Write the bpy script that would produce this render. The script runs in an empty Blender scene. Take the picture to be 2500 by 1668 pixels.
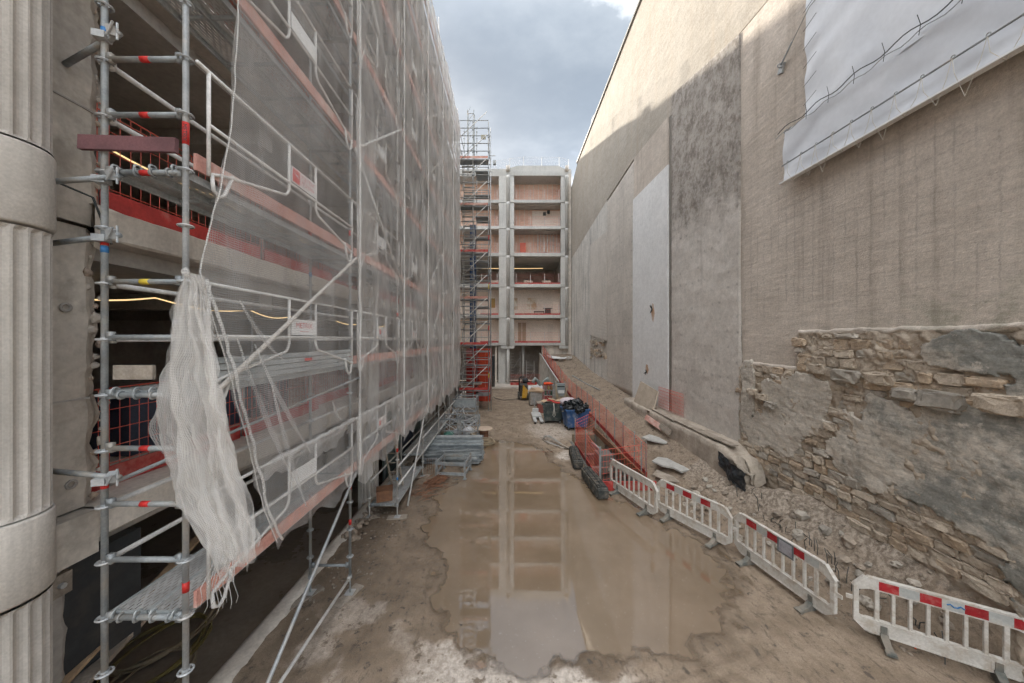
import bpy, math, random
from mathutils import Vector, Matrix, noise

sc = bpy.context.scene
COL = sc.collection
rnd = random.Random(11)
rad = math.radians

# ------------------------------------------------------------------ camera
cam_d = bpy.data.cameras.new('camera')
cam = bpy.data.objects.new('camera', cam_d)
COL.objects.link(cam)
cam.location = (0.0, 0.0, 4.7)
cam.rotation_euler = (rad(90), 0, 0)
cam_d.sensor_width = 36.0
cam_d.lens = 11.52
cam_d.shift_x = 0.004
cam_d.shift_y = -0.002
cam_d.clip_start = 0.05
cam_d.clip_end = 2000
sc.camera = cam

# ------------------------------------------------------------------ sun and sky
SUN_EL, SUN_AZ = rad(19.5), rad(-20.0)          # azimuth from +Y towards +X
sun_d = bpy.data.lights.new('sun', 'SUN')
sun_d.energy = 2.0
sun_d.angle = rad(0.7)
sun_d.color = (1.0, 0.93, 0.82)
sun = bpy.data.objects.new('sun', sun_d)
COL.objects.link(sun)
sun_dir = Vector((math.sin(SUN_AZ) * math.cos(SUN_EL), math.cos(SUN_AZ) * math.cos(SUN_EL), math.sin(SUN_EL)))
sun.rotation_euler = sun_dir.to_track_quat('Z', 'Y').to_euler()
sun.location = (-20, 40, 40)

world = bpy.data.worlds.new('World')
sc.world = world
world.use_nodes = True
wt = world.node_tree
wt.nodes.clear()

class NT:
    """small helper to wire nodes"""
    def __init__(s, tree): s.t = tree
    def new(s, kind, **kw):
        n = s.t.nodes.new(kind)
        for k, v in kw.items(): setattr(n, k, v)
        return n
    def put(s, sock, val):
        if isinstance(val, bpy.types.NodeSocket): s.t.links.new(val, sock)
        elif val is not None:
            if isinstance(val, (tuple, list)) and sock.type == 'RGBA' and len(val) == 3: val = (*val, 1)
            sock.default_value = val
    def math(s, op, a, b=0.0, c=None, clamp=False):
        n = s.new('ShaderNodeMath', operation=op, use_clamp=clamp)
        s.put(n.inputs[0], a); s.put(n.inputs[1], b)
        if c is not None: s.put(n.inputs[2], c)
        return n.outputs[0]
    def mix(s, fac, a, b, blend='MIX'):
        n = s.new('ShaderNodeMix', data_type='RGBA', blend_type=blend)
        s.put(n.inputs[0], fac); s.put(n.inputs[6], a); s.put(n.inputs[7], b)
        return n.outputs[2]
    def ramp(s, fac, stops):
        n = s.new('ShaderNodeValToRGB')
        cr = n.color_ramp
        while len(cr.elements) < len(stops): cr.elements.new(0.5)
        for e, (p, c) in zip(cr.elements, stops):
            e.position = p
            e.color = (c, c, c, 1) if isinstance(c, (int, float)) else (*c, 1)
        s.put(n.inputs[0], fac)
        return n.outputs[0]
    def noise(s, vec, scale=5.0, detail=4.0, rough=0.55, out=0):
        n = s.new('ShaderNodeTexNoise')
        if vec is not None: s.put(n.inputs['Vector'], vec)
        n.inputs['Scale'].default_value = scale
        n.inputs['Detail'].default_value = detail
        n.inputs['Roughness'].default_value = rough
        return n.outputs[out]
    def scale(s, vec, sc3, loc=(0, 0, 0), rot=(0, 0, 0)):
        n = s.new('ShaderNodeMapping')
        s.put(n.inputs[0], vec)
        n.inputs['Scale'].default_value = sc3
        n.inputs['Location'].default_value = loc
        n.inputs['Rotation'].default_value = rot
        return n.outputs[0]
    def pos(s): return s.new('ShaderNodeNewGeometry').outputs['Position']
    def sep(s, vec):
        n = s.new('ShaderNodeSeparateXYZ'); s.put(n.inputs[0], vec); return n.outputs
    def bump(s, h, strength=0.3, dist=0.02, normal=None):
        n = s.new('ShaderNodeBump')
        n.inputs['Strength'].default_value = strength
        n.inputs['Distance'].default_value = dist
        s.put(n.inputs['Height'], h)
        if normal is not None: s.put(n.inputs['Normal'], normal)
        return n.outputs[0]
    def step(s, x, a, b):
        n = s.new('ShaderNodeMapRange', interpolation_type='SMOOTHSTEP')
        s.put(n.inputs[0], x); s.put(n.inputs[1], a); s.put(n.inputs[2], b)
        return n.outputs[0]

w = NT(wt)
sky = w.new('ShaderNodeTexSky', sky_type='NISHITA', sun_disc=False)
sky.sun_elevation = SUN_EL
sky.sun_rotation = SUN_AZ
sky.altitude = 50
sky.dust_density = 2.0
gen = w.new('ShaderNodeTexCoord').outputs['Generated']
sx, sy, sz = w.sep(gen)
zc = w.math('MAXIMUM', sz, 0.0)
dome = w.math('ADD', zc, 0.22)
flat = w.new('ShaderNodeCombineXYZ')
w.put(flat.inputs[0], w.math('DIVIDE', sx, dome)); w.put(flat.inputs[1], w.math('DIVIDE', sy, dome))
OFF = (8.8, 3.5)  # shifts noise so a dark bank is framed; brighter unseen clouds lift the shade
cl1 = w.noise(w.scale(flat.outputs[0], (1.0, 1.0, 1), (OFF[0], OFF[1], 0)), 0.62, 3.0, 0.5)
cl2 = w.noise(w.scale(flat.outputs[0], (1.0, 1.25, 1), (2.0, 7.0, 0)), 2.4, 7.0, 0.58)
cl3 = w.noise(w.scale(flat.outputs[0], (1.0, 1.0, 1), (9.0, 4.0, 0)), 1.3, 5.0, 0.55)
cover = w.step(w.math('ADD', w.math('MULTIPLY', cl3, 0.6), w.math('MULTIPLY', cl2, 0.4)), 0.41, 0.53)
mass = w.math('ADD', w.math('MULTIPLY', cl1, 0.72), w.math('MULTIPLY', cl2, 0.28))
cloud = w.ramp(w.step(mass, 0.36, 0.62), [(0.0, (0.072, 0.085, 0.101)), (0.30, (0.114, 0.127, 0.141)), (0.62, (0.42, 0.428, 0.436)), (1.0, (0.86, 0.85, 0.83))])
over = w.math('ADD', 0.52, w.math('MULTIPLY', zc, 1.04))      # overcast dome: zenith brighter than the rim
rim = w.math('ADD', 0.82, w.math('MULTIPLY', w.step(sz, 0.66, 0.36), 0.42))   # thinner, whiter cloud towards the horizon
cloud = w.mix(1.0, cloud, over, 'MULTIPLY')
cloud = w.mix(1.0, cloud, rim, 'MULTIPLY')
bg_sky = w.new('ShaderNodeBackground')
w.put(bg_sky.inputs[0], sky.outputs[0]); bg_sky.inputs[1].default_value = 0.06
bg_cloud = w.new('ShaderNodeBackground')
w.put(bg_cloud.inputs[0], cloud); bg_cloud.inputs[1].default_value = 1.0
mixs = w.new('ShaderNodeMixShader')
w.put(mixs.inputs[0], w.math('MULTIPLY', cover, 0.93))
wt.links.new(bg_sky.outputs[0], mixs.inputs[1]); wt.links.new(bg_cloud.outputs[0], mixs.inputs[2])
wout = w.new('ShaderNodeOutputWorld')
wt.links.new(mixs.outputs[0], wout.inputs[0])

# ------------------------------------------------------------------ exposure and sampling
sc.view_settings.view_transform = 'Standard'
sc.view_settings.look = 'None'
sc.view_settings.exposure = 2.45
sc.view_settings.gamma = 1.0
sc.view_settings.use_curve_mapping = False
sc.render.engine = 'CYCLES'
cy = sc.cycles
cy.use_denoising = True
try: cy.denoiser = 'OPENIMAGEDENOISE'
except Exception: pass
cy.max_bounces = 8
cy.diffuse_bounces = 6
cy.glossy_bounces = 3
cy.transmission_bounces = 3
cy.transparent_max_bounces = 20
cy.use_adaptive_sampling = True
cy.adaptive_threshold = 0.025
cy.adaptive_min_samples = 16
cy.sample_clamp_indirect = 6.0
cy.caustics_reflective = False
cy.caustics_refractive = False

# ------------------------------------------------------------------ mesh helpers
WL = {}                                     # world place of every parent

def ico(sub):
    t = (1 + 5 ** 0.5) / 2
    v = [Vector(p).normalized() for p in ((-1, t, 0), (1, t, 0), (-1, -t, 0), (1, -t, 0), (0, -1, t), (0, 1, t), (0, -1, -t), (0, 1, -t), (t, 0, -1), (t, 0, 1), (-t, 0, -1), (-t, 0, 1))]
    f = [(0, 11, 5), (0, 5, 1), (0, 1, 7), (0, 7, 10), (0, 10, 11), (1, 5, 9), (5, 11, 4), (11, 10, 2), (10, 7, 6), (7, 1, 8), (3, 9, 4), (3, 4, 2), (3, 2, 6), (3, 6, 8), (3, 8, 9), (4, 9, 5), (2, 4, 11), (6, 2, 10), (8, 6, 7), (9, 8, 1)]
    for _ in range(sub):
        mid, nf = {}, []
        def m(a, b):
            k = (min(a, b), max(a, b))
            if k not in mid:
                v.append(((v[a] + v[b]) / 2).normalized()); mid[k] = len(v) - 1
            return mid[k]
        for a, b, c in f:
            x, y, z = m(a, b), m(b, c), m(c, a)
            nf += [(a, x, z), (b, y, x), (c, z, y), (x, y, z)]
        f = nf
    return v, f
ICO = [ico(0), ico(1), ico(2)]

def nz(p, s=1.0): return noise.noise(Vector(p) * s)
def fb(p, s=1.0, o=4): return noise.fractal(Vector(p) * s, 0.9, 2.0, o)
def lerp(a, b, t): return a + (b - a) * t
def sstep(a, b, x):
    t = max(0.0, min(1.0, (x - a) / (b - a))); return t * t * (3 - 2 * t)
def table(x, xs, ys):
    if x <= xs[0]: return ys[0]
    for i in range(1, len(xs)):
        if x <= xs[i]: return lerp(ys[i - 1], ys[i], (x - xs[i - 1]) / (xs[i] - xs[i - 1]))
    return ys[-1]

class MB:
    def __init__(s): s.v, s.f = [], []
    def add(s, vs, fs):
        b = len(s.v); s.v += [Vector(p) for p in vs]; s.f += [tuple(i + b for i in q) for q in fs]; return s
    def box(s, x0, x1, y0, y1, z0, z1):
        return s.add([(x0, y0, z0), (x1, y0, z0), (x1, y1, z0), (x0, y1, z0), (x0, y0, z1), (x1, y0, z1), (x1, y1, z1), (x0, y1, z1)],
                     [(0, 3, 2, 1), (4, 5, 6, 7), (0, 1, 5, 4), (1, 2, 6, 5), (2, 3, 7, 6), (3, 0, 4, 7)])
    def cbox(s, c, d, rz=0.0, rx=0.0, ry=0.0):
        m = Matrix.Rotation(rz, 3, 'Z') @ Matrix.Rotation(ry, 3, 'Y') @ Matrix.Rotation(rx, 3, 'X')
        b = len(s.v); s.box(-d[0] / 2, d[0] / 2, -d[1] / 2, d[1] / 2, -d[2] / 2, d[2] / 2)
        c = Vector(c)
        for i in range(b, len(s.v)): s.v[i] = m @ s.v[i] + c
        return s
    def bar(s, a, b, w, h, up=(0, 0, 1)):
        a, b = Vector(a), Vector(b); d = (b - a).normalized(); up = Vector(up)
        if abs(d.dot(up)) > 0.99: up = Vector((1, 0, 0))
        x = d.cross(up).normalized() * (w / 2); y = x.cross(d).normalized() * (h / 2)
        return s.add([a - x - y, a + x - y, a + x + y, a - x + y, b - x - y, b + x - y, b + x + y, b - x + y],
                     [(0, 3, 2, 1), (4, 5, 6, 7), (0, 1, 5, 4), (1, 2, 6, 5), (2, 3, 7, 6), (3, 0, 4, 7)])
    def tube(s, a, b, r, n=8, r2=None): return s.path([a, b], r, n, r2)
    def path(s, pts, r, n=6, r2=None, closed=False):
        pts = [Vector(p) for p in pts]; k = len(pts); b0 = len(s.v)
        up = None
        for i, p in enumerate(pts):
            if closed: d = (pts[(i + 1) % k] - pts[i - 1]).normalized()
            else: d = (pts[min(i + 1, k - 1)] - pts[max(i - 1, 0)]).normalized()
            if up is None:
                up = Vector((0, 0, 1)) if abs(d.z) < 0.9 else Vector((1, 0, 0))
            x = d.cross(up)
            if x.length < 1e-4: x = d.orthogonal()
            x.normalize(); y = x.cross(d).normalized(); up = y
            rr = r if r2 is None else lerp(r, r2, i / max(1, k - 1))
            for j in range(n):
                a = 2 * math.pi * j / n
                s.v.append(p + x * (rr * math.cos(a)) + y * (rr * math.sin(a)))
        m = k if closed else k - 1
        for i in range(m):
            for j in range(n):
                p, q = b0 + i * n, b0 + ((i + 1) % k) * n
                s.f.append((p + j, p + (j + 1) % n, q + (j + 1) % n, q + j))
        if not closed:
            s.f.append(tuple(b0 + j for j in reversed(range(n)))); s.f.append(tuple(b0 + (k - 1) * n + j for j in range(n)))
        return s
    def prism(s, poly, fn, d0, d1):
        """poly of 2D points, fn(u, v, d) -> 3D"""
        n = len(poly)
        vs = [fn(u, v, d0) for u, v in poly] + [fn(u, v, d1) for u, v in poly]
        fs = [tuple(reversed(range(n))), tuple(range(n, 2 * n))] + [(i, (i + 1) % n, n + (i + 1) % n, n + i) for i in range(n)]
        return s.add(vs, fs)
    def lathe(s, prof, c, n=16):
        vs = [(c[0] + r * math.cos(2 * math.pi * j / n), c[1] + r * math.sin(2 * math.pi * j / n), c[2] + z) for r, z in prof for j in range(n)]
        fs = [(i * n + j, i * n + (j + 1) % n, (i + 1) * n + (j + 1) % n, (i + 1) * n + j) for i in range(len(prof) - 1) for j in range(n)]
        fs += [tuple(reversed(range(n))), tuple((len(prof) - 1) * n + j for j in range(n))]
        return s.add(vs, fs)
    def ring(s, c, axis, R, r, n=20, m=6):
        axis = Vector(axis).normalized(); x = axis.orthogonal().normalized(); y = axis.cross(x)
        c = Vector(c)
        return s.path([c + x * (R * math.cos(2 * math.pi * i / n)) + y * (R * math.sin(2 * math.pi * i / n)) for i in range(n)], r, m, closed=True)
    def lump(s, c, rxyz, seed=0.0, sub=1, amp=0.25, fr=1.6, rz=0.0):
        v, f = ICO[sub]; m = Matrix.Rotation(rz, 3, 'Z'); c = Vector(c)
        out = []
        for p in v:
            k = 1 + amp * nz(p * fr + Vector((seed * 7.3, seed * 3.1, seed))) * 1.6
            out.append(c + m @ Vector((p.x * rxyz[0] * k, p.y * rxyz[1] * k, p.z * rxyz[2] * k)))
        return s.add(out, f)
    def grid(s, fn, nu, nv, skip=None):
        b = len(s.v)
        for j in range(nv + 1):
            for i in range(nu + 1): s.v.append(Vector(fn(i / nu, j / nv)))
        for j in range(nv):
            for i in range(nu):
                if skip and skip(i, j): continue
                a = b + j * (nu + 1) + i
                s.f.append((a, a + 1, a + nu + 2, a + nu + 1))
        return s
    def mesh(s, name, mat, smooth=False, off=None):
        me = bpy.data.meshes.new(name)
        vs = s.v if off is None else [p - off for p in s.v]
        me.from_pydata([tuple(p) for p in vs], [], s.f)
        if mat is not None: me.materials.append(mat)
        if smooth: me.polygons.foreach_set('use_smooth', [True] * len(me.polygons))
        me.update()
        return me
    def build(s, name, mat, parent=None, smooth=False, local=False):
        """links one mesh object; coordinates are world coordinates unless local"""
        if parent is None:
            xs = [p.x for p in s.v]; ys = [p.y for p in s.v]; zs = [p.z for p in s.v]
            off = Vector(((min(xs) + max(xs)) / 2, (min(ys) + max(ys)) / 2, min(zs)))
            return link(name, s.mesh(name, mat, smooth, off), None, off)
        off = None if local else WL[parent.name]
        o = link(name, s.mesh(name, mat, smooth, off), parent, (0, 0, 0), local=True)
        if not local: WL[o.name] = WL[parent.name].copy()
        return o

def link(name, me, parent=None, loc=(0, 0, 0), rot=None, scale=None, local=False):
    o = bpy.data.objects.new(name, me); COL.objects.link(o)
    loc = Vector(loc)
    if parent is not None:
        o.parent = parent
        pw = WL.get(parent.name, Vector((0, 0, 0)))
        o.location = loc if local else loc - pw
        WL[o.name] = (loc + pw) if local else loc
    else:
        o.location = loc; WL[o.name] = loc.copy()
    if rot is not None: o.rotation_euler = rot
    if scale is not None: o.scale = scale
    return o

def tag(o, label=None, cat=None, group=None, kind=None):
    if label: o['label'] = label
    if cat: o['category'] = cat
    if group: o['group'] = group
    if kind: o['kind'] = kind
    return o

def thing(name, loc, label, cat, group=None, rotz=0.0):
    o = link(name, None, None, loc)
    o.empty_display_size = 0.1
    o.rotation_euler = (0, 0, rotz)
    return tag(o, label, cat, group)

def struct(o): o['kind'] = 'structure'; return o

def copy_tree(o, parent=None):
    c = o.copy(); COL.objects.link(c)
    if parent is not None: c.parent = parent
    for ch in list(KIDS.get(o.name, [])): copy_tree(ch, c)
    return c
KIDS = {}
def note(root):
    """remember the children of a finished thing so that it can be copied"""
    for o in list(COL.objects):
        if o.parent is not None: KIDS.setdefault(o.parent.name, [])
    for o in list(COL.objects):
        if o.parent is not None and o not in KIDS[o.parent.name]: KIDS[o.parent.name].append(o)

def text_mesh(txt, size, mat, align='CENTER', depth=0.0):
    cu = bpy.data.curves.new('text', 'FONT')
    cu.body = txt; cu.size = size; cu.align_x = align; cu.align_y = 'CENTER'; cu.extrude = depth
    o = bpy.data.objects.new('text', cu); COL.objects.link(o)
    dg = bpy.context.evaluated_depsgraph_get()
    me = bpy.data.meshes.new_from_object(o.evaluated_get(dg))
    bpy.data.objects.remove(o); bpy.data.curves.remove(cu)
    me.materials.clear(); me.materials.append(mat)
    return me

ORD = ['nearest', 'second', 'third', 'fourth', 'fifth', 'sixth', 'seventh', 'eighth', 'ninth', 'tenth', 'eleventh', 'twelfth', 'thirteenth']

# ------------------------------------------------------------------ materials
def new_mat(name):
    m = bpy.data.materials.new(name); m.use_nodes = True
    t = m.node_tree; t.nodes.clear()
    n = NT(t)
    b = n.new('ShaderNodeBsdfPrincipled'); o = n.new('ShaderNodeOutputMaterial')
    t.links.new(b.outputs[0], o.inputs[0])
    return m, n, b, o

def mat(name, col, col2=None, rough=0.8, sc=2.5, fine=35.0, var=0.18, bump=0.25, bd=0.01, metal=0.0, streak=0.0, spec=0.35, rvar=0.1, rand=0.12, dirt=None, dirt_sc=1.2, dirt_amt=0.5):
    """painted, cast or rusty surface: broad blotches, fine grain, vertical streaks, dirt patches, a slight difference from piece to piece"""
    m, n, b, o = new_mat(name)
    p = n.pos()
    if col2 is None: col2 = tuple(c * (1 - var) for c in col)
    f1 = n.noise(p, sc, 6.0, 0.6)
    f2 = n.noise(p, fine, 4.0, 0.6)
    c = n.mix(n.step(f1, 0.32, 0.68), col2, col)
    g = n.ramp(f2, [(0.25, 1 - var), (0.75, 1 + var * 0.6)])
    c = n.mix(1.0, c, g, 'MULTIPLY')
    if streak:
        s = n.noise(n.scale(p, (3.0, 3.0, 0.22)), 2.2, 5.0, 0.6)
        c = n.mix(n.math('MULTIPLY', n.step(s, 0.48, 0.75), streak), c, tuple(x * 0.42 for x in col))
    if dirt is not None:
        s = n.noise(p, dirt_sc, 7.0, 0.65)
        c = n.mix(n.math('MULTIPLY', n.step(s, 0.48, 0.66), dirt_amt), c, dirt)
    if rand:
        oi = n.new('ShaderNodeObjectInfo').outputs['Random']
        c = n.mix(1.0, c, n.ramp(oi, [(0.0, 1 - rand), (1.0, 1 + rand)]), 'MULTIPLY')
    n.put(b.inputs['Base Color'], c)
    n.put(b.inputs['Roughness'], n.ramp(f1, [(0.3, max(0.02, rough - rvar)), (0.7, min(1, rough + rvar))]))
    b.inputs['Metallic'].default_value = metal
    b.inputs['Specular IOR Level'].default_value = spec
    if bump:
        n.put(b.inputs['Normal'], n.bump(n.math('ADD', n.math('MULTIPLY', f1, 0.6), n.math('MULTIPLY', f2, 0.4)), bump, bd))
    return m

def emis(name, col, k):
    m, n, b, o = new_mat(name)
    b.inputs['Base Color'].default_value = (*col, 1)
    b.inputs['Emission Color'].default_value = (*col, 1)
    b.inputs['Emission Strength'].default_value = k
    return m

def perf(name, base, ax_u, ax_v, pu, pv, hu, hv):
    """galvanised plank with punched slots (real openings in the sheet)"""
    m, n, b, o = new_mat(name)
    tc = n.new('ShaderNodeTexCoord').outputs['Object']
    xyz = n.sep(tc)
    u = n.math('DIVIDE', xyz[ax_u], pu); v = n.math('DIVIDE', xyz[ax_v], pv)
    row = n.math('FLOOR', v)
    u = n.math('ADD', u, n.math('MULTIPLY', n.math('MODULO', n.math('ABSOLUTE', row), 2.0), 0.5))
    fu = n.math('ABSOLUTE', n.math('SUBTRACT', n.math('FRACT', u), 0.5))
    fv = n.math('ABSOLUTE', n.math('SUBTRACT', n.math('FRACT', v), 0.5))
    hole = n.math('MULTIPLY', n.math('LESS_THAN', fu, hu), n.math('LESS_THAN', fv, hv))
    p = n.pos()
    f1 = n.noise(p, 4.0, 6.0, 0.6); f2 = n.noise(p, 45.0, 3.0)
    c = n.mix(n.step(f1, 0.35, 0.65), tuple(x * 0.72 for x in base), base)
    c = n.mix(1.0, c, n.ramp(f2, [(0.3, 0.88), (0.7, 1.08)]), 'MULTIPLY')
    n.put(b.inputs['Base Color'], c)
    b.inputs['Roughness'].default_value = 0.55; b.inputs['Metallic'].default_value = 0.25
    tr = n.new('ShaderNodeBsdfTransparent'); mx = n.new('ShaderNodeMixShader')
    n.put(mx.inputs[0], hole)
    m.node_tree.links.new(b.outputs[0], mx.inputs[1]); m.node_tree.links.new(tr.outputs[0], mx.inputs[2])
    m.node_tree.links.new(mx.outputs[0], o.inputs[0])
    return m

def netting(name, dens, cell=0.016, col=(0.90, 0.89, 0.87), uv=False, amt=0.5):
    """knitted debris net: thin threads with open cells, partly see-through, thread thickness uneven"""
    m, n, b, o = new_mat(name)
    tc = n.new('ShaderNodeTexCoord').outputs['UV'] if uv else n.pos()
    xyz = n.sep(tc)
    a, c = (xyz[0], xyz[1]) if uv else (xyz[1], xyz[2])
    wob = n.math('MULTIPLY', n.math('SUBTRACT', n.noise(tc, 6.0, 2.0), 0.5), cell * 2.0)
    fa = n.math('ABSOLUTE', n.math('SUBTRACT', n.math('FRACT', n.math('DIVIDE', n.math('ADD', a, wob), cell)), 0.5))
    fc = n.math('ABSOLUTE', n.math('SUBTRACT', n.math('FRACT', n.math('DIVIDE', n.math('ADD', c, wob), cell * 1.4)), 0.5))
    line = n.math('MAXIMUM', n.step(fa, 0.24, 0.46), n.step(fc, 0.28, 0.46))
    big = n.noise(n.scale(tc, (1, 1, 0.35) if not uv else (4.2, 0.55, 1)), 2.3, 4.0, 0.55)
    d = n.math('MULTIPLY', n.math('ADD', n.math('MULTIPLY', line, amt), 1 - amt * 0.55), n.ramp(big, [(0.3, dens * (0.42 if uv else 0.66)), (0.7, min(1.0, dens * (1.75 if uv else 1.36)))]), clamp=True)
    df = n.new('ShaderNodeBsdfDiffuse'); tl = n.new('ShaderNodeBsdfTranslucent'); mx = n.new('ShaderNodeMixShader'); tr = n.new('ShaderNodeBsdfTransparent'); mo = n.new('ShaderNodeMixShader')
    for q in (df, tl): q.inputs[0].default_value = (*col, 1)
    mx.inputs[0].default_value = 0.45
    L = m.node_tree.links.new
    L(df.outputs[0], mx.inputs[1]); L(tl.outputs[0], mx.inputs[2])
    n.put(mo.inputs[0], d); L(tr.outputs[0], mo.inputs[1]); L(mx.outputs[0], mo.inputs[2]); L(mo.outputs[0], o.inputs[0])
    return m

GALV = mat('galvanised_steel', (0.529, 0.546, 0.552), (0.38, 0.397, 0.408), rough=0.5, sc=7, fine=60, metal=0.35, bump=0.08, dirt=(0.575, 0.517, 0.448), dirt_sc=3.0, dirt_amt=0.55)
GALV_D = mat('weathered_steel', (0.375, 0.394, 0.4), (0.25, 0.269, 0.275), rough=0.55, sc=6, fine=60, metal=0.3, bump=0.1, dirt=(0.4, 0.338, 0.263), dirt_sc=2.5, dirt_amt=0.6)
DUSTY = mat('dusty_tube', (0.713, 0.69, 0.655), (0.517, 0.506, 0.483), rough=0.75, sc=6, fine=40, metal=0.1, bump=0.2)
SPLAT = mat('plaster_splashed_tube', (0.62, 0.57, 0.51), (0.42, 0.40, 0.37), rough=0.9, sc=14, fine=50, bump=0.7, bd=0.02)
CONC = mat('concrete', (0.66, 0.6, 0.53), (0.5, 0.45, 0.395), rough=0.9, sc=1.1, fine=22, bump=0.25, streak=0.35, dirt=(0.312, 0.281, 0.244), dirt_sc=1.7, dirt_amt=0.4)
CONC_L = mat('pale_concrete', (0.57, 0.56, 0.53), (0.46, 0.45, 0.425), rough=0.9, sc=0.8, fine=10, bump=0.15, streak=0.35, dirt=(0.432, 0.42, 0.396), dirt_sc=0.8, dirt_amt=0.35)
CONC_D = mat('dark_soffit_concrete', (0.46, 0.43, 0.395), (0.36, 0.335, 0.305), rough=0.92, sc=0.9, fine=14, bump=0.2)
STONE_COL = mat('column_stone', (0.585, 0.54, 0.485), (0.48, 0.44, 0.39), rough=0.9, sc=2.0, fine=50, bump=0.25, streak=0.4, dirt=(0.36, 0.33, 0.29), dirt_sc=1.4, dirt_amt=0.4)
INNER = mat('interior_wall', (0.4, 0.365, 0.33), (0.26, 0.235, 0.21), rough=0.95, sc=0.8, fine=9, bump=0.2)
BROKEN = mat('broken_brick', (0.52, 0.41, 0.32), (0.30, 0.24, 0.20), rough=0.95, sc=9, fine=40, bump=0.5)
PINK = mat('pink_toe_board', (0.624, 0.324, 0.264), (0.48, 0.24, 0.198), rough=0.85, sc=5, fine=40, bump=0.15, dirt=(0.72, 0.6, 0.528), dirt_sc=1.8, dirt_amt=0.6)
REDW = mat('red_board', (0.50, 0.055, 0.045), (0.36, 0.04, 0.035), rough=0.7, sc=4, fine=30, bump=0.1, dirt=(0.46, 0.24, 0.20), dirt_sc=2.0, dirt_amt=0.55)
REDM = mat('red_wire', (0.72, 0.13, 0.085), (0.6, 0.1, 0.07), rough=0.6, bump=0, dirt=(0.52, 0.28, 0.22), dirt_sc=3, dirt_amt=0.4)
REDT = mat('red_tape', (0.62, 0.035, 0.03), rough=0.45, bump=0, var=0.1)
BLUET = mat('blue_tape', (0.05, 0.20, 0.45), rough=0.45, bump=0, var=0.1)
YELT = mat('yellow_tape', (0.70, 0.52, 0.06), rough=0.5, bump=0, var=0.1)
PURP = mat('purple_stained_wood', (0.21, 0.10, 0.105), (0.14, 0.07, 0.075), rough=0.85, sc=4, fine=50, bump=0.4)
WOOD = mat('site_timber', (0.44, 0.31, 0.19), (0.34, 0.235, 0.15), rough=0.85, sc=5, fine=40, bump=0.3)
WOOD_G = mat('grey_timber', (0.40, 0.345, 0.285), (0.27, 0.23, 0.19), rough=0.9, sc=5, fine=40, bump=0.35, dirt=(0.2, 0.16, 0.12), dirt_sc=4)
WHITE_P = mat('white_sign', (0.76, 0.765, 0.76), rough=0.5, var=0.06, bump=0, dirt=(0.6, 0.57, 0.52), dirt_sc=5, dirt_amt=0.3)
BLACK = mat('black_membrane', (0.018, 0.022, 0.026), (0.035, 0.04, 0.045), rough=0.5, sc=3, fine=18, bump=0.4, dirt=(0.10, 0.09, 0.08), dirt_sc=3, dirt_amt=0.35)
RUBBER = mat('black_rubber', (0.035, 0.04, 0.04), (0.09, 0.085, 0.075), rough=0.8, sc=9, fine=30, bump=0.4, dirt=(0.24, 0.20, 0.16), dirt_sc=5, dirt_amt=0.6)
CABLE = mat('black_cable', (0.05, 0.055, 0.055), rough=0.6, bump=0)
ROPE = mat('pale_rope', (0.66, 0.62, 0.55), rough=0.9, bump=0)
HOSE = mat('dirty_hose', (0.42, 0.33, 0.22), (0.28, 0.23, 0.16), rough=0.7, bump=0)
RUST = mat('rusty_rebar', (0.26, 0.115, 0.06), (0.14, 0.075, 0.05), rough=0.9, sc=12, fine=50, bump=0.2)
DECK_TOP = perf('perforated_plank', (0.60, 0.60, 0.59), 1, 0, 0.09, 0.034, 0.33, 0.17)
DECK_X = perf('perforated_spare_plank', (0.52, 0.54, 0.54), 0, 1, 0.075, 0.032, 0.27, 0.22)
DECK_SIDE = mat('plank_edge_steel', (0.504, 0.528, 0.528), (0.36, 0.39, 0.396), rough=0.5, sc=5, fine=40, metal=0.3, bump=0.08)
GLOW = emis('warm_light', (1.0, 0.68, 0.32), 0.24)

# ================================================================== GROUND
POOL = [(-1.02, 14.7), (0.15, 15.2), (0.92, 14.4), (1.4, 12.9), (1.9, 11.5), (2.62, 10.3), (3.55, 8.7), (4.1, 7.4), (4.05, 6.3), (3.3, 5.55), (2.3, 5.2), (1.3, 5.02), (0.3, 4.92), (-0.3, 5.15), (-0.85, 5.75), (-1.35, 6.8), (-1.85, 8.2), (-1.75, 10.2), (-1.3, 11.4), (-1.12, 13.0)]
def sdf(x, y, poly):
    d, ins = 1e9, False
    n = len(poly); j = n - 1
    for i in range(n):
        ax, ay = poly[i]; bx, by = poly[j]
        ex, ey = bx - ax, by - ay; wx, wy = x - ax, y - ay
        t = max(0.0, min(1.0, (wx * ex + wy * ey) / (ex * ex + ey * ey)))
        dx, dy = wx - ex * t, wy - ey * t
        d = min(d, dx * dx + dy * dy)
        if (ay > y) != (by > y) and x < (bx - ax) * (y - ay) / (by - ay) + ax: ins = not ins
        j = i
    d = math.sqrt(d)
    return -d if ins else d
TY = [2, 4.2, 4.7, 5.25, 7.3, 8.5, 11.5, 15.7, 22, 27, 30, 34, 40]
TX0 = [7.2, 7.0, 6.4, 5.8, 5.4, 5.0, 4.6, 4.4, 4.1, 3.9, 3.75, 3.6, 3.5]
TX1 = [7.4, 7.2, 7.0, 6.95, 6.85, 6.25, 6.2, 6.25, 6.6, 6.9, 6.9, 6.9, 6.9]
TZ0 = [0, 0, 0, 0, 0, 0, 0, 0.5, 0.85, 1.65, 2.2, 2.95, 3.2]
TZ1 = [0.9, 0.9, 1.0, 1.12, 1.1, 0.8, 0.95, 1.2, 1.75, 2.1, 2.5, 3.0, 3.2]
TRENCH = (2.95, 4.42, 10.35, 15.0)
def ramp_x0(y): return table(y, TY, TX0)
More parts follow.
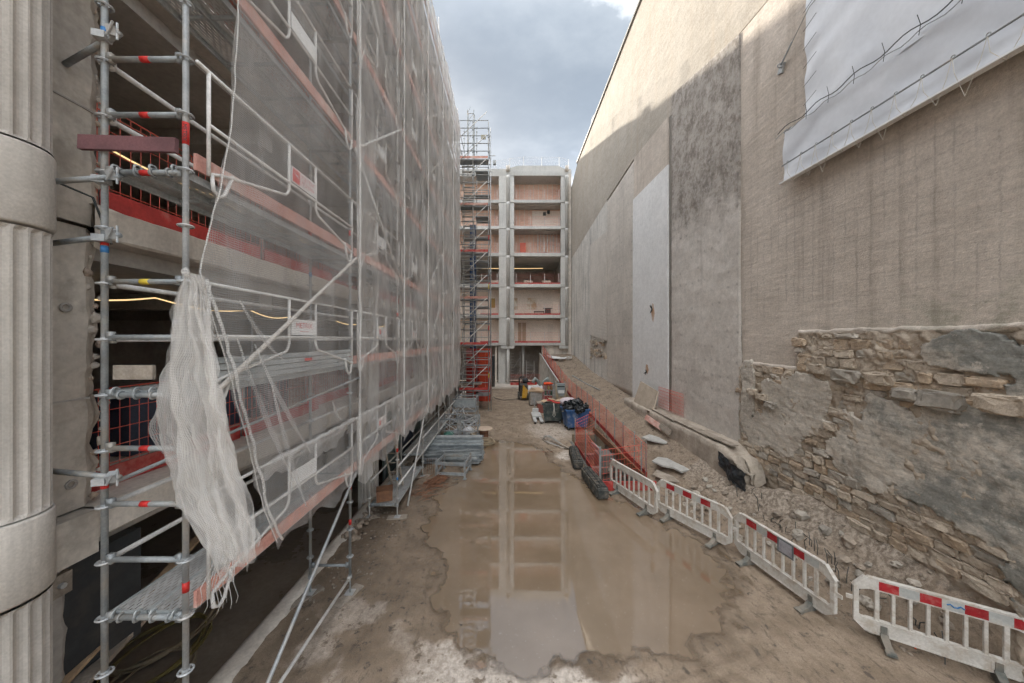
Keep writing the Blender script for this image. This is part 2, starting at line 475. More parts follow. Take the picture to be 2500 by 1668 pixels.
def ground_h(x, y, fine=True):
    back = -0.028 * max(0.0, y - 22)
    x0, x1, z0, z1 = (table(y, TY, T) for T in (TX0, TX1, TZ0, TZ1))
    if x < x0:
        z = lerp(back, z0, sstep(x0 - 0.18, x0, x)) if z0 > 0.02 else back
    else:
        t = min(1.0, (x - x0) / (x1 - x0))
        z = lerp(z0, z1, (t ** (1.5 if y < 9 else 1.25)))
    if not fine: return z
    n1 = fb((x, y, 0.3), 0.9, 4); n2 = fb((x, y, 4.0), 3.4, 4)
    amp = 0.012 + 0.03 * sstep(x0 - 0.3, x0 + 0.6, x) + (0.05 * sstep(x0, x0 + 0.5, x) if y < 9.5 else 0.0)
    z += n1 * amp + n2 * amp * 0.55
    s = sdf(x, y, POOL) + 0.20 * n2 + 0.20 * n1
    z += 0.035 * sstep(-0.1, 1.1, s) - 0.05 * sstep(0.55, -0.35, s)
    # ruts of the tracked machine on the ramp and round the pool
    if y > 8:
        for off in (0.55, 1.15):
            d = abs(x - (x0 + off + 0.08 * math.sin(y * 0.7)))
            if d < 0.25: z -= 0.035 * (1 - d / 0.25) * (0.6 + 0.4 * math.sin(y * 9))
    s = sdf(x, y, POOL) + 0.05 * n1
    for off, k in ((0.62, 0.020), (0.84, 0.020), (1.25, 0.016)):
        d = abs(s - off)
        if d < 0.09 and x > -0.2: z -= k * (1 - d / 0.09)
        elif d < 0.06 and x > -1.5: z -= k * 0.7 * (1 - d / 0.06)
    return z
ys = [1.6]
while ys[-1] < 37: ys.append(ys[-1] + max(0.032, 0.0095 * ys[-1]))
NX = 236
gm = MB(); att = []
for y in ys:
    for i in range(NX + 1):
        x = lerp(-4.02, 7.05, i / NX)
        z = ground_h(x, y)
        gm.v.append(Vector((x, y, z)))
        s = sdf(x, y, POOL)
        n1 = fb((x, y, 7.7), 1.3, 5); n2 = fb((x, y, 2.7), 5.0, 3)
        wet = sstep(0.85, 0.05, s + 0.35 * n1 + 0.12 * n2)
        wet = max(wet, 0.85 * sstep(1.0, 0.55, math.hypot((x + 2.3) / 1.9, (y - 8.2) / 4.6) + 0.3 * n1))
        front = 4.80 + 0.38 * n1 + 0.16 * n2 + (0.35 * sstep(-0.4, -1.6, x)) - 0.22 * sstep(0.2, 1.5, x)
        pale = sstep(0.10, -0.12, y - front) * sstep(-1.9, -0.7, x + 0.5 * n1) * sstep(2.4, 1.3, x + 0.5 * n1)
        pale = max(pale, 0.38 * sstep(0.05, 0.35, n1 + 0.4 - 1.1 * math.hypot((x + 2.7) / 0.9, (y - 5.1) / 0.9) ** 2 * 0.6))
        pale = max(pale, 0.9 * sstep(0.5, 0.2, math.hypot((x - 2.35) / 0.9, (y - 13.2) / 1.7) + 0.25 * n1))
        pale = max(pale, 0.55 * sstep(0.95, 0.4, math.hypot((x - 2.2) / 1.6, (y - 16.8) / 2.6) + 0.25 * n1))
        x0 = ramp_x0(y)
        dust = sstep(x0 + 0.25, x0 + 1.3, x + 0.3 * n1) * (1.0 if y < 10.5 else 0.25)
        att.append((wet, max(0, pale), dust, 1))
ny = len(ys) - 1
for j in range(ny):
    for i in range(NX):
        a = j * (NX + 1) + i
        c = (gm.v[a] + gm.v[a + NX + 2]) / 2
        if TRENCH[0] < c.x < TRENCH[1] and TRENCH[2] < c.y < TRENCH[3]: continue
        gm.f.append((a, a + 1, a + NX + 2, a + NX + 1))

m, n, b, o = new_mat('wet_mud')
at = n.new('ShaderNodeAttribute', attribute_name='zone')
wet, pale, dust = n.sep(at.outputs['Color'])[0:3]
p = n.pos()
f1 = n.noise(p, 1.6, 7.0, 0.62); f2 = n.noise(p, 14.0, 6.0, 0.65); f3 = n.noise(p, 70.0, 3.0, 0.6)
spots = n.noise(p, 5.5, 5.0, 0.7)
dry = n.mix(n.step(f1, 0.35, 0.65), (0.225, 0.170, 0.121), (0.320, 0.250, 0.186))
dry = n.mix(n.step(spots, 0.56, 0.70), dry, (0.115, 0.092, 0.072))
dry = n.mix(dust, dry, n.mix(n.step(f2, 0.4, 0.62), (0.235, 0.187, 0.143), (0.40, 0.34, 0.278)))
wetc = n.mix(n.step(f1, 0.35, 0.7), (0.150, 0.112, 0.079), (0.222, 0.165, 0.117))
wetc = n.mix(n.step(spots, 0.57, 0.66), wetc, (0.075, 0.062, 0.05))
palec = n.mix(n.step(f2, 0.35, 0.65), (0.45, 0.39, 0.335), (0.60, 0.535, 0.475))
palec = n.mix(n.step(spots, 0.55, 0.62), palec, (0.22, 0.175, 0.135))
c = n.mix(wet, dry, wetc)
c = n.mix(pale, c, palec)
churn = n.noise(n.scale(p, (2.6, 0.9, 1), rot=(0, 0, rad(28))), 3.2, 8.0, 0.72)
c = n.mix(n.math('MULTIPLY', n.step(churn, 0.54, 0.66), n.math('SUBTRACT', 0.75, n.math('MULTIPLY', pale, 0.5))), c, (0.105, 0.082, 0.062))
c = n.mix(1.0, c, n.ramp(f2, [(0.3, 0.84), (0.7, 1.10)]), 'MULTIPLY')
c = n.mix(1.0, c, n.ramp(f3, [(0.25, 0.74), (0.75, 1.16)]), 'MULTIPLY')
n.put(b.inputs['Base Color'], c)
n.put(b.inputs['Roughness'], n.math('SUBTRACT', 0.93, n.math('MULTIPLY', n.math('MULTIPLY', wet, n.step(f2, 0.62, 0.40)), 0.45)))
b.inputs['Specular IOR Level'].default_value = 0.4
hh = n.math('ADD', n.math('MULTIPLY', f2, 0.7), n.math('MULTIPLY', f3, 0.35))
n.put(b.inputs['Normal'], n.bump(hh, 0.6, 0.03))
MUD = m
ground = gm.build('ground', MUD, None, True)
ca = ground.data.color_attributes.new('zone', 'FLOAT_COLOR', 'POINT')
flat_att = [q for a4 in att for q in a4]
ca.data.foreach_set('color', flat_att)
struct(ground)
EARTH = mat('cut_earth', (0.30, 0.235, 0.175), (0.19, 0.15, 0.115), rough=0.95, sc=2.2, fine=18, bump=0.6, bd=0.03)
far_ground = MB().box(-40, 60, 36.9, 70, -0.9, -0.45).build('far_ground', EARTH); struct(far_ground)
near_ground = MB().box(-12, 14, -14, 1.62, -0.5, 0.02).build('near_ground', EARTH); struct(near_ground)
land = MB().add([(-300, -300, -2.1), (300, -300, -2.1), (300, 400, -2.1), (-300, 400, -2.1)], [(0, 1, 2, 3)]).build('terrain', EARTH); struct(land)

# brown standing water
m, n, b, o = new_mat('muddy_water')
p = n.pos()
f1 = n.noise(p, 0.55, 6.0, 0.6)
f2 = n.noise(n.scale(p, (1, 1, 1), (3, 9, 0)), 60.0, 2.0)
c = n.mix(n.step(f1, 0.35, 0.68), (0.185, 0.134, 0.088), (0.235, 0.172, 0.118))
scum = n.math('MAXIMUM', n.step(n.noise(p, 34.0, 2.0, 0.5), 0.715, 0.75), n.math('MULTIPLY', n.step(n.noise(p, 3.0, 8.0, 0.72), 0.62, 0.72), 0.25))
c = n.mix(n.math('MULTIPLY', scum, 0.7), c, (0.55, 0.48, 0.40))
n.put(b.inputs['Base Color'], c)
b.inputs['Roughness'].default_value = 0.025
b.inputs['IOR'].default_value = 2.0
b.inputs['Specular IOR Level'].default_value = 0.75
n.put(b.inputs['Normal'], n.bump(n.noise(p, 6.0, 3.0), 0.022, 0.02))
WATER = m
deep = n.new('ShaderNodeAttribute', attribute_name='depth').outputs['Fac']
tr = n.new('ShaderNodeBsdfTransparent'); mx = n.new('ShaderNodeMixShader')
n.put(mx.inputs[0], n.step(n.math('ADD', deep, n.math('MULTIPLY', n.math('SUBTRACT', n.noise(p, 9.0, 6.0, 0.7), 0.5), 0.012)), -0.001, 0.026))
m.node_tree.links.new(tr.outputs[0], mx.inputs[1]); m.node_tree.links.new(b.outputs[0], mx.inputs[2]); m.node_tree.links.new(mx.outputs[0], o.inputs[0])
WZ = 0.004
wm = MB(); dep = []
for j in range(221):
    for i in range(141):
        x = lerp(-3.2, 4.9, i / 140); y = lerp(4.4, 15.9, j / 220)
        wm.v.append(Vector((x, y, WZ))); dep.append(WZ - ground_h(x, y))
for j in range(220):
    for i in range(140):
        k = j * 141 + i
        if max(dep[k], dep[k + 1], dep[k + 142], dep[k + 141]) > -0.006 and not (wm.v[k].x > 2.85 and wm.v[k].y > 10.0) and sdf(wm.v[k].x, wm.v[k].y, POOL) < 0.9: wm.f.append((k, k + 1, k + 142, k + 141))
water = wm.build('puddle_water', WATER)
da = water.data.attributes.new('depth', 'FLOAT', 'POINT'); da.data.foreach_set('value', dep)
struct(water)

# basement strip under the left building, its kerb and its wet floor
WETF = mat('wet_basement_floor', (0.33, 0.27, 0.21), (0.22, 0.18, 0.145), rough=0.35, sc=0.9, fine=12, bump=0.25, rvar=0.22)
struct(MB().grid(lambda u, v: (lerp(-12, -4.05, u), lerp(0.5, 30, v), -0.75 + 0.02 * fb((u * 8, v * 26, 0), 1.0)), 40, 110).build('basement_floor', WETF, None, True))
kerb = MB()
def kerb_pt(u, v):
    y = lerp(1.6, 34.0, u)
    prof = [(-4.12, -0.8), (-4.11, -0.3), (-4.08, 0.03), (-3.98, 0.075), (-3.80, 0.06), (-3.72, -0.03)]
    k = min(4, int(v * 5)); t = v * 5 - k
    x = lerp(prof[k][0], prof[k + 1][0], t); z = lerp(prof[k][1], prof[k + 1][1], t)
    q = fb((y * 2.2, v * 3, 1.5), 1.0, 4)
    return (x + 0.05 * q, y, z + 0.035 * q)
kerb.grid(kerb_pt, 330, 10)
kerb_o = kerb.build('kerb', CONC, None, True); struct(kerb_o)
tag(kerb_o, 'broken concrete kerb along the dark basement strip')

# ================================================================== RIGHT PARTY WALL
WX = 6.9
WTOP = 22.35
def wallmat(name, col, col2, style, rough=0.93, dark=None, dark_amt=0.5, fine=55.0, bump=0.5):
    """render on the party wall; style adds comb lines, tie marks, trowel sweep, soot"""
    m, n, b, o = new_mat(name)
    p = n.pos()
    x, y, z = n.sep(p)[0:3]
    f1 = n.noise(p, 0.55, 7.0, 0.62); f2 = n.noise(p, 5.0, 6.0, 0.65); f3 = n.noise(p, fine, 4.0, 0.6)
    c = n.mix(n.step(f1, 0.33, 0.67), col2, col)
    c = n.mix(1.0, c, n.ramp(f2, [(0.3, 0.90), (0.7, 1.07)]), 'MULTIPLY')
    c = n.mix(1.0, c, n.ramp(f3, [(0.25, 0.86), (0.75, 1.09)]), 'MULTIPLY')
    h = n.math('ADD', n.math('MULTIPLY', f3, 0.5), n.math('MULTIPLY', f2, 0.5))
    f4 = n.noise(p, 17.0, 5.0, 0.7)
    c = n.mix(1.0, c, n.ramp(f4, [(0.32, 0.88), (0.68, 1.14)]), 'MULTIPLY') if name != 'white_render' else c
    st = n.noise(n.scale(p, (1, 1.6, 0.10)), 1.7, 6.0, 0.6)
    amt = n.math('MULTIPLY', n.step(st, 0.50, 0.74), dark_amt)
    c = n.mix(amt, c, dark or tuple(k * 0.5 for k in col))
    def lines(coord, period, half, soft):
        fr = n.math('ABSOLUTE', n.math('SUBTRACT', n.math('FRACT', n.math('DIVIDE', coord, period)), 0.5))
        return n.step(fr, half, half - soft)
    if 'grid' in style:            # shadowy pattern of the blockwork joints showing through the render
        wob = n.math('MULTIPLY', n.math('SUBTRACT', n.noise(p, 3.0, 6.0, 0.75), 0.5), 0.13)
        gy = lines(n.math('ADD', y, wob), 0.235, 0.11, 0.10); gz = lines(n.math('ADD', z, wob), 0.30, 0.07, 0.07)
        g = n.math('MAXIMUM', gy, n.math('MULTIPLY', gz, 0.8))
        where = n.math('MULTIPLY', n.math('MULTIPLY', n.step(z, 9.2, 7.6), n.step(z, 4.6, 5.9)), n.step(n.noise(p, 1.6, 7.0, 0.7), 0.40, 0.58))
        c = n.mix(n.math('MULTIPLY', n.math('MULTIPLY', g, where), 0.38), c, tuple(k * 0.42 for k in col))
        moss = n.math('MULTIPLY', n.math('MULTIPLY', n.step(z, 6.3, 4.9), n.step(y, 7.0, 4.6)), n.step(n.noise(p, 1.8, 8.0, 0.7), 0.40, 0.62))
        c = n.mix(n.math('MULTIPLY', moss, 0.6), c, (0.20, 0.205, 0.14))
    if 'comb' in style:
        g = lines(z, 0.105, 0.25, 0.2)
        c = n.mix(n.math('MULTIPLY', g, 0.28), c, tuple(k * 0.6 for k in col))
        h = n.math('SUBTRACT', h, n.math('MULTIPLY', g, 0.8))
    if 'ties' in style:            # rows of tie marks
        wob = n.math('MULTIPLY', n.math('SUBTRACT', n.noise(p, 2.2, 5.0, 0.7), 0.5), 0.30)
        gy = lines(n.math('ADD', y, wob), 0.40, 0.22, 0.22); gz = lines(n.math('ADD', z, wob), 0.47, 0.16, 0.16)
        g = n.math('ADD', n.math('MULTIPLY', n.math('MULTIPLY', gy, gz), 0.55), n.math('MULTIPLY', gz, 0.10))
        g = n.math('MULTIPLY', g, n.step(n.noise(p, 2.6, 7.0, 0.75), 0.44, 0.58))
        c = n.mix(g, c, tuple(k * 0.42 for k in col))
    if 'sweep' in style:           # diagonal trowel sweep
        sw = n.noise(n.scale(p, (1, 0.55, 3.2), rot=(rad(35), 0, 0)), 3.0, 5.0, 0.6)
        c = n.mix(1.0, c, n.ramp(sw, [(0.3, 0.90), (0.7, 1.06)]), 'MULTIPLY')
        h = n.math('ADD', h, n.math('MULTIPLY', sw, 0.8))
    if 'soot' in style:
        so = n.noise(n.scale(p, (1, 1.2, 0.8)), 1.9, 8.0, 0.72)
        so2 = n.noise(p, 7.0, 6.0, 0.7)
        a = n.step(n.math('ADD', n.math('MULTIPLY', so, 0.6), n.math('MULTIPLY', so2, 0.4)), 0.44, 0.60)
        hi = n.step(n.math('ADD', z, n.math('MULTIPLY', n.math('SUBTRACT', n.noise(p, 1.3, 6.0, 0.7), 0.5), 3.5)), 8.3, 9.9)
        a = n.math('MULTIPLY', n.math('ADD', n.math('MULTIPLY', a, 0.55), 0.45), hi)
        c = n.mix(n.math('MULTIPLY', a, 0.88), c, (0.185, 0.158, 0.132))
        so2 = n.math('MULTIPLY', so2, n.math('ADD', 0.15, hi))
        h = n.math('ADD', h, n.math('MULTIPLY', so2, 1.6))
    n.put(b.inputs['Base Color'], c)
    b.inputs['Roughness'].default_value = rough
    b.inputs['Specular IOR Level'].default_value = 0.2
    n.put(b.inputs['Normal'], n.bump(h, bump, 0.03))
    return m
R_CREAM = wallmat('cream_render', (0.47, 0.425, 0.365), (0.42, 0.375, 0.315), 'sweep', dark=(0.432, 0.348, 0.264), dark_amt=0.4)
R_TAN = wallmat('tan_render', (0.65, 0.575, 0.5), (0.55, 0.48, 0.41), 'grid sweep', dark=(0.3, 0.246, 0.198), dark_amt=0.5, bump=0.7)
R_COMB = wallmat('combed_render', (0.68, 0.625, 0.56), (0.6, 0.55, 0.49), 'comb', dark_amt=0.25)
R_TIES = wallmat('tie_marked_concrete', (0.66, 0.605, 0.54), (0.55, 0.505, 0.45), 'ties', dark_amt=0.3, bump=0.35)
R_WHITE = wallmat('white_render', (0.86, 0.855, 0.84), (0.79, 0.785, 0.77), '', dark=(0.66, 0.65, 0.63), dark_amt=0.25, fine=25, bump=0.12)
R_GREY = wallmat('grey_panel_concrete', (0.67, 0.62, 0.565), (0.57, 0.525, 0.475), 'ties soot', dark_amt=0.3, bump=0.45)
R_PALE = wallmat('pale_patched_render', (0.7, 0.665, 0.61), (0.58, 0.55, 0.5), 'sweep', dark=(0.18, 0.18, 0.174), dark_amt=0.85)

wall = thing('party_wall', (WX, 18, 0), 'tall patched party wall of render, concrete panels and rubble on the right', 'wall')
def wp(u, v, d): return (WX - d, u, v)
def slab(name, poly, d0, d1, mt):
    return MB().prism(poly, wp, d0, d1).build(name, mt, wall)
Y0 = 1.0
# body of the wall, solid behind all finishes, stepped roof line at the far end
MB().prism([(Y0, -1), (44, -1), (44, 19.6), (36.6, 21.0), (32.6, 22.2), (32.6, WTOP - 0.15), (Y0, WTOP - 0.15)], wp, -0.9, -0.06).build('wall_body', CONC, wall)
MB().prism([(Y0, WTOP - 0.15), (32.6, WTOP - 0.15), (32.6, WTOP), (Y0, WTOP)], wp, -0.95, 0.10).build('coping', mat('coping_zinc', (0.30, 0.29, 0.27), rough=0.6, bump=0.1), wall)
MB().prism([(26.2, WTOP), (27.1, WTOP), (27.1, WTOP + 0.5), (26.2, WTOP + 0.35)], wp, -0.8, 0.02).build('chimney_stub', CONC_D, wall)
# upper render
slab('render_field', [(Y0, 13.0), (13.9, 14.2), (17.9, 14.6), (23.0, 14.4), (36.6, 13.4), (36.6, 20.95), (32.6, 22.15), (32.6, WTOP - 0.16), (Y0, WTOP - 0.16)], -0.06, 0.0, R_CREAM)
slab('render_field', [(Y0, 4.85), (7.0, 4.86), (7.75, 4.74), (7.8, 4.0), (9.62, 4.05), (9.9, 13.78), (Y0, 12.98)], -0.06, 0.012, R_TAN)
def rough_slab(name, y0, y1, z0f, z1f, d, amp, fr, mt, nu=60, nv=160):
    def fn(u, v):
        y = lerp(y0, y1, u); z0, z1 = z0f(y), z1f(y)
        z = lerp(z0, z1, v)
        e = min(u, 1 - u) * (y1 - y0); q = fb((y, z, 3.3), fr, 5)
        edge = 0.05 * fb((y, z, 9.1), 2.5, 4) if e < 1e-6 else 0.0
        k = 0.0 if (e < 1e-6 or v in (0.0, 1.0)) else 1.0
        return (WX - (d + amp * q) * k + (0.05 if k == 0 else 0), y + edge, z)
    return MB().grid(fn, nu, nv).build(name, mt, wall, True)
rough_slab('concrete_panel', 9.66, 13.76, lambda y: 1.4, lambda y: 13.85 + (y - 9.9) * 0.3, 0.050, 0.016, 1.8, R_GREY, 90, 260)
slab('white_panel', [(14.05, 1.4), (18.02, 1.5), (17.95, 12.35), (14.05, 12.2)], -0.05, 0.05, R_WHITE)
slab('render_field', [(14.06, 12.22), (17.94, 12.38), (17.95, 14.6), (14.06, 14.3)], -0.06, 0.006, R_TAN)
slab('joint_strip', [(13.77, 1.4), (14.03, 1.4), (14.03, 14.3), (13.77, 14.25)], -0.06, -0.005, mat('mortar_joint', (0.26, 0.235, 0.20), rough=0.95, sc=4, bump=0.8, bd=0.03))
slab('joint_strip', [(9.52, 1.5), (9.65, 1.5), (9.9, 13.6), (9.78, 13.6)], -0.06, -0.008, mat('joint_dark', (0.20, 0.18, 0.155), rough=0.95, sc=4, bump=0.8, bd=0.03))
rough_slab('tie_panel', 18.04, 22.75, lambda y: 1.6, lambda y: 14.55 - 0.06 * (y - 18), 0.035, 0.012, 1.5, R_TIES, 40, 90)
slab('combed_panel', [(22.76, 4.6), (27.4, 5.1), (27.4, 12.6), (22.76, 12.2)], -0.05, 0.03, R_COMB)
slab('render_field', [(22.76, 12.22), (27.41, 12.62), (27.41, 5.1), (30.6, 5.0), (30.6, 1.8), (36.6, 1.8), (36.6, 13.38), (22.99, 14.38), (22.76, 14.38)], -0.06, 0.004, R_PALE)
slab('render_field', [(27.42, 1.7), (30.58, 1.7), (30.58, 4.98), (27.42, 5.08)], -0.06, 0.02, R_PALE)
slab('render_field', [(22.77, 1.5), (27.4, 1.6), (27.4, 3.1), (25.6, 3.4), (22.77, 3.3)], -0.06, 0.015, R_PALE)
# a bite out of the plaster by the back building: exposed stones
st_mats = [mat('rubble_limestone', (0.54, 0.46, 0.365), (0.40, 0.33, 0.26), rough=0.95, sc=7, fine=38, bump=1.0, bd=0.03, rand=0.14, dirt=(0.24, 0.20, 0.16), dirt_sc=9, dirt_amt=0.5),
           mat('ochre_limestone', (0.55, 0.43, 0.31), (0.40, 0.31, 0.23), rough=0.95, sc=7, fine=38, bump=1.0, bd=0.03, rand=0.14, dirt=(0.24, 0.20, 0.16), dirt_sc=9, dirt_amt=0.5),
           mat('grey_limestone', (0.46, 0.415, 0.355), (0.31, 0.28, 0.24), rough=0.95, sc=6, fine=30, bump=0.6, rand=0.2)]
def stone_mesh(seed, mt):
    mb = MB(); v, f = ICO[2]
    out = []; off = Vector((seed * 5.1, seed * 1.7, seed))
    for q in v:
        k = [math.copysign(abs(c) ** 0.42, c) for c in q]
        j = 1 + 0.22 * nz(q * 1.3 + off) + 0.20 * nz(q * 2.9 + off) + 0.16 * nz(q * 6.5 + off)
        out.append((k[0] * 0.5 * j, k[1] * 0.5 * j, k[2] * 0.5 * j))
    return mb.add(out, f).mesh('stone', mt)
STONES = [[stone_mesh(11 * i + j, mt) for j in range(5)] for i, mt in enumerate(st_mats)]
def put_stone(y, z, w, h, d, prot, r, kind=None):
    k = kind if kind is not None else r.choice((0, 0, 0, 1, 2))
    o = link('stone', r.choice(STONES[k]), wall, (WX - prot, y, z), (r.uniform(-0.07, 0.07), r.uniform(-0.12, 0.12), r.uniform(-0.06, 0.06)), (d, w, h))
    return o
rs = random.Random(5)
for k in range(34):
    y = rs.uniform(23.0, 27.2); z = rs.uniform(3.2, 4.7)
    put_stone(y, z, rs.uniform(0.25, 0.5), rs.uniform(0.14, 0.25), 0.2, 0.0, rs)
# ---- rubble masonry zone low on the near wall: stones in rough courses behind broken plaster
MORT = mat('lime_mortar', (0.52, 0.44, 0.35), (0.37, 0.305, 0.24), rough=0.97, sc=5, fine=30, bump=0.9, bd=0.03, dirt=(0.20, 0.165, 0.13), dirt_sc=2.5, dirt_amt=0.5)
def mort(u, v):
    y = lerp(1.0, 9.7, u); z = lerp(0.2, 5.0, v)
    q = fb((y, z, 1.0), 2.6, 5)
    q2 = fb((y, z, 6.0), 9.0, 3)
    if z > 4.86 or (y > 7.74 and z > 4.0): return (WX + 0.04, y, z)
    return (WX - 0.034 - 0.07 * q - 0.03 * q2, y, z)
MB().grid(mort, 340, 200).build('mortar_backing', MORT, wall, True)
def plaster_mask(y, z):
    """>0 where plaster still hangs on, <0 where stones show"""
    m = -1.0
    def blob(cy_, cz_, ry, rz): return 1.0 - max(abs((y - cy_) / ry) ** 3 + abs((z - cz_) / rz) ** 3, 0) ** (1 / 2.2)
    m = max(m, blob(5.35, 2.72, 1.75, 0.95), blob(3.2, 2.7, 1.6, 1.5))
    m = max(m, blob(8.25, 2.75, 0.55, 1.05), blob(7.45, 3.15, 0.55, 0.72), blob(9.35, 3.05, 0.28, 1.0))
    m = max(m, blob(4.9, 4.5, 0.55, 0.33), blob(3.6, 4.45, 0.9, 0.36))
    m = max(m, 0.6 * blob(8.9, 2.2, 0.5, 0.5))
    return m + 0.40 * fb((y, z, 5.5), 1.7, 6) + 0.10 * fb((y, z, 8.5), 8.0, 3)
def plast(u, v):
    y = lerp(1.0, 9.66, u); z = lerp(1.0, 4.92, v)
    s = sstep(-0.01, 0.05, plaster_mask(y, z))
    q = fb((y, z, 2.0), 1.2, 4)
    return (WX - lerp(-0.10, 0.088 + 0.03 * q + 0.008 * fb((y, z, 4), 7.0, 3), s), y, z)
m, n, b, o = new_mat('stained_old_plaster')
p = n.pos(); x, y, z = n.sep(p)[0:3]
f1 = n.noise(p, 0.9, 7.0, 0.65); f2 = n.noise(p, 6.0, 6.0, 0.65); f3 = n.noise(p, 40.0, 4.0)
c = n.mix(n.step(f1, 0.36, 0.62), (0.50, 0.45, 0.385), (0.64, 0.58, 0.50))
stain = n.math('ADD', n.math('MULTIPLY', n.step(y, 7.0, 4.4), 0.24), n.noise(n.scale(p, (1, 1.0, 1.3)), 1.4, 8.0, 0.68))
stain2 = n.noise(p, 4.5, 8.0, 0.75)
stain = n.math('ADD', n.math('MULTIPLY', stain, 0.65), n.math('MULTIPLY', stain2, 0.35))
c = n.mix(n.math('MULTIPLY', n.step(stain, 0.54, 0.70), 0.72), c, (0.15, 0.165, 0.155))
c = n.mix(n.step(n.noise(p, 3.1, 6.0, 0.7), 0.60, 0.66), c, (0.60, 0.55, 0.48))
scr = n.noise(n.scale(p, (1, 0.7, 4.0), rot=(rad(-20), 0, 0)), 4.0, 8.0, 0.75)
c = n.mix(1.0, c, n.ramp(scr, [(0.35, 0.74), (0.65, 1.14)]), 'MULTIPLY')
c = n.mix(1.0, c, n.ramp(n.noise(p, 13.0, 6.0, 0.7), [(0.33, 0.82), (0.67, 1.12)]), 'MULTIPLY')
c = n.mix(1.0, c, n.ramp(f3, [(0.25, 0.84), (0.75, 1.1)]), 'MULTIPLY')
n.put(b.inputs['Base Color'], c); b.inputs['Roughness'].default_value = 0.93
n.put(b.inputs['Normal'], n.bump(n.math('ADD', f2, n.math('MULTIPLY', f3, 0.5)), 0.5, 0.03))
MB().grid(plast, 420, 200).build('old_plaster', m, wall, True)
ns = 0
z = 1.0
while z < 4.9:
    hh = rs.uniform(0.13, 0.2) if z < 2.2 else rs.uniform(0.12, 0.24)
    y = 3.9 + rs.uniform(0, 0.3)
    while y < 9.6:
        ww = rs.uniform(0.22, 0.46)
        yy, zz = y + ww / 2, z + hh / 2 + 0.035 * math.sin(y * 1.7)
        covered = yy > 7.78 and zz > 3.98
        if not covered and zz < 4.80 and plaster_mask(yy, zz) < 0.08 and ns < 296:
            low = zz < 2.05
            kind = None if not (yy < 6.2 and zz > 3.6) else rs.choice((1, 1, 0, 2))
            put_stone(yy, zz, ww * (0.99 if low else rs.uniform(0.8, 1.05)), hh * (1.0 if low else rs.uniform(0.8, 1.1)), rs.uniform(0.10, 0.17), rs.uniform(-0.025, 0.02) + (0.015 if low else 0), rs, kind)
            ns += 1
        y += ww
    z += hh * 0.98
# bulging rubble lumps under the render edge
for (yy, zz, s) in ((6.6, 3.95, 0.5), (6.0, 3.98, 0.42), (5.15, 3.72, 0.55), (4.5, 3.8, 0.5), (7.2, 4.05, 0.42), (9.1, 3.25, 0.30), (8.75, 3.15, 0.34), (8.5, 3.0, 0.3), (5.6, 3.75, 0.4)):
    if ns < 299:
        put_stone(yy, zz, s, s * 0.55, 0.26, 0.05, rs, rs.choice((0, 2))); ns += 1
# ragged lip of render above the exposed stones
lip = MB()
def lipf(u, v):
    y = lerp(1.0, 9.6, u)
    base = 4.86 + 0.05 * fb((y, 0, 0), 1.3, 4) if y < 7.75 else 4.0 + 0.03 * fb((y, 0, 0), 1.6, 4)
    a = v * math.pi
    return (WX - 0.012 - 0.05 * math.sin(a) * (1 + 0.5 * fb((y, v, 2), 3, 3)), y, base + 0.06 * math.cos(a) + 0.02 * fb((y, v, 7), 6, 2))
lip.grid(lipf, 220, 6); lip.build('render_lip', R_TAN, wall, True)
for yy, zz, L in ((15.55, 6.15, 0.5), (16.2, 3.1, 0.35)):
    q = MB()
    for k in range(4):
        a = rs.uniform(0.6, 2.4) + math.pi * (k % 2)
        q.tube((WX - 0.06, yy, zz), (WX - 0.10 - 0.06 * rs.random(), yy + math.cos(a) * L * 0.35, zz + math.sin(a) * L * 0.4), 0.03, 6, 0.012)
    q.build('rusty_anchor', CABLE, wall)
STAINR = mat('rust_stain', (0.50, 0.30, 0.18), (0.60, 0.50, 0.42), rough=0.9, sc=3, bump=0.1)
for yy, zz, h in ((15.5, 5.9, 0.75), (16.15, 3.2, 0.4)):
    MB().prism([(yy - 0.10, zz + h * 0.6), (yy - 0.2, zz), (yy - 0.05, zz - h * 0.5), (yy + 0.08, zz - h * 0.3), (yy + 0.16, zz + h * 0.2), (yy + 0.05, zz + h * 0.7)], wp, 0.03, 0.054).build('rust_stain', STAINR, wall)

# ---- concrete ledge at the foot of the wall with loose boards, black sheet
LEDGEM = mat('dirty_footing_concrete', (0.46, 0.40, 0.33), (0.33, 0.28, 0.23), rough=0.92, sc=2.2, fine=16, bump=0.6, dirt=(0.20, 0.165, 0.13), dirt_sc=2.6, dirt_amt=0.6)
ledge = thing('footing_ledge', (6.5, 12.5, 0.6), 'low concrete footing ledge along the foot of the party wall', 'ledge')
def ledf(u, v):
    y = lerp(8.6, 17.4, u)
    prof = [(6.16, 0.3), (6.15, 1.1), (6.17, 1.55), (6.24, 1.60), (6.6, 1.62), (6.93, 1.66)]
    k = min(4, int(v * 5)); t = v * 5 - k
    q = fb((y * 1.2, v * 4, 6), 1.4, 5) * (1.0 + 2.6 * sstep(9.8, 8.4, y))
    drop = 0.22 * sstep(9.8, 8.9, y) + 0.8 * sstep(8.95, 8.62, y + 0.25 * fb((v * 5, y, 2), 2.0, 3))
    return (lerp(prof[k][0], prof[k + 1][0], t) + 0.035 * q + 0.45 * sstep(8.9, 8.6, y) * (1 - v), y, lerp(prof[k][1], prof[k + 1][1], t) + 0.03 * q - drop * v)
MB().grid(ledf, 150, 12).build('ledge_body', LEDGEM, ledge, True)
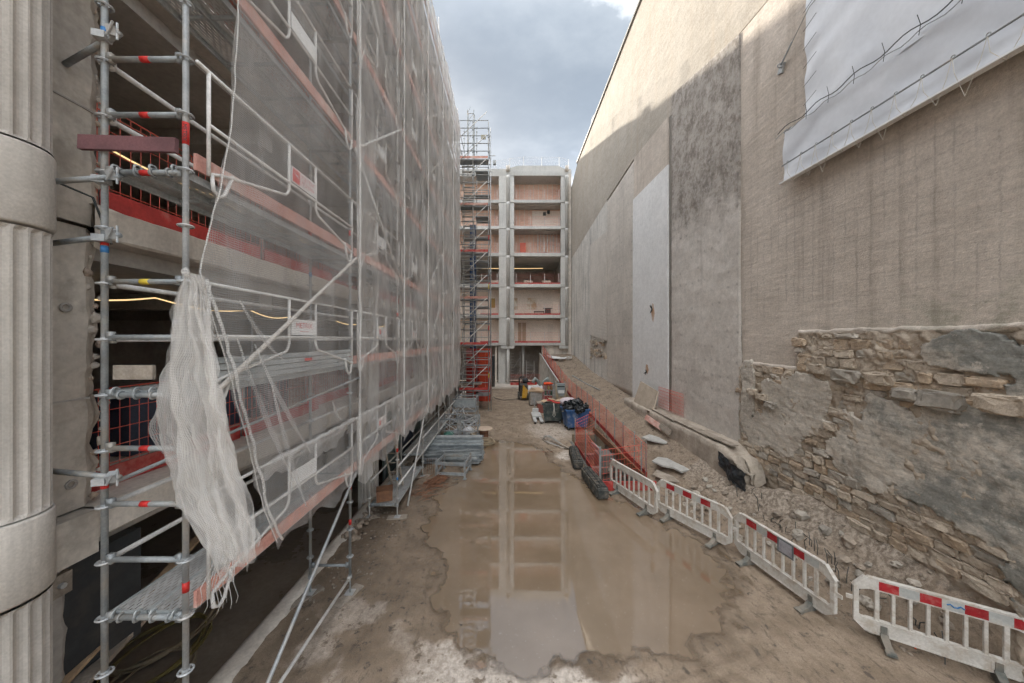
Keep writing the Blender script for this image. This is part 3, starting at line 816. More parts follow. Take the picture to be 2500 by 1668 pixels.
for i, (yy, L, wz) in enumerate(((13.4, 2.2, 0.22), (11.6, 1.3, 0.26), (10.75, 0.8, 0.3), (9.9, 1.1, 0.24))):
    o = MB().cbox((6.34 + 0.03 * i, yy, 1.655 + 0.012 * (i % 2)), (wz, L, 0.035), rad(-2 + 2 * i)).build('loose_board', WOOD_G)
    tag(o, ['long grey board lying on the footing ledge beyond the others', 'warped grey board on the ledge, second from the leaning slab', 'short wide board overlapping on the wall ledge', 'nearest loose board on the ledge above the black sheet'][i], 'board', 'boards on the ledge')
blk = MB()
def blf(u, v):
    y = lerp(9.50, 8.45, u); top = 1.46 - 0.22 * u + 0.03 * fb((u * 4, 0, 0), 2); bot = 1.12 - 0.34 * u + 0.12 * math.sin(u * 3.1) * -1 + 0.05 * fb((u * 5, 3, 0), 2)
    return (6.10 + 0.06 * fb((u * 3, v * 2, 8), 1.5) + 0.02 * math.sin(u * 9), y, lerp(bot, top, v))
blk.grid(blf, 40, 16)
tag(blk.build('black_sheet', BLACK, None, True), 'black plastic sheet hanging torn from the wall footing', 'plastic sheet')

# ================================================================== LEFT CONCRETE BUILDING
LB = thing('concrete_building', (-8, 12, -0.8), 'stripped concrete frame building with fluted columns behind the scaffold', 'building')
FX = -4.05                       # slab edge plane
LV = [3.05, 6.03, 9.02, 12.0, 15.0, 17.9]
COLY = [2.6, 9.6, 16.5, 23.4]
def edge_slab(z, nm):
    mb = MB()
    def fn(u, v):
        y = lerp(3.22, 28.0, u)
        prof = [(-12, -0.32), (FX - 0.02, -0.32), (FX, -0.30), (FX, -0.02), (FX - 0.03, 0.0), (-12, 0.0)]
        k = min(4, int(v * 5)); t = v * 5 - k
        q = fb((y * 1.5, z, v * 6), 1.6, 4) * (0.018 if 0.15 < v < 0.85 else 0.0)
        return (lerp(prof[k][0], prof[k + 1][0], t) + q, y, z + lerp(prof[k][1], prof[k + 1][1], t) + q * 0.6)
    mb.grid(fn, 180, 5)
    return mb.build(nm, CONC, LB, False)
for z in LV: edge_slab(z, 'floor_slab')
SOFF = MB()
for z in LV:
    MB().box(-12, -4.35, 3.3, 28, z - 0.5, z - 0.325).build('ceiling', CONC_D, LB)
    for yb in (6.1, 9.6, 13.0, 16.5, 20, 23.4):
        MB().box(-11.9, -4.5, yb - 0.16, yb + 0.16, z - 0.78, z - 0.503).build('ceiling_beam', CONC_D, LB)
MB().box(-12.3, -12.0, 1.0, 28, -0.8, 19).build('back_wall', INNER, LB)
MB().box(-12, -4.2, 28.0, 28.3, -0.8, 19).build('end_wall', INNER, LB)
MB().box(-12.3, -4.4, -6.0, 28.3, 17.95, 18.3).build('roof', CONC, LB)
MB().box(-4.75, -4.4, -6.0, 28.3, 18.3, 18.75).build('roof_parapet', CONC, LB)
MB().box(-12.3, -4.45, -6.0, 2.0, -0.8, 17.95).build('street_block', CONC, LB)
# near pier beside the first column: concrete wall with a broken edge
def pier(z0, z1, dx, mt, nm, y1=3.40):
    mb = MB()
    def fn(u, v):
        y = lerp(2.0, y1, u); z = lerp(z0, z1, v)
        rag = 0.07 * fb((0, z * 1.7, 3), 2.0, 5) if u > 0.8 else 0.0
        dent = 0.012 * fb((y, z, 4), 3.0, 4)
        return (-4.17 + dx + dent - (0.12 * sstep(0.88, 1.0, u)), y + rag * sstep(0.8, 1, u), z)
    mb.grid(fn, 26, int((z1 - z0) * 14))
    mb.box(-5.2, -4.30 + dx, 2.0, y1 - 0.06, z0 + 0.01, z1 - 0.01)
    return mb.build(nm, mt, LB, False)
CONC_P = mat('pier_concrete', (0.58, 0.525, 0.455), (0.45, 0.40, 0.345), rough=0.92, sc=1.6, fine=16, bump=0.4, streak=0.3, dirt=(0.22, 0.19, 0.155), dirt_sc=2.2, dirt_amt=0.45)
pier(3.06, 5.80, 0.0, CONC_P, 'pier')
pier(5.82, 18.0, 0.05, CONC_P, 'pier')
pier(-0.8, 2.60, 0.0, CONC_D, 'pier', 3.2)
MB().box(-5.2, -4.02, 2.0, 3.22, 2.62, 3.04).build('pier_ledge', CONC_P, LB)
rb = random.Random(3)
for k in range(46):
    z = 3.15 + 5.6 * k / 45 + rb.uniform(-0.05, 0.05)
    s = rb.uniform(0.018, 0.05)
    MB().lump((-4.20 + rb.uniform(-0.03, 0.04), 3.33 + rb.uniform(-0.05, 0.04) + 0.03 * math.sin(z * 2), z), (s * 0.8, s, s * 1.1), k, 0, 0.4).build('broken_edge_chunk', BROKEN if k % 3 == 0 else CONC_P, LB)
for (y, z) in ((3.12, 3.32), (3.08, 5.0), (3.16, 7.35)):
    MB().ring((-4.155, y, z), (1, 0, 0), 0.035, 0.012, 14, 6).build('tie_hole', CONC_D, LB)
for z in (4.12, 6.95):
    MB().box(-4.20, -4.157 + (0.05 if z > 5.8 else 0), 2.05, 3.26, z - 0.008, z + 0.008).build('pour_joint', CONC_D, LB)
# fluted columns with plain drums at each floor
def flute_prof(n=20, r=0.28, d=0.028, per=6):
    out = []
    for k in range(n * per):
        a = 2 * math.pi * k / (n * per); f = (k % per) / per
        out.append((a, r - (d * math.sin(math.pi * (f - 0.17) / 0.83) if f > 0.17 else 0.0)))
    return out
FP = flute_prof()
def column(yc, z0, z1, xc=-4.09):
    mb = MB(); k = len(FP); rows = [z0 + 0.02, z0 + 0.05, z1 - 0.05, z1 - 0.02]
    vs = []
    for i, z in enumerate(rows):
        for a, r in FP:
            rr = 0.285 if i in (0, 3) else r
            vs.append((xc + rr * math.cos(a), yc + rr * math.sin(a), z))
    fs = [(i * k + j, i * k + (j + 1) % k, (i + 1) * k + (j + 1) % k, (i + 1) * k + j) for i in range(3) for j in range(k)]
    return mb.add(vs, fs)
for ci, yc in enumerate(COLY):
    zs = [-0.78] + LV
    for i in range(len(zs) - 1):
        a = zs[i] + (0.22 if i else 0.0); b_ = zs[i + 1] - 0.42
        if ci == 3 and i > 4: continue
        column(yc, a, b_).build('fluted_shaft', STONE_COL, LB, False)
        MB().lathe([(0.285, 0.0), (0.299, 0.02), (0.299, 0.62), (0.292, 0.638), (0.285, 0.645)], (-4.09, yc, b_), 40).build('plain_drum', STONE_COL, LB, True)
# wall panel low at the left, black membrane and timber block
MB().box(-4.34, -4.20, 2.0, 3.75, 1.35, 2.55).build('waterproof_board', BLACK, LB)
o = MB().cbox((-4.155, 3.02, 2.43), (0.07, 0.16, 0.2)).build('wooden_block', WOOD_G, LB)
MB().tube((-4.125, 3.02, 2.43), (-4.09, 3.02, 2.43), 0.025, 8).build('bolt', GALV, o)

# ---- red wire guard panels along the slab edges
def wire_panel_mesh(L, H=1.1, toe=0.22, sp=0.10):
    mb = MB(); k = int(L / sp)
    for i in range(k + 1): mb.tube((0, i * L / k, toe if i % 4 else 0.02), (0, i * L / k, H), 0.004, 4)
    for j, z in enumerate((H, H - 0.07, H * 0.78, H * 0.58, H * 0.40, toe + 0.03)): mb.tube((0.006, 0, z), (0.006, L, z), 0.0065 if j < 2 else 0.0045, 4)
    return mb.mesh('wire_mesh', REDM)
WPM = {}
def guard_panel(x, y, z, L, label, group, rotz=0.0, tilt=0.0, posts=True, toe=True):
    g = thing('mesh_guard', (x, y, z), label, 'guard panel', group, rotz)
    if L not in WPM: WPM[L] = (wire_panel_mesh(L), MB().box(-0.012, 0.012, 0.02, L - 0.02, 0.0, 0.22).mesh('toe_board', REDW), MB().box(-0.075, -0.03, -0.025, 0.025, -0.02, 1.18).box(-0.3, -0.03, -0.03, 0.03, -0.02, -0.005).mesh('post', GALV_D))
    link('wire_mesh', WPM[L][0], g, local=True)
    if toe: link('toe_board', WPM[L][1], g, (0.012, 0, 0), local=True)
    if posts: link('post', WPM[L][2], g, (0, 0.06, 0), local=True)
    return g
for li, (z, nm, xx, y0, cnt) in enumerate(((3.05, 'lower', -4.50, 3.3, 8), (6.03, 'middle', -4.20, 3.35, 8), (9.02, 'upper', -4.25, 3.35, 6), (12.0, 'fourth-storey', -4.25, 5.5, 5), (15.0, 'top', -4.25, 7.5, 4))):
    for k in range(cnt):
        L = 2.2
        y = y0 + k * 2.26
        guard_panel(xx - (0.3 if any(abs(y + 1.1 - c) < 0.9 for c in COLY) else 0), y, z, L, f'{ORD[k]} red wire guard panel along the {nm} slab edge of the left building', f'red guards on the {nm} slab')

# ---- things inside the building
def prop(x, y, z0, z1, red, label):
    t = thing('steel_prop', (x, y, z0), label, 'prop', 'props inside the left building')
    zm = lerp(z0, z1, 0.55)
    MB().tube((x, y, z0 + 0.01), (x, y, zm), 0.032, 8).build('outer_tube', REDW if red else GALV_D, t)
    MB().tube((x, y, zm - 0.02), (x, y, z1), 0.024, 8).build('inner_tube', GALV, t)
    MB().tube((x, y, zm - 0.06), (x, y, zm + 0.06), 0.045, 8).build('collar', REDW if red else GALV, t)
    MB().box(x - 0.07, x + 0.07, y - 0.07, y + 0.07, z0, z0 + 0.008).build('base_plate', GALV_D, t)
    u = MB().box(x - 0.09, x + 0.09, y - 0.02, y + 0.02, z1 - 0.012, z1)
    for s in (-0.09, 0.09): u.box(x + s - 0.008, x + s + 0.008, y - 0.02, y + 0.02, z1, z1 + 0.16)
    u.build('fork_head', GALV_D, t)
prop(-5.6, 4.3, 3.05, 5.4, True, 'red steel prop seen just right of the first scaffold standard')
prop(-6.6, 6.6, 3.05, 5.4, False, 'grey fork-headed prop inside the lower storey, first from left')
prop(-6.4, 8.2, 3.05, 5.4, False, 'grey fork-headed prop inside the lower storey behind name plate')
prop(-6.3, 10.6, 3.05, 5.4, False, 'grey fork-headed prop inside the lower storey beyond the column')
prop(-6.9, 13.4, 3.05, 5.4, False, 'grey fork-headed prop farthest inside the lower storey')
DBLUE = mat('navy_crate', (0.06, 0.075, 0.11), rough=0.6, bump=0.1)
for k, (y, h, w_) in enumerate(((4.6, 0.8, 0.9), (5.7, 0.95, 0.8), (6.9, 0.7, 1.0))):
    t = thing('storage_box', (-5.6, y, 3.05), ['navy storage box behind the hanging net', 'taller navy storage box in the middle of the lower storey', 'lowest navy storage box next to the grey props'][k], 'storage box', 'navy boxes on the lower slab')
    MB().box(-6.0, -5.3, y, y + w_, 3.06, 3.05 + h).build('body', DBLUE, t)
    MB().box(-6.03, -5.27, y - 0.03, y + w_ + 0.03, 3.05 + h, 3.1 + h).build('lid', DBLUE, t)
def light_rope(pts, label):
    mb = MB(); out = []
    for i in range(len(pts) - 1):
        a, b_ = Vector(pts[i]), Vector(pts[i + 1])
        for k in range(8):
            t = k / 8; q = a.lerp(b_, t); q.z -= 0.10 * math.sin(math.pi * t); out.append(q)
    out.append(Vector(pts[-1]))
    mb.path(out, 0.011, 5)
    tag(mb.build('light_rope', GLOW), label, 'light rope', 'glowing light ropes')
light_rope([(-5.5, 3.5, 5.30), (-5.6, 5.2, 5.36), (-5.6, 7.1, 5.34), (-5.7, 8.6, 5.30)], 'glowing light rope sagging across the lower storey')
light_rope([(-5.6, 10.4, 5.35), (-5.6, 12.5, 5.3), (-5.6, 15.0, 5.33)], 'glowing light rope in the lower storey beyond the round column')
light_rope([(-4.9, 3.5, 7.12), (-4.9, 5.5, 7.1), (-4.9, 7.6, 7.1), (-4.9, 9.3, 7.05)], 'glowing light rope behind the red guards of the middle slab')
light_rope([(-5.2, 9.9, 2.5), (-5.2, 12.4, 2.45)], 'short glowing light rope below the lowest deck')
# plank, pipe and yellow hoses in the basement strip
o = MB().bar((-4.12, 2.85, 1.45), (-4.7, 5.4, 1.86), 0.10, 0.035).build('timber_plank', WOOD)
tag(o, 'long pale timber plank sloping down behind the first scaffold frame', 'plank')
tag(MB().bar((-4.05, 2.75, 1.395), (-4.6, 4.4, 1.40), 0.3, 0.05).build('timber_shelf', WOOD_G), 'wide grey timber board under the pale plank', 'board')
t = thing('drain_pipe', (-4.0, 2.95, -0.8), 'dark grey vertical drain pipe at the bottom left beside the column', 'pipe')
MB().tube((-4.0, 2.95, -0.8), (-4.0, 2.95, 0.95), 0.055, 14).build('pipe_body', GALV_D, t, True)
MB().tube((-4.0, 2.95, 0.78), (-4.0, 2.95, 0.86), 0.064, 14).build('collar', RUST, t, True)
MB().tube((-4.0, 2.95, 0.18), (-4.0, 2.95, 0.30), 0.0565, 14).build('yellow_label', YELT, t, True)
tm = text_mesh('GB', 0.07, BLACK)
link('label_lettering', tm, t, (-3.967, 2.903, 0.24), (rad(90), 0, rad(-35)))
rh = random.Random(8)
HOSE_Y = mat('dull_yellow_hose', (0.30, 0.24, 0.08), (0.2, 0.16, 0.07), rough=0.7, bump=0)
for k in range(4):
    pts = []
    c = Vector((-5.3 - 0.35 * k, 4.6 + 0.5 * k, -0.70 + 0.02 * k))
    R0 = 0.38 + 0.1 * k
    for i in range(64):
        a = i * 0.4
        pts.append(c + Vector((R0 * math.cos(a) * (1 + 0.2 * math.sin(i * 0.21)), R0 * 1.3 * math.sin(a), 0.012 * (i // 16) + 0.02 * math.sin(i * 0.9))))
    tag(MB().path(pts, 0.018, 5).build('hose_coil', HOSE if k % 2 else HOSE_Y, None, True), ['nearest yellow hose coil on the dark basement floor', 'brown hose coil beside the yellow one in the basement', 'larger yellow hose coil deeper in the basement', 'farthest brown hose coil in the basement'][k], 'hose', 'hoses on the basement floor')
# stacked dark boards and sheeted material under the lowest deck
SHEET = mat('green_grey_sheeting', (0.17, 0.215, 0.195), (0.10, 0.13, 0.12), rough=0.45, sc=4, fine=18, bump=0.5)
for k, y in enumerate((11.5, 13.3, 15.1, 16.9)):
    t = thing('site_hoarding', (-4.35, y, -0.7), f'{ORD[k]} dark green sheeted hoarding panel below the lowest scaffold deck', 'hoarding', 'hoarding under the deck')
    MB().box(-4.40, -4.34, y, y + 1.72, -0.7, 2.3).build('sheet', SHEET if k % 2 == 0 else DBLUE, t)
    MB().box(-4.34, -4.30, y, y + 0.05, -0.7, 2.3).box(-4.34, -4.30, y + 1.67, y + 1.72, -0.7, 2.3).box(-4.338, -4.30, y + 0.05, y + 1.67, 0.9, 0.96).build('frame', GALV_D, t)
# rubble along the kerb
RUB = mat('broken_masonry', (0.40, 0.32, 0.245), (0.24, 0.195, 0.155), rough=0.95, sc=6, fine=30, bump=0.6)
mb = MB()
for k in range(300):
    y = rh.uniform(7.6, 15.0); s = rh.uniform(0.02, 0.10) * (0.7 if y > 10 else 1)
    mb.lump((-3.72 + rh.gauss(0, 0.14), y, 0.05 + s * 0.4), (s, s * rh.uniform(0.7, 1.4), s * 0.7), k, 0, 0.4)
tag(mb.build('kerb_rubble', RUB), 'heap of broken brick and mortar along the kerb', 'rubble', kind='stuff')

# ================================================================== FACADE SCAFFOLD
XO, XI = -2.90, -3.63
FY = [2.95, 6.02, 8.59, 11.16, 13.73, 16.30, 18.87]
LEV = [2.2 + 2 * k for k in range(8)]
SCA = thing('facade_scaffold', (-3.26, 10.9, 0), 'tall galvanised facade scaffold with pink toe boards along the left building', 'scaffold')
TR = 0.0242
def rosette_mesh():
    mb = MB().ring((0, 0, 0), (0, 0, 1), 0.052, 0.010, 16, 5)
    for k in range(4):
        a = k * math.pi / 2 + 0.4
        mb.bar((0.02 * math.cos(a), 0.02 * math.sin(a), 0), (0.052 * math.cos(a), 0.052 * math.sin(a), 0), 0.02, 0.012)
    mb.tube((0, 0, -0.02), (0, 0, 0.02), TR + 0.004, 10)
    return mb.mesh('rosette', GALV)
ROS = rosette_mesh()
TOPZ = [17.6, 17.5, 18.0, 17.4, 18.2, 17.8, 18.0]
for i, y in enumerate(FY):
    for side, x in (('o', XO), ('i', XI)):
        zb = 0.06
        mb = MB().tube((x, y, zb + 0.3), (x, y, TOPZ[i]), TR, 12 if i < 2 else 8).tube((x, y, zb), (x, y, zb + 0.5), 0.017, 8)
        if i > 1:
            z = 0.55
            while z < 17: mb.tube((x, y, z - 0.006), (x, y, z + 0.006), 0.058, 8); z += 1.0
        st = mb.build('standard', GALV if side == 'o' and i == 0 else (GALV_D if i < 2 else DUSTY), SCA, True)
        MB().box(x - 0.075, x + 0.075, y - 0.075, y + 0.075, zb - 0.006, zb + 0.004).build('base_plate', GALV, st)
        MB().tube((x, y, zb + 0.26), (x, y, zb + 0.32), 0.036, 8).build('jack_nut', GALV, st)
        if i < 2:
            for k in range(-4, 13):
                z = 2.2 + 0.5 * k + (0.02 if side == 'o' else 0.0)
                if 0.5 < z < 8.6: link('rosette', ROS, st, (x, y, z), (0, 0, k * 0.3))
# coloured tape sleeves
def sleeve(x, y, z, h, mt, nm='tape_mark', r=TR + 0.002):
    return MB().tube((x, y, z), (x, y, z + h), r, 12).build(nm, mt, SCA, True)
sl = sleeve(XO, FY[0], 6.45, 0.20, REDT)
sleeve(XI, FY[0], 7.43, 0.07, BLUET); sleeve(XI, FY[0], 5.48, 0.06, BLUET); sleeve(XI, FY[0], 5.545, 0.03, REDT)
sleeve(XI, FY[0], 3.40, 0.05, BLUET); sleeve(XI, FY[0], 3.455, 0.03, REDT); sleeve(XI, FY[0], 3.36, 0.03, REDT)
sleeve(XO, FY[0], 2.43, 0.09, REDT)
for i, z in ((1, 1.95), (1, 1.3), (2, 1.75), (1, 6.6), (1, 4.35), (2, 5.3), (3, 4.3), (2, 8.3), (3, 6.4)):
    sleeve(XO, FY[i], z, 0.10, REDT)
sleeve(XI, FY[1], 1.78, 0.12, REDT); sleeve(XI, FY[1], 5.85, 0.08, BLUET); sleeve(XO, FY[2], 1.02, 0.07, BLUET); sleeve(XI, FY[1], 6.6, 0.25, REDT)
tm = text_mesh('METRIX', 0.045, BLACK)
link('tape_lettering', tm, SCA, (XO + 0.012, FY[0] - 0.0245, 6.55), (rad(90), rad(90), rad(25)))
# transoms across the frames
def transom(y, z, red=True, clips=False):
    mb = MB().tube((XI + 0.05, y, z), (XO - 0.05, y, z), TR, 10)
    for x in (XI + 0.055, XO - 0.055): mb.bar((x, y, z - 0.035), (x, y, z + 0.05), 0.05, 0.04, (0, 1, 0))
    if clips:
        for k in range(4): mb.ring((XI + 0.15 + k * 0.145, y, z), (1, 0, 0), 0.034, 0.010, 10, 5)
    t = mb.build('transom', GALV_D, SCA, True)
    if red and y < 4 and z in (3.22, 3.72, 5.22, 6.72, 7.22, 6.2): MB().tube((-3.30, y, z), (-3.22, y, z), TR + 0.0015, 10).build('transom_tape', REDT if z < 5 or z > 6 else YELT, t, True)
for z in (2.72, 3.22, 3.72, 4.72, 5.22, 6.72, 7.22, 8.72): transom(FY[0], z)
for z in LEV: transom(FY[0], z, True, z < 7)
for y in FY[1:]:
    for z in LEV: transom(y, z - 0.03, False)
transom(FY[1], 0.55, False); transom(FY[2], 0.35, False)
# inner ledgers along the building side and the base ledgers
LEDM = {}
def ledger(x, y0, y1, z, mt=GALV_D):
    L = round(y1 - y0, 2); key = (L, mt.name)
    if key not in LEDM:
        LEDM[key] = MB().tube((0, 0.05, 0), (0, L - 0.05, 0), TR, 8).bar((0, 0.05, -0.035), (0, 0.05, 0.04), 0.04, 0.05, (1, 0, 0)).bar((0, L - 0.05, -0.035), (0, L - 0.05, 0.04), 0.04, 0.05, (1, 0, 0)).mesh('ledger', mt)
        LEDM[key].polygons.foreach_set('use_smooth', [True] * len(LEDM[key].polygons))
    return link('ledger', LEDM[key], SCA, (x, y0, z))
for i in range(6):
    for z in LEV[:6]:
        ledger(XI, FY[i], FY[i + 1], z + 0.5, DUSTY); ledger(XI, FY[i], FY[i + 1], z + 1.0, DUSTY)
ledger(XO, FY[0], FY[1], 0.33, DUSTY)
for i in range(2, 6):
    ledger(XO, FY[i], FY[i + 1], 1.35, DUSTY); ledger(XI, FY[i], FY[i + 1], 0.95, DUSTY); ledger(XO, FY[i], FY[i + 1], 0.85, DUSTY)
for i, z in ((0, 4.93), (0, 5.1), (0, 3.1)):
    MB().tube((XI - 0.0, FY[i] + 0.62, z - 0.2), (XI, FY[i] + 0.70, z - 0.2), TR + 0.002, 10).build('ledger_tape', BLUET if z > 5 else REDT, SCA)
# decks
DKM = {}
def deck(x0, y0, y1, z, wdt=0.32):
    L = round(y1 - y0 - 0.06, 2)
    if L not in DKM:
        top = MB().box(-wdt / 2, wdt / 2, 0, L, -0.003, 0.0).mesh('deck_plank', DECK_TOP)
        rim = MB()
        for s in (-1, 1): rim.box(s * wdt / 2 - 0.012, s * wdt / 2 + 0.012, 0, L, -0.065, 0.006)
        rim.box(-wdt / 2, wdt / 2, -0.012, 0.0, -0.06, 0.005).box(-wdt / 2, wdt / 2, L, L + 0.012, -0.06, 0.005)
        for k in range(1, 5): rim.box(-wdt / 2 + 0.012, wdt / 2 - 0.012, L * k / 5 - 0.015, L * k / 5 + 0.015, -0.04, -0.006)
        for s in (-0.1, 0.1):
            for e in (-0.03, L + 0.03): rim.ring((s, e, 0.0), (1, 0, 0), 0.032, 0.009, 10, 5)
        DKM[L] = (top, rim.mesh('plank_rim', DECK_SIDE))
    o = link('deck_plank', DKM[L][0], SCA, (x0, y0 + 0.03, z))
    link('plank_rim', DKM[L][1], o, (0, 0, 0), local=True)
    return o
for i in range(6):
    for z in LEV:
        deck(XI + 0.20, FY[i], FY[i + 1], z + 0.035); deck(XI + 0.535, FY[i], FY[i + 1], z + 0.035)
for i, z in ((2, 0.38), (3, 0.80), (4, 0.80)):
    deck(XI + 0.20, FY[i], FY[i + 1], z); deck(XI + 0.535, FY[i], FY[i + 1], z)
# toe boards
TBM = {}
for i in range(6):
    for z in LEV:
        if i == 0 and z == LEV[1]: continue
        L = round(FY[i + 1] - FY[i], 2)
        if L not in TBM: TBM[L] = MB().box(-0.015, 0.015, 0.04, L - 0.04, 0, 0.15).mesh('toe_board', PINK)
        link('toe_board', TBM[L], SCA, (XO + 0.045, FY[i], z + 0.05), (rnd.uniform(-0.02, 0.02) * 0, rnd.uniform(-0.03, 0.03), 0))
for k in range(4):
    MB().box(XO + 0.02 + 0.006 * k, XO + 0.055 + 0.006 * k, FY[0] + 0.05, FY[1] - 0.08, 4.26 + 0.068 * k, 4.318 + 0.068 * k).build('spare_plank', DECK_SIDE, SCA)
MB().box(XO + 0.08, XO + 0.083, 4.55, 4.72, 4.40, 4.44).build('plank_sticker', REDT, SCA)
# guard rail frames with bent ends
GFM = {}
def frame_mesh(L):
    mb = MB(); r = 0.0175
    mb.tube((0, 0.03, 1.0), (0, L - 0.03, 1.0), r, 7); mb.tube((0.002, 0.15, 0.5), (0.002, L - 0.05, 0.5), r, 7)
    mb.tube((0, 0.15, 1.0), (0, 0.15, 0.02), r, 7)
    a, b_ = 0.42 * L, 0.61 * L
    mb.path([(0, a, 1.0), (0, a, 0.42), (0, a - 0.02, 0.36), (0, a - 0.07, 0.31), (0, 0.30, 0.09), (0, 0.20, 0.05), (0, 0.17, 0.04)], r, 7)
    mb.path([(0, 0.42, 0.14), (0, 0.32, -0.10), (0, 0.26, -0.14), (0, 0.20, -0.10), (0, 0.18, 0.05)], r, 7)
    mb.path([(0, b_, 1.0), (0, b_, 0.42), (0, b_ + 0.02, 0.36), (0, b_ + 0.07, 0.31), (0, L - 0.25, 0.09), (0, L - 0.12, 0.04), (0, L - 0.05, 0.05)], r, 7)
    mb.path([(0, L - 0.34, 0.15), (0, L - 0.26, -0.08), (0, L - 0.19, -0.15), (0, L - 0.12, -0.10), (0, L - 0.09, 0.08)], r, 7)
    mb.tube((0, L - 0.08, 1.0), (0, L - 0.08, 0.08), r, 7)
    me = mb.mesh('guard_frame', DUSTY); me.polygons.foreach_set('use_smooth', [True] * len(me.polygons))
    pl = MB().box(-0.004, 0.004, a + 0.025, b_ - 0.025, 0.53, 0.74).mesh('name_plate', WHITE_P)
    return me, pl
tM = text_mesh('METRIX', 0.105, REDT); tP = text_mesh('PLETTAC\nMEFRAN', 0.078, REDT, 'LEFT')
tS = text_mesh('PLETTAC MEFRAN', 0.05, REDT)
LOGO = MB().box(-0.001, 0.001, -0.075, 0.075, -0.085, 0.085).mesh('logo_square', REDT)
WING = MB().prism([(-0.05, 0.045), (-0.005, 0.0), (0.05, -0.005), (0.02, 0.02), (0.0, 0.02)], lambda u, v, d: (d, u, v), 0.0011, 0.002).mesh('logo_wing', WHITE_P)
for i in range(6):
    L = round(FY[i + 1] - FY[i], 2)
    if L not in GFM: GFM[L] = frame_mesh(L)
    for zi, z in enumerate(LEV):
        g = link('guard_frame', GFM[L][0], SCA, (XO + 0.07, FY[i], z + 0.03))
        if (zi + i) % 3 != 2 or zi in (1, 2):
            pl = link('name_plate', GFM[L][1], g, (0.012, 0, 0), local=True)
            yc = 0.515 * L; rot = (rad(90), 0, rad(90))
            if i == 0 and zi == 1:
                link('plate_lettering', tM, g, (0.0175, yc, 0.655), rot, local=True)
                link('plate_rule', MB().box(0, 0.001, -0.10, 0.10, 0, 0.006).mesh('plate_rule', REDT), g, (0.0165, yc, 0.575), local=True)
            elif zi == 2 and i == 0:
                link('logo', LOGO, g, (0.0175, yc - 0.17, 0.635), local=True); link('logo_wing', WING, g, (0.0185, yc - 0.17, 0.635), local=True)
                link('plate_lettering', tP, g, (0.0175, yc - 0.07, 0.64), rot, local=True)
            elif (zi in (0, 1)) and i in (1, 2):
                link('logo', LOGO, g, (0.0175, yc - 0.13, 0.635), None, (1, 0.55, 0.6), local=True)
                link('plate_lettering', tS, g, (0.0175, yc + 0.06, 0.64), rot, (0.62, 0.8, 1), local=True)
# braces
def brace(y0, z0, y1, z1, mt=DUSTY, x=XO + 0.10, r=TR):
    return MB().tube((x, y0, z0), (x, y1, z1), r, 10).build('diagonal_brace', mt, SCA, True)
b1 = MB()
pts = [Vector((XO + 0.10, lerp(3.05, 6.05, t / 60), lerp(4.13, 6.2, t / 60))) for t in range(61)]
b1.path(pts, 0.026, 10)
for i in range(len(b1.v)):
    q = b1.v[i]; k = 1 + 0.10 * fb(q, 16, 3) + 0.10 * max(0, nz(q, 30))
    c = pts[min(60, i // 10)]; b1.v[i] = c + (q - c) * k
b1.build('diagonal_brace', SPLAT, SCA, True)
brace(2.95, 0.06, 6.05, 2.24, GALV, XO + 0.09)
brace(9.15, 0.05, 11.2, 2.45); brace(13.3, 2.7, 15.4, 1.2)
for z in (6.2, 10.2, 14.2): brace(FY[3], z, FY[4], z + 2)
for z in (4.2, 8.2, 12.2): brace(FY[4], z + 2, FY[3] + 0.02, z)
for z in (2.2, 6.2, 10.2, 14.2): brace(FY[5], z, FY[6], z + 2)
for z in (4.2, 8.2, 12.2): brace(FY[6], z, FY[5], z + 2, DUSTY, XO + 0.13)
for z in (8.2, 12.2): brace(FY[1], z, FY[2], z + 2); 
for z in (6.2, 10.2): brace(FY[2], z, FY[1], z + 2)
# wall ties and couplers on the first inner standard
for z, x1, y1, dz in ((7.38, -4.12, 3.05, -0.12), (5.58, -4.16, 2.93, -0.03), (6.1, -4.02, 2.8, -0.06), (3.42, -4.16, 2.95, 0.1)):
    t = MB().tube((XI + 0.17, FY[0] - 0.03, z + 0.05), (x1, y1, z + dz), 0.0245, 10).build('wall_tie', GALV_D, SCA, True)
    MB().cbox((XI + 0.01, FY[0] - 0.03, z + 0.02), (0.09, 0.085, 0.06), 0.3).cbox((XI + 0.12, FY[0] - 0.04, z + 0.06), (0.06, 0.07, 0.075), 0.5, 0.4).tube((XI + 0.1, FY[0] - 0.07, z + 0.0), (XI + 0.18, FY[0] - 0.09, z + 0.1), 0.010, 6).tube((XI + 0.16, FY[0] - 0.04, z - 0.02), (XI + 0.16, FY[0] - 0.04, z + 0.13), 0.009, 6).build('swivel_coupler', GALV, t)
MB().tube((XI - 0.02, FY[0] + 0.02, 3.37), (XI + 0.9, FY[1], 4.0), 0.02, 8).build('rear_rail', GALV_D, SCA, True)
# stiles of the access ladders inside the scaffold
for (y0, z0) in ((7.6, 4.25), (7.6, 6.25), (7.6, 8.25), (10.3, 4.25), (10.3, 6.25), (12.9, 8.25)):
    lad = MB()
    for s in (-0.17, 0.17): lad.bar((XI + 0.32 + s, y0, z0), (XI + 0.32 + s, y0 + 0.35, z0 + 2.1), 0.025, 0.05)
    for k in range(8): lad.tube((XI + 0.15, y0 + 0.35 * (k + 0.5) / 8, z0 + 2.1 * (k + 0.5) / 8), (XI + 0.49, y0 + 0.35 * (k + 0.5) / 8, z0 + 2.1 * (k + 0.5) / 8), 0.013, 6)
    lad.build('access_ladder', DUSTY, SCA)
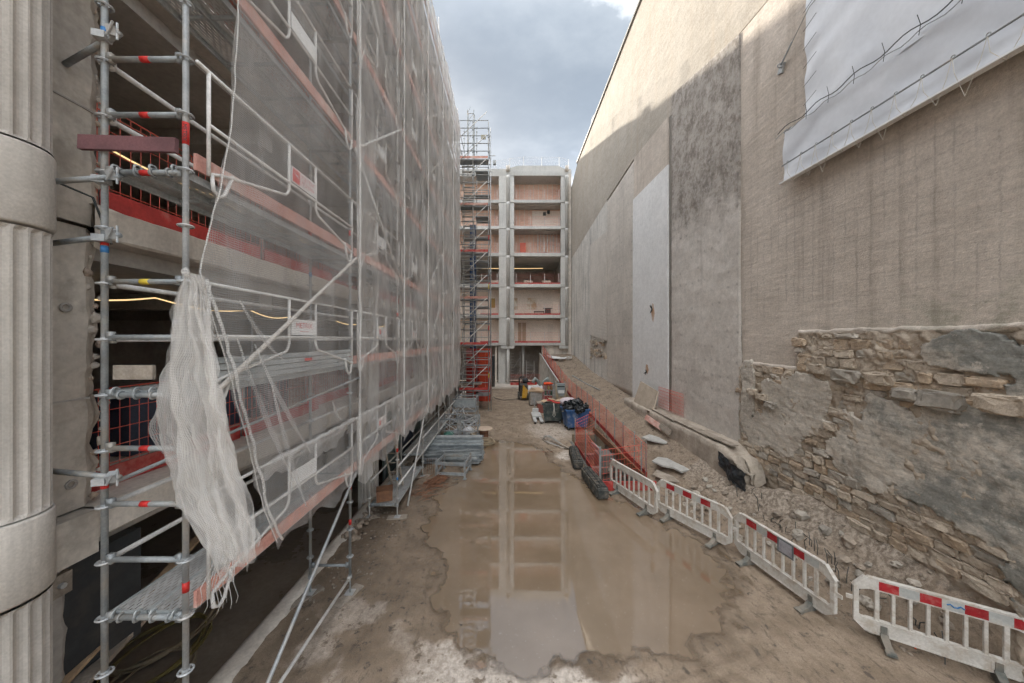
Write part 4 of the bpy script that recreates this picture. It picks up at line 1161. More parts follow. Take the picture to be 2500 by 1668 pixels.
# things on or at the scaffold
o = MB().cbox((-3.36, 2.90, 6.43), (0.86, 0.035, 0.125), 0, 0, rad(2.0)).build('end_board', PURP)
tag(o, 'purple stained board tied across the end of the upper scaffold deck', 'board')
tag(MB().cbox((-3.42, 3.0, 4.40), (0.36, 0.03, 0.13)).build('end_board', WOOD_G), 'weathered grey end board behind the hanging net', 'board')
lad = thing('leaning_ladder', (-3.22, 9.7, 0.42), 'wooden ladder leaning up from the low deck beside the rebar', 'ladder')
for s in (-0.16, 0.16): MB().bar((-3.24 + s, 9.62, 0.42), (-3.40 + s, 9.05, 2.5), 0.03, 0.055).build('stile', WOOD_G, lad)
for k in range(7):
    t = (k + 0.5) / 7
    MB().tube((-3.40 - 0.16 * t, 9.62 - 0.57 * t, 0.42 + 2.08 * t), (-3.08 - 0.16 * t, 9.62 - 0.57 * t, 0.42 + 2.08 * t), 0.015, 6).build('rung', WOOD_G, lad)
t = thing('wooden_crate', (-3.35, 8.8, 0.385), 'rust brown wooden block crate on the end of the low deck', 'crate')
BRW = mat('rust_brown_wood', (0.30, 0.15, 0.08), (0.2, 0.10, 0.06), rough=0.85, sc=6, bump=0.4)
MB().cbox((-3.33, 8.85, 0.53), (0.40, 0.36, 0.26), 0.35).build('body', BRW, t)
MB().cbox((-3.33, 8.85, 0.67), (0.42, 0.38, 0.02), 0.35).build('lid', BRW, t)
lbl = ['under the second inner standard', 'under the second outer standard', 'under the third inner standard', 'under the third outer standard', 'under the fourth inner standard', 'under the fourth outer standard']
for k, (x, y, a, L) in enumerate(((XI - 0.05, 5.92, 1.0, 0.62), (XO, 5.96, 1.25, 0.55), (XI, FY[2], 0.35, 0.5), (XO, FY[2], 0.12, 0.5), (XI, FY[3], 0.3, 0.5), (XO, FY[3], 0.2, 0.45))):
    tag(MB().cbox((x, y, 0.028), (L, 0.2, 0.05), a).build('sole_board', WOOD_G), 'worn timber sole board ' + lbl[k], 'sole board', 'sole boards')
tag(MB().path([(-4.03, 2.1, 6.42), (-4.0, 2.3, 6.17), (-3.98, 2.5, 6.06), (-4.0, 2.75, 6.05), (-3.95, 2.85, 6.08), (-3.80, 3.0, 6.0), (-3.75, 3.1, 5.6)], 0.010, 6).build('cable', CABLE, None, True), 'black cable slung from the fluted column to the first standard', 'cable')

# ---- safety nets
N_DENS = [0.29, 0.38, 0.46, 0.53, 0.59, 0.63]
nl = ['sheer white safety net over the first scaffold bay, its near edge pulled loose', 'sheer white safety net over the second scaffold bay beside the long diagonal', 'white safety net over the third scaffold bay', 'white safety net over the fourth scaffold bay', 'white safety net over the fifth scaffold bay', 'dense white safety net over the last bay beside the stair tower']
EZ = [2.1, 2.31, 2.83, 3.64, 4.09, 4.48, 4.88, 5.30, 5.58, 6.04, 6.6, 7.22, 8.14, 18]
EYv = [3.95, 3.87, 3.65, 3.43, 3.28, 3.18, 3.03, 2.90, 2.96, 3.08, 3.20, 3.27, 3.32, 3.36]
def net_edge(z): return table(z, EZ, EYv)
NETX = XO + 0.155
for i in range(6):
    nm = netting('net_bay_%d' % i, N_DENS[i])
    def fn(u, v, i=i):
        zb = 2.18 + 0.10 * math.sin(u * 7 + i) + 0.05 * math.sin(u * 19 + 2 * i)
        if i > 0: zb -= 0.02 + 0.28 * max(0, math.sin(u * math.pi * 2 + i)) ** 3
        z = lerp(zb, 17.1 - 0.05 * i, v)
        y0 = net_edge(z) if i == 0 else FY[i] - 0.03
        y = lerp(y0, FY[i + 1] + 0.03, u)
        bulge = (0.06 + 0.04 * math.sin(z * 0.7 + i * 2)) * math.sin(math.pi * u) * math.sin(math.pi * ((z - 2.2) % 2.0) / 2.0)
        wr = 0.055 * fb((y * 1.5, z * 0.5, i), 1.3, 4) + (0.045 * fb((y * 5, z * 2, i), 1.0, 3) if z < 3.3 else 0)
        return (NETX + bulge + wr, y, z)
    t = thing('safety_net', (NETX, (FY[i] + FY[i + 1]) / 2, 2.2), nl[i], 'safety net', 'nets on the scaffold')
    MB().grid(fn, 26, 130).build('net_sheet', nm, t, True)
    if i >= 1:
        for k, zz in enumerate((0.0,)):
            sp = [(NETX + 0.03 + 0.012 * fb((0, q * 0.7, i), 2), FY[i] + 0.02 * fb((3, q * 0.6, i), 2), lerp(2.2, 17.0, q / 40)) for q in range(41)]
            MB().path(sp, 0.022, 6).build('seam_roll', NET_ROLL if 'NET_ROLL' in globals() else netting('net_roll', 0.75), t, True)
    NET_ROLL = NET_ROLL if 'NET_ROLL' in globals() else bpy.data.materials.get('net_roll')
    if i == 0:
        NET_ROLL = netting('net_roll_near', 0.50)
        ep = [(NETX + 0.02 + 0.015 * fb((z * 3, 1, 0), 1), net_edge(z), z) for z in [2.3 + 0.06 * q for q in range(245)]]
        MB().path(ep, 0.006, 6).build('edge_cord', NET_ROLL, t, True)
        ep = [(NETX + 0.03 + 0.02 * fb((z * 4, 2, 0), 1), net_edge(z) + 0.05 + 0.03 * fb((z * 2, 3, 0), 1), z) for z in [2.3 + 0.06 * q for q in range(50)]]
        MB().path(ep, 0.014, 6).build('edge_cord', NET_ROLL, t, True)
        # gathered bunch knotted to the first standard
        N_BUNCH = netting('net_bunch', 0.30, 0.0095, (0.86, 0.84, 0.81), True, 0.45)
        SZ = [(5.258, -2.747, -2.720), (5.139, -2.815, -2.679), (5.003, -2.870, -2.645), (4.833, -2.917, -2.591), (4.629, -2.938, -2.543), (4.459, -3.006, -2.489), (4.255, -3.016, -2.441), (4.051, -3.033, -2.404), (3.915, -3.053, -2.380), (3.779, -3.026, -2.353), (3.609, -2.972, -2.326), (3.439, -2.955, -2.292), (3.269, -2.870, -2.251), (3.133, -2.747, -2.224), (2.997, -2.618, -2.196), (2.895, -2.516, -2.176), (2.80, -2.44, -2.19)]
        zz = [a[0] for a in reversed(SZ)]; xl = [a[1] for a in reversed(SZ)]; xr = [a[2] for a in reversed(SZ)]
        for lay in range(3):
            bm_ = MB(); uvs = []
            def fb_(u, v, lay=lay):
                z = lerp(5.27, 2.80 + 0.10 * lay, v)
                a, b2 = table(z, zz, xl), table(z, zz, xr)
                w0 = b2 - a
                a += (0.0, 0.22, 0.04)[lay] * w0 * v + 0.028 * fb((v * 4, lay, 1), 1.0, 4) * min(1, v * 5)
                b2 -= (0.0, 0.06, 0.30)[lay] * w0 * v - 0.015 * fb((v * 4, lay, 8), 1.0, 4) * min(1, v * 5)
                q = fb((u * 4, v * 4, lay * 3), 1.0, 4)
                uu = u + 0.035 * math.sin(u * 23 + 3 * lay + 2.2 * fb((v * 2, lay, 3), 1.0, 2)) + 0.02 * q
                x = lerp(a, b2, uu) + 0.02 * q * min(1, v * 4)
                amp = 0.01 + 0.085 * sstep(0, 0.5, v)
                y = 2.80 + 0.06 * lay + amp * (0.6 * math.sin(u * 9 + 1.2 * math.sin(v * 2.5 + lay) + lay) + 0.55 * math.sin(u * 25 + 2.5 * fb((v * 3, lay, 6), 1.0, 2))) + 0.05 * q
                rag = 0.16 * fb((u * 5, 1, lay), 1.0, 4) + 0.05 * math.sin(u * 31)
                return (x, y, z + (rag - 0.10 * (1 - u)) * sstep(0.82, 1.0, v))
            bm_.grid(fb_, 110, 90)
            o = bm_.build('net_bunch', N_BUNCH, t, True)
            uv = o.data.uv_layers.new(name='UVMap')
            for lp in o.data.loops:
                j, k2 = divmod(lp.vertex_index, 111)
                uv.data[lp.index].uv = (k2 / 110 * 1.15 + lay * 3.1, j / 90 * 2.5)
        tail = [Vector((-2.42, 2.78, 2.98)), Vector((-2.40, 2.75, 2.86)), Vector((-2.43, 2.74, 2.74)), Vector((-2.47, 2.74, 2.62)), Vector((-2.44, 2.74, 2.52)), Vector((-2.46, 2.74, 2.46))]
        for k in range(8):
            MB().path([q + Vector((0.016 * (k - 3.5) + 0.012 * math.sin(k * 5 + i2 * 1.3) + 0.004 * i2 * (k - 3), 0.01 * k, -0.02 * ((k * 3) % 5) * (i2 > 3))) for i2, q in enumerate(tail)], 0.008, 4, 0.002).build('torn_tail', NET_ROLL, t, True)
        MB().lump((-2.735, 2.78, 5.27), (0.03, 0.03, 0.035), 2, 1, 0.2).build('knot', NET_ROLL, t, True)
        # tension folds fanning out below the tied corner
        N_FOLD = netting('net_fold', 0.34)
        for (ya, za, yb, zb2) in ((3.28, 4.7, 4.15, 2.9), (3.5, 4.65, 4.5, 3.15), (3.3, 5.1, 3.95, 4.45), (3.75, 4.2, 4.4, 2.45), (5.05, 3.75, 5.4, 3.35)):
            MB().grid(lambda u, v: (NETX + 0.03 + 0.02 * math.sin(math.pi * v), lerp(ya, yb, u) + (v - 0.5) * 0.09 * math.sin(math.pi * u), lerp(za, zb2, u) - 0.05 * math.sin(math.pi * u)), 14, 4).build('tension_fold', N_FOLD, t, True)
# lumpy hem rolled over the lower rail
hm = thing('net_hem', (NETX, 8, 3.2), 'white net hem bundled over the lowest guard rail', 'net hem')
for a, b_ in ((3.9, 6.0), (6.1, 8.5), (8.7, 11.1), (11.2, 13.7)):
    mb = MB(); k = 50
    mb.path([(XO + 0.09 + 0.012 * fb((q, a, 0), 0.3, 3), lerp(a, b_, q / k), 3.235 + 0.015 * fb((q, a, 5), 0.25, 3)) for q in range(k + 1)], 0.036, 8)
    for i2 in range(len(mb.v)):
        q = mb.v[i2]; mb.v[i2] = q + Vector((0.02 * fb(q, 5, 3), 0, 0.022 * fb(q + Vector((3, 3, 3)), 5, 3)))
    mb.build('hem_roll', NET_ROLL, hm, True)
    def fold(u, v, a=a, b_=b_):
        y = lerp(a, b_, u); dr = 0.30 + 0.30 * fb((y * 1.3, a, 2), 1.0, 3)
        return (XO + 0.03 - 0.10 * v + 0.06 * fb((y * 4, v, 3), 1.0, 3), y + 0.05 * v * math.sin(y * 5), 3.23 - v * max(0.08, dr))
    MB().grid(fold, 70, 8).build('hem_flap', NET_ROLL, hm, True)

# ================================================================== STAIR TOWER
TX0_, TX1_, TYa, TYb = -3.20, -1.27, 21.4, 24.0
ST = thing('stair_tower', (-2.2, 22.7, 0), 'slender scaffold stair tower standing before the back building', 'stair tower')
for x in (TX0_, -2.28, TX1_):
    for y in (TYa, TYb):
        zt = 18.9 if x == TX1_ else (20.3 if y > 23 else 19.0)
        mb = MB().tube((x, y, 0.05), (x, y, zt), 0.026, 8)
        z = 0.4
        while z < zt: mb.tube((x, y, z - 0.008), (x, y, z + 0.008), 0.058, 6); z += 0.5
        mb.build('standard', GALV_D, ST, True)
MB().tube((TX1_ + 0.17, TYa + 0.2, 0.05), (TX1_ + 0.12, TYa + 0.2, 18.7), 0.026, 8).build('standard', GALV, ST, True)
LAND = [1.38, 4.35, 7.35, 10.4, 13.45, 16.5]
for li, z in enumerate(LAND):
    MB().box(TX0_, TX1_, TYa + 0.04, TYa + 0.65, z - 0.07, z).build('landing', GALV_D, ST)
    if z > 1.6: MB().box(TX0_, TX1_, TYb - 0.65, TYb - 0.04, z - 1.55, z - 1.48).build('landing', GALV_D, ST)
    MB().box(TX0_ + 0.03, TX1_ - 0.03, TYa - 0.035, TYa - 0.005, z + 0.02, z + 0.17).build('toe_board', REDW if li in (0, 1, 3) else PINK, ST)
    MB().box(-2.2, TX1_, TYa + 0.66, TYb - 0.66, z - 0.5, z - 0.44).build('dark_platform', GALV_D, ST)
    for k in range(1, 6):
        zz = z + 0.5 * k
        if k in (2, 4) or True:
            MB().tube((TX0_, TYa, zz), (TX1_, TYa, zz), 0.024, 7).build('ledger', GALV_D, ST, True)
        if k % 2 == 0: MB().tube((TX0_, TYb, zz), (TX1_, TYb, zz), 0.024, 7).build('ledger', GALV_D, ST, True)
        if k % 2 == 0:
            for x in (TX0_, TX1_): MB().tube((x, TYa, zz), (x, TYb, zz), 0.022, 7).build('ledger', GALV, ST, True)
    for d in (0.0, 1.5):
        MB().tube((TX0_, TYa - 0.05, z + d - 0.2), (TX1_ - 0.1, TYa - 0.05, z + d + 1.55), 0.024, 7).build('diagonal_brace', DUSTY, ST, True)
        MB().tube((TX1_ + 0.04, TYa, z + d), (TX1_ + 0.04, TYb, z + d + 1.5), 0.022, 7).build('diagonal_brace', GALV_D, ST, True)
    # two flights per storey
    for (ya, yb, za, zb2, xa, xb) in ((TYa + 0.65, TYb - 0.65, z - 2.97, z - 1.5, TX0_ + 0.08, -2.32), (TYb - 0.65, TYa + 0.65, z - 1.5, z, TX0_ + 0.1, -2.36)):
        if za < -0.2: za = 0.0 if zb2 > 0.1 else None
        if za is None: continue
        fl = MB().bar((xa, ya, za), (xa, yb, zb2), 0.03, 0.14).bar((xb, ya, za), (xb, yb, zb2), 0.03, 0.14)
        for k in range(6):
            t = (k + 0.5) / 6
            fl.box(xa + 0.016, xb - 0.016, lerp(ya, yb, t) - 0.11, lerp(ya, yb, t) + 0.11, lerp(za, zb2, t) - 0.015, lerp(za, zb2, t) + 0.015)
        fl.build('stair_flight', DUSTY, ST)
        MB().path([(xa, ya, za + 0.95), (xa, yb, zb2 + 0.95)], 0.018, 6).build('handrail', DUSTY, ST)
for zz in (17.0, 17.5, 18.0, 18.5):
    for y in (TYa, TYb): MB().tube((TX0_, y, zz), (TX1_ + 0.06, y, zz), 0.024, 7).build('ledger', GALV_D, ST, True)
MB().box(-1.75, -1.45, TYa - 0.03, TYa - 0.01, 17.75, 18.05).build('sign_plate', mat('khaki_plate', (0.36, 0.33, 0.25), rough=0.6), ST)
t = MB().box(TX1_ + 0.3, TX1_ + 0.48, TYa + 0.05, TYa + 0.25, 16.2, 16.45).build('flood_lamp', GALV_D, ST)
MB().tube((TX1_, TYa + 0.1, 16.75), (TX1_ + 0.45, TYa + 0.1, 16.75), 0.02, 6).build('lamp_arm', GALV_D, ST)
mast = MB()
for x in (-2.92, -2.47):
    mast.tube((x, TYb - 0.3, 16.5), (x, TYb - 0.3, 21.3), 0.032, 8); mast.tube((x + 0.03, TYb - 0.02, 16.5), (x + 0.03, TYb - 0.02, 21.2), 0.024, 8)
for k in range(9):
    z = 16.8 + 0.53 * k
    mast.tube((-2.92, TYb - 0.3, z), (-2.47, TYb - 0.3, z), 0.02, 6)
    mast.tube((-2.92, TYb - 0.3, z), (-2.47, TYb - 0.3, z + 0.5) if k % 2 else (-2.70, TYb - 0.3, z + 0.5), 0.013, 6)
mast.build('hoist_mast', GALV_D, ST)
for k, z in enumerate((2.2, 5.3, 8.0, 11.2)):
    MB().tube((TX1_ + 0.02, TYa - 0.03, z), (TX1_ + 0.02, TYa - 0.03, z + 0.3), 0.03, 8).build('tape_mark', REDT if k % 2 else YELT, ST)
tag(MB().cbox((TX1_ + 0.02, TYa, 0.03), (0.35, 0.25, 0.06)).build('sole_board', WOOD_G), 'timber sole board under the stair tower corner', 'sole board', 'sole boards')
ORNG = mat('orange_red_sheet', (0.62, 0.085, 0.03), (0.45, 0.05, 0.03), rough=0.6, sc=2, bump=0.2)
t = thing('red_hoarding', (-2.2, 25.3, 0), 'bright orange red hoarding behind the foot of the stair tower', 'hoarding')
for k in range(4): MB().box(-3.2 + 0.49 * k, -2.72 + 0.49 * k, 25.2 + 0.03 * (k % 2), 25.26 + 0.03 * (k % 2), -0.1, 4.0).build('sheet', ORNG if k > 1 else REDW, t)
MB().box(-3.2, -1.24, 25.27, 25.33, 1.2, 1.3).box(-3.2, -1.24, 25.30, 25.33, 2.8, 2.9).build('rail', GALV_D, t)
t = thing('timber_floor', (-2.3, 23.0, 1.6), 'pale boarded platform low inside the stair tower', 'platform')
for k in range(6): MB().box(-3.0 + 0.2 * k, -2.82 + 0.2 * k, 22.2, 23.6, 1.62, 1.66).build('board', WOOD_G, t)
t = thing('blue_cladding', (-2.75, 25.42, -0.1), 'dark blue vertical cladding strip behind the stair tower', 'cladding')
for k in range(3): MB().box(-2.95 + 0.16 * k, -2.81 + 0.16 * k, 25.4, 25.44, -0.1, 13.6).build('strip', mat('deep_blue', (0.04, 0.09, 0.2), rough=0.6) if k == 0 else bpy.data.materials['deep_blue'], t)

# ================================================================== BACK BUILDING
BY = 35.4
BB = thing('concrete_block', (2, BY + 4, -0.4), 'gutted concrete apartment block closing the far end of the site', 'building')
SL = [(4.06, 4.35), (7.02, 7.36), (10.36, 10.70), (13.70, 14.08), (16.65, 16.96), (19.48, 19.80)]
PINKB = mat('salmon_plasterboard', (0.80, 0.56, 0.44), (0.72, 0.48, 0.365), rough=0.9, sc=0.7, fine=8, bump=0.05, streak=0.15)
BEIGEB = mat('beige_plaster', (0.80, 0.69, 0.60), (0.74, 0.63, 0.54), rough=0.9, sc=0.6, fine=8, bump=0.05)
TANB = mat('tan_board', (0.54, 0.39, 0.29), (0.46, 0.33, 0.24), rough=0.9, sc=0.8, fine=8, bump=0.05)
STUD = mat('pale_stud', (0.70, 0.68, 0.65), rough=0.7, bump=0)
def bslab(x0, x1, z0, z1, y0=BY, y1=44.0, nm='floor_slab', mt=CONC_L):
    mb = MB().box(x0, x1, y0, y1, z0, z1)
    return mb.build(nm, mt, BB)
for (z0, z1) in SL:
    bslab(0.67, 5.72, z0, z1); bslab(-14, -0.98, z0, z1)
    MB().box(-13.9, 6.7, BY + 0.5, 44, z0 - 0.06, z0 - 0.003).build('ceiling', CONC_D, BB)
# flat pilasters, round columns and the ragged right edge
for i in range(6):
    z0 = SL[i][0]; z1 = SL[i + 1][0] if i < 5 else 22.35
    MB().box(-0.98, -0.16, BY - 0.06, BY + 0.6, z0 + 0.01, z1 - 0.01).build('pilaster', CONC_L, BB)
    MB().box(0.20, 0.67, BY - 0.03, BY + 0.6, z0 + 0.01, z1 - 0.01).build('pilaster', CONC_L, BB)
    MB().box(5.73, 6.18, BY - 0.02, BY + 0.6, z0 + 0.01, z1 - 0.01).build('pilaster', CONC_L, BB)
    MB().lathe([(0.185, 0.0), (0.185, z1 - z0 - 0.32), (0.20, z1 - z0 - 0.30), (0.20, z1 - z0 - 0.005)], (0.02, BY - 0.12, z0), 20).build('round_column', CONC_L, BB, True)
    MB().lathe([(0.17, 0.0), (0.17, z1 - z0 - 0.32), (0.185, z1 - z0 - 0.30), (0.185, z1 - z0 - 0.005)], (6.34, BY - 0.12, z0), 20).build('round_column', CONC_L, BB, True)
    for (xa, xb) in ((0.16, 0.70), (5.70, 6.24), (-1.0, -0.14)):
        MB().box(xa, xb, BY - 0.10, BY + 0.3, SL[i][0] + 0.02, SL[i][1] - 0.01).build('capital', CONC_L, BB)
MB().box(6.52, 6.86, BY - 0.02, BY + 2, 2.6, 22.6).build('edge_strip', CONC, BB)
rq = random.Random(4)
for k in range(40):
    MB().lump((6.52, BY - 0.02, 4.2 + k * 0.46 + rq.uniform(-0.1, 0.1)), (0.05, 0.06, rq.uniform(0.05, 0.14)), k, 0, 0.4).build('rough_edge', CONC_D, BB)
# attic band and parapet, canted in plan towards both ends
def band(z0, z1, out, nm, mt):
    plan = [(-14, BY), (-1.0, BY), (0.15, BY - out * 0.3), (0.9, BY - out), (5.5, BY - out), (6.2, BY - out * 0.3), (6.86, BY), (6.86, 45), (-14, 45)]
    MB().prism(plan, lambda u, v, d: (u, v, d), z0, z1).build(nm, mt, BB)
band(22.35, 22.82, 0.12, 'roof_slab', CONC_L)
plan = [(-14, 22.82), (-1.6, 22.82), (-1.6, 23.15), (-0.3, 23.2), (1.3, 23.5), (5.3, 23.5), (6.0, 23.2), (6.85, 23.1), (6.85, 22.82)]
MB().prism([(-14, 22.825), (6.85, 22.825), (6.85, 23.1), (6.1, 23.15), (5.4, 23.5), (1.2, 23.5), (-0.2, 23.15), (-14, 23.05)], lambda u, v, d: (u, d, v), BY + 0.02, BY + 0.32).build('parapet', CONC_L, BB)
MB().box(-14, -13.7, BY, 45, -0.4, 22.3).build('side_wall', CONC, BB)
MB().lathe([(0.2, 0), (0.2, 0.55)], (0.02, BY - 0.12, 22.83), 16).build('column_stub', CONC, BB, True)
MB().lathe([(0.18, 0), (0.18, 0.55)], (6.34, BY - 0.12, 22.83), 16).build('column_stub', CONC, BB, True)
# partitions set back inside each storey with studs
PY = 37.2
for i in range(6):
    z0 = SL[i][1]; z1 = SL[i + 1][0] if i < 5 else 22.35
    mt = [BEIGEB, BEIGEB, INNER, PINKB, PINKB, PINKB][i]
    py = PY if i != 2 else 42.5
    MB().box(-13.7, 6.8, py, py + 0.12, z0 + 0.002, z1 - 0.065).build('partition', mt, BB)
    MB().box(6.0, 6.12, BY + 0.6, py, z0 + 0.002, z1 - 0.065).build('partition', CONC_D if i == 2 else mt, BB)
    if i in (3, 4, 5):
        for k in range(10):
            x = 0.8 + 0.53 * k
            if i == 4 and x > 2.6: continue
            MB().box(x - 0.025, x + 0.025, py - 0.03, py - 0.002, z0 + 0.01, z1 - 0.1).build('stud', STUD, BB)
        for x in (-2.6, -2.0, -1.5): MB().box(x - 0.025, x + 0.025, py - 0.03, py - 0.002, z0 + 0.01, z1 - 0.1).build('stud', STUD, BB)
    if i == 3:
        for k in range(7): MB().box(3.3 + 0.36 * k, 3.38 + 0.36 * k, py - 0.35, py - 0.28, z0 + 0.01, z1 - 0.1).build('stud', STUD, BB)
MB().box(2.75, 6.0, PY - 0.06, PY - 0.032, SL[4][1] + 0.01, 19.3).build('partition_board', BEIGEB, BB)
MB().box(1.15, 1.55, PY - 0.05, PY - 0.004, SL[0][1] + 0.01, 6.6).box(1.62, 2.05, PY - 0.05, PY - 0.004, SL[0][1] + 0.01, 6.6).build('partition_board', TANB, BB)
for (x, w_, z, h) in ((4.5, 0.6, 4.36, 2.1), (5.1, 0.7, 7.37, 1.6)):
    MB().box(x, x + w_, PY - 0.045, PY - 0.004, z, z + h).build('partition_board', BEIGEB, BB)
# mottled sheets pinned to the wall, plain abstract stains
POST = mat('mottled_sheet', (0.72, 0.68, 0.60), (0.50, 0.34, 0.22), rough=0.8, sc=1.6, fine=6, bump=0)
for k, (x0, x1, z0, z1, mt) in enumerate(((0.72, 1.1, 8.1, 9.4, POST), (2.15, 3.25, 8.1, 9.4, POST), (-2.0, -1.45, 8.3, 9.35, mat('gold_sheet', (0.50, 0.32, 0.12), rough=0.8)))):
    tag(MB().box(x0, x1, PY - 0.03, PY - 0.005, z0, z1).build('wall_sheet', mt), ['narrow stained sheet on the third-storey wall beside the column', 'square stained white sheet on the beige third-storey wall', 'gold coloured sheet on the wall left of the wide pilaster'][k], 'wall sheet')
DARKK = mat('dark_equipment', (0.06, 0.055, 0.05), rough=0.6)
t = thing('workbench', (4.0, PY - 0.8, 7.36), 'dark workbench with a machine on the third-storey floor', 'workbench')
MB().box(2.9, 4.1, 36.3, 36.8, 7.75, 7.85).box(2.95, 3.0, 36.35, 36.4, 7.36, 7.75).box(3.95, 4.05, 36.35, 36.4, 7.36, 7.75).build('bench', DARKK, t)
MB().box(4.15, 4.75, 36.3, 36.8, 7.36, 8.15).box(3.95, 4.95, 36.4, 36.7, 8.15, 8.2).build('machine', DARKK, t)
for k, (x, z) in enumerate(((3.95, 18.65), (4.4, 18.85))):
    tag(MB().box(x, x + 0.3, 36.6, 36.9, z, z + 0.28).build('lamp_box', DARKK), ['lower black box hanging under the fifth slab', 'upper black box hanging under the fifth slab'][k], 'lamp box')
tag(MB().box(1.35, 2.0, 36.6, 36.65, 14.1, 15.5).build('red_door', mat('salmon_red_door', (0.62, 0.16, 0.11), rough=0.7)), 'salmon red door leaf leaning inside the fourth storey', 'door')
tag(MB().box(0.72, 1.75, 36.2, 36.5, 19.81, 20.15).build('white_crate', WHITE_P), 'long white crate on the top floor edge', 'crate')
for k, x in enumerate((1.75, 3.75, -1.9)):
    tag(MB().box(x, x + 0.95, BY + 0.45, BY + 0.8, 10.71, 11.15).build('beige_carton', mat('beige_carton', (0.58, 0.50, 0.41), rough=0.8) if k == 0 else bpy.data.materials['beige_carton']), ['left beige carton on the dark storey of the back block', 'right beige carton on the dark storey of the back block', 'beige carton left of the wide pilaster'][k], 'carton')
tag(MB().path([(-3.0, 37.3, 12.78), (0.9, 37.4, 12.8), (2.4, 37.35, 12.78), (4.0, 37.4, 12.82)], 0.03, 6).build('light_rope', GLOW), 'glowing light rope under the ceiling of the dark storey', 'light rope', 'glowing light ropes')
# guards along each floor edge
GPOST = mat('white_post', (0.70, 0.68, 0.66), rough=0.6, bump=0)
fl = ['first', 'second', 'third', 'fourth', 'fifth', 'sixth']
for i, (z0, z1) in enumerate(SL):
    for nmx, x0, x1 in (('wide bay', 0.75, 5.68), ('narrow bay', -3.0, -1.02)):
        g = thing('edge_guard', ((x0 + x1) / 2, BY + 0.2, z1), f'thin wire guard rail with red toe strip on the {fl[i]} floor edge, {nmx}', 'guard rail', 'guards of the back block')
        mb = MB(); k = 4 if x1 - x0 > 3 else 2
        for q in range(k): mb.box(lerp(x0 + 0.15, x1 - 0.15, q / (k - 1)) - 0.025, lerp(x0 + 0.15, x1 - 0.15, q / (k - 1)) + 0.025, BY + 0.18, BY + 0.22, z1, z1 + 1.15)
        mb.build('post', GPOST, g)
        mb = MB()
        for q in range(6): mb.tube((x0, BY + 0.17, z1 + 0.25 + 0.17 * q), (x1, BY + 0.17, z1 + 0.25 + 0.17 * q), 0.006, 4)
        mb.build('wire', REDM, g)
        MB().box(x0, x1, BY + 0.12, BY + 0.15, z1 + 0.003, z1 + (0.17 if i < 3 else 0.06)).build('toe_strip', REDW, g)
g = thing('roof_guard', (2, BY + 0.6, 23.1), 'thin wire guard rail along the roof edge of the back block', 'guard rail')
rp = [(-3.2, BY + 0.2, 22.9), (-1.4, BY + 0.2, 22.95), (0.2, BY + 0.2, 23.2), (1.7, BY + 0.4, 23.5), (3.7, BY + 0.4, 23.5), (5.6, BY + 0.4, 23.45), (6.6, BY + 0.2, 23.1)]
for a, q in enumerate(rp): MB().box(q[0] - 0.025, q[0] + 0.025, q[1] - 0.02, q[1] + 0.02, q[2] - 0.1, q[2] + 1.15).build('post', GPOST, g)
for q in range(7):
    MB().path([(a, b_, c + 0.2 + 0.155 * q) for a, b_, c in rp], 0.006 if q < 6 else 0.012, 4).build('wire', GPOST, g)
# ground floor: columns, dark back, small tower scaffold, retaining wall of the ramp
MB().box(-13.7, 6.8, 41.0, 41.2, -0.4, 4.0).build('back_partition', INNER, BB)
for (x, r, y) in ((0.02, 0.17, BY + 0.1), (1.7, 0.14, BY + 1.2)):
    MB().lathe([(r, 0), (r, 4.45)], (x, y, -0.4), 18).build('ground_column', CONC_L, BB, True)
MB().box(-1.05, -0.25, BY + 0.4, BY + 1.0, -0.4, 4.0).build('ground_pier', CONC_L, BB)
MB().box(-1.4, -1.2, BY + 0.3, BY + 0.5, -0.4, 4.0).build('ground_pier', CONC, BB)
MB().box(-0.75, 0.70, BY - 0.14, BY + 0.35, 3.72, 4.04).box(5.55, 6.5, BY - 0.14, BY + 0.35, 3.72, 4.04).build('corbel', CONC_L, BB)
MB().box(3.7, 6.9, BY + 0.4, BY + 0.7, 2.5, 4.05).build('low_wall', CONC, BB)
struct(MB().box(-3.0, 3.4, 33.2, 37.0, -0.5, -0.12).build('back_step', CONC))
def small_tower(x, y, w_, h, label):
    t = thing('tower_scaffold', (x, y, -0.12), label, 'tower scaffold', 'small scaffolds under the back block')
    for sx_ in (0, w_):
        for sy_ in (0, 0.8): MB().tube((x + sx_, y + sy_, -0.12), (x + sx_, y + sy_, h), 0.025, 6).build('standard', DUSTY, t)
    for k in range(int(h / 0.32)):
        MB().tube((x, y, 0.2 + 0.32 * k), (x + w_ * (0.3 if k % 5 else 1), y, 0.2 + 0.32 * k), 0.018, 5).build('rung', DUSTY, t)
    for k in range(int(h / 1.4)):
        MB().tube((x + 0.3 * w_, y - 0.03, 0.1 + 1.4 * k), (x + w_, y - 0.03, 1.3 + 1.4 * k), 0.018, 5).build('brace', DUSTY, t)
    MB().box(x - 0.05, x + w_ + 0.05, y, y + 0.8, h * 0.45, h * 0.45 + 0.06).build('deck', WOOD_G, t)
small_tower(0.35, BY + 1.8, 1.05, 3.3, 'grey tower scaffold between the two ground floor columns')
small_tower(2.1, BY + 1.6, 0.9, 2.3, 'lower tower scaffold right of the narrow ground floor column')
for k, (x, y) in enumerate(((0.25, 34.6), (1.9, 34.8))):
    guard = thing('mesh_guard', (x, y, -0.12), ['red wire guard panel before the first ground floor column', 'red wire guard panel before the tower scaffolds'][k], 'guard panel', 'red guards under the back block', rad(-90))
    link('wire_mesh', WPM[2.2][0], guard, local=True, scale=(1, 0.72, 1)); link('toe_board', WPM[2.2][1], guard, local=True, scale=(1, 0.72, 1.3))
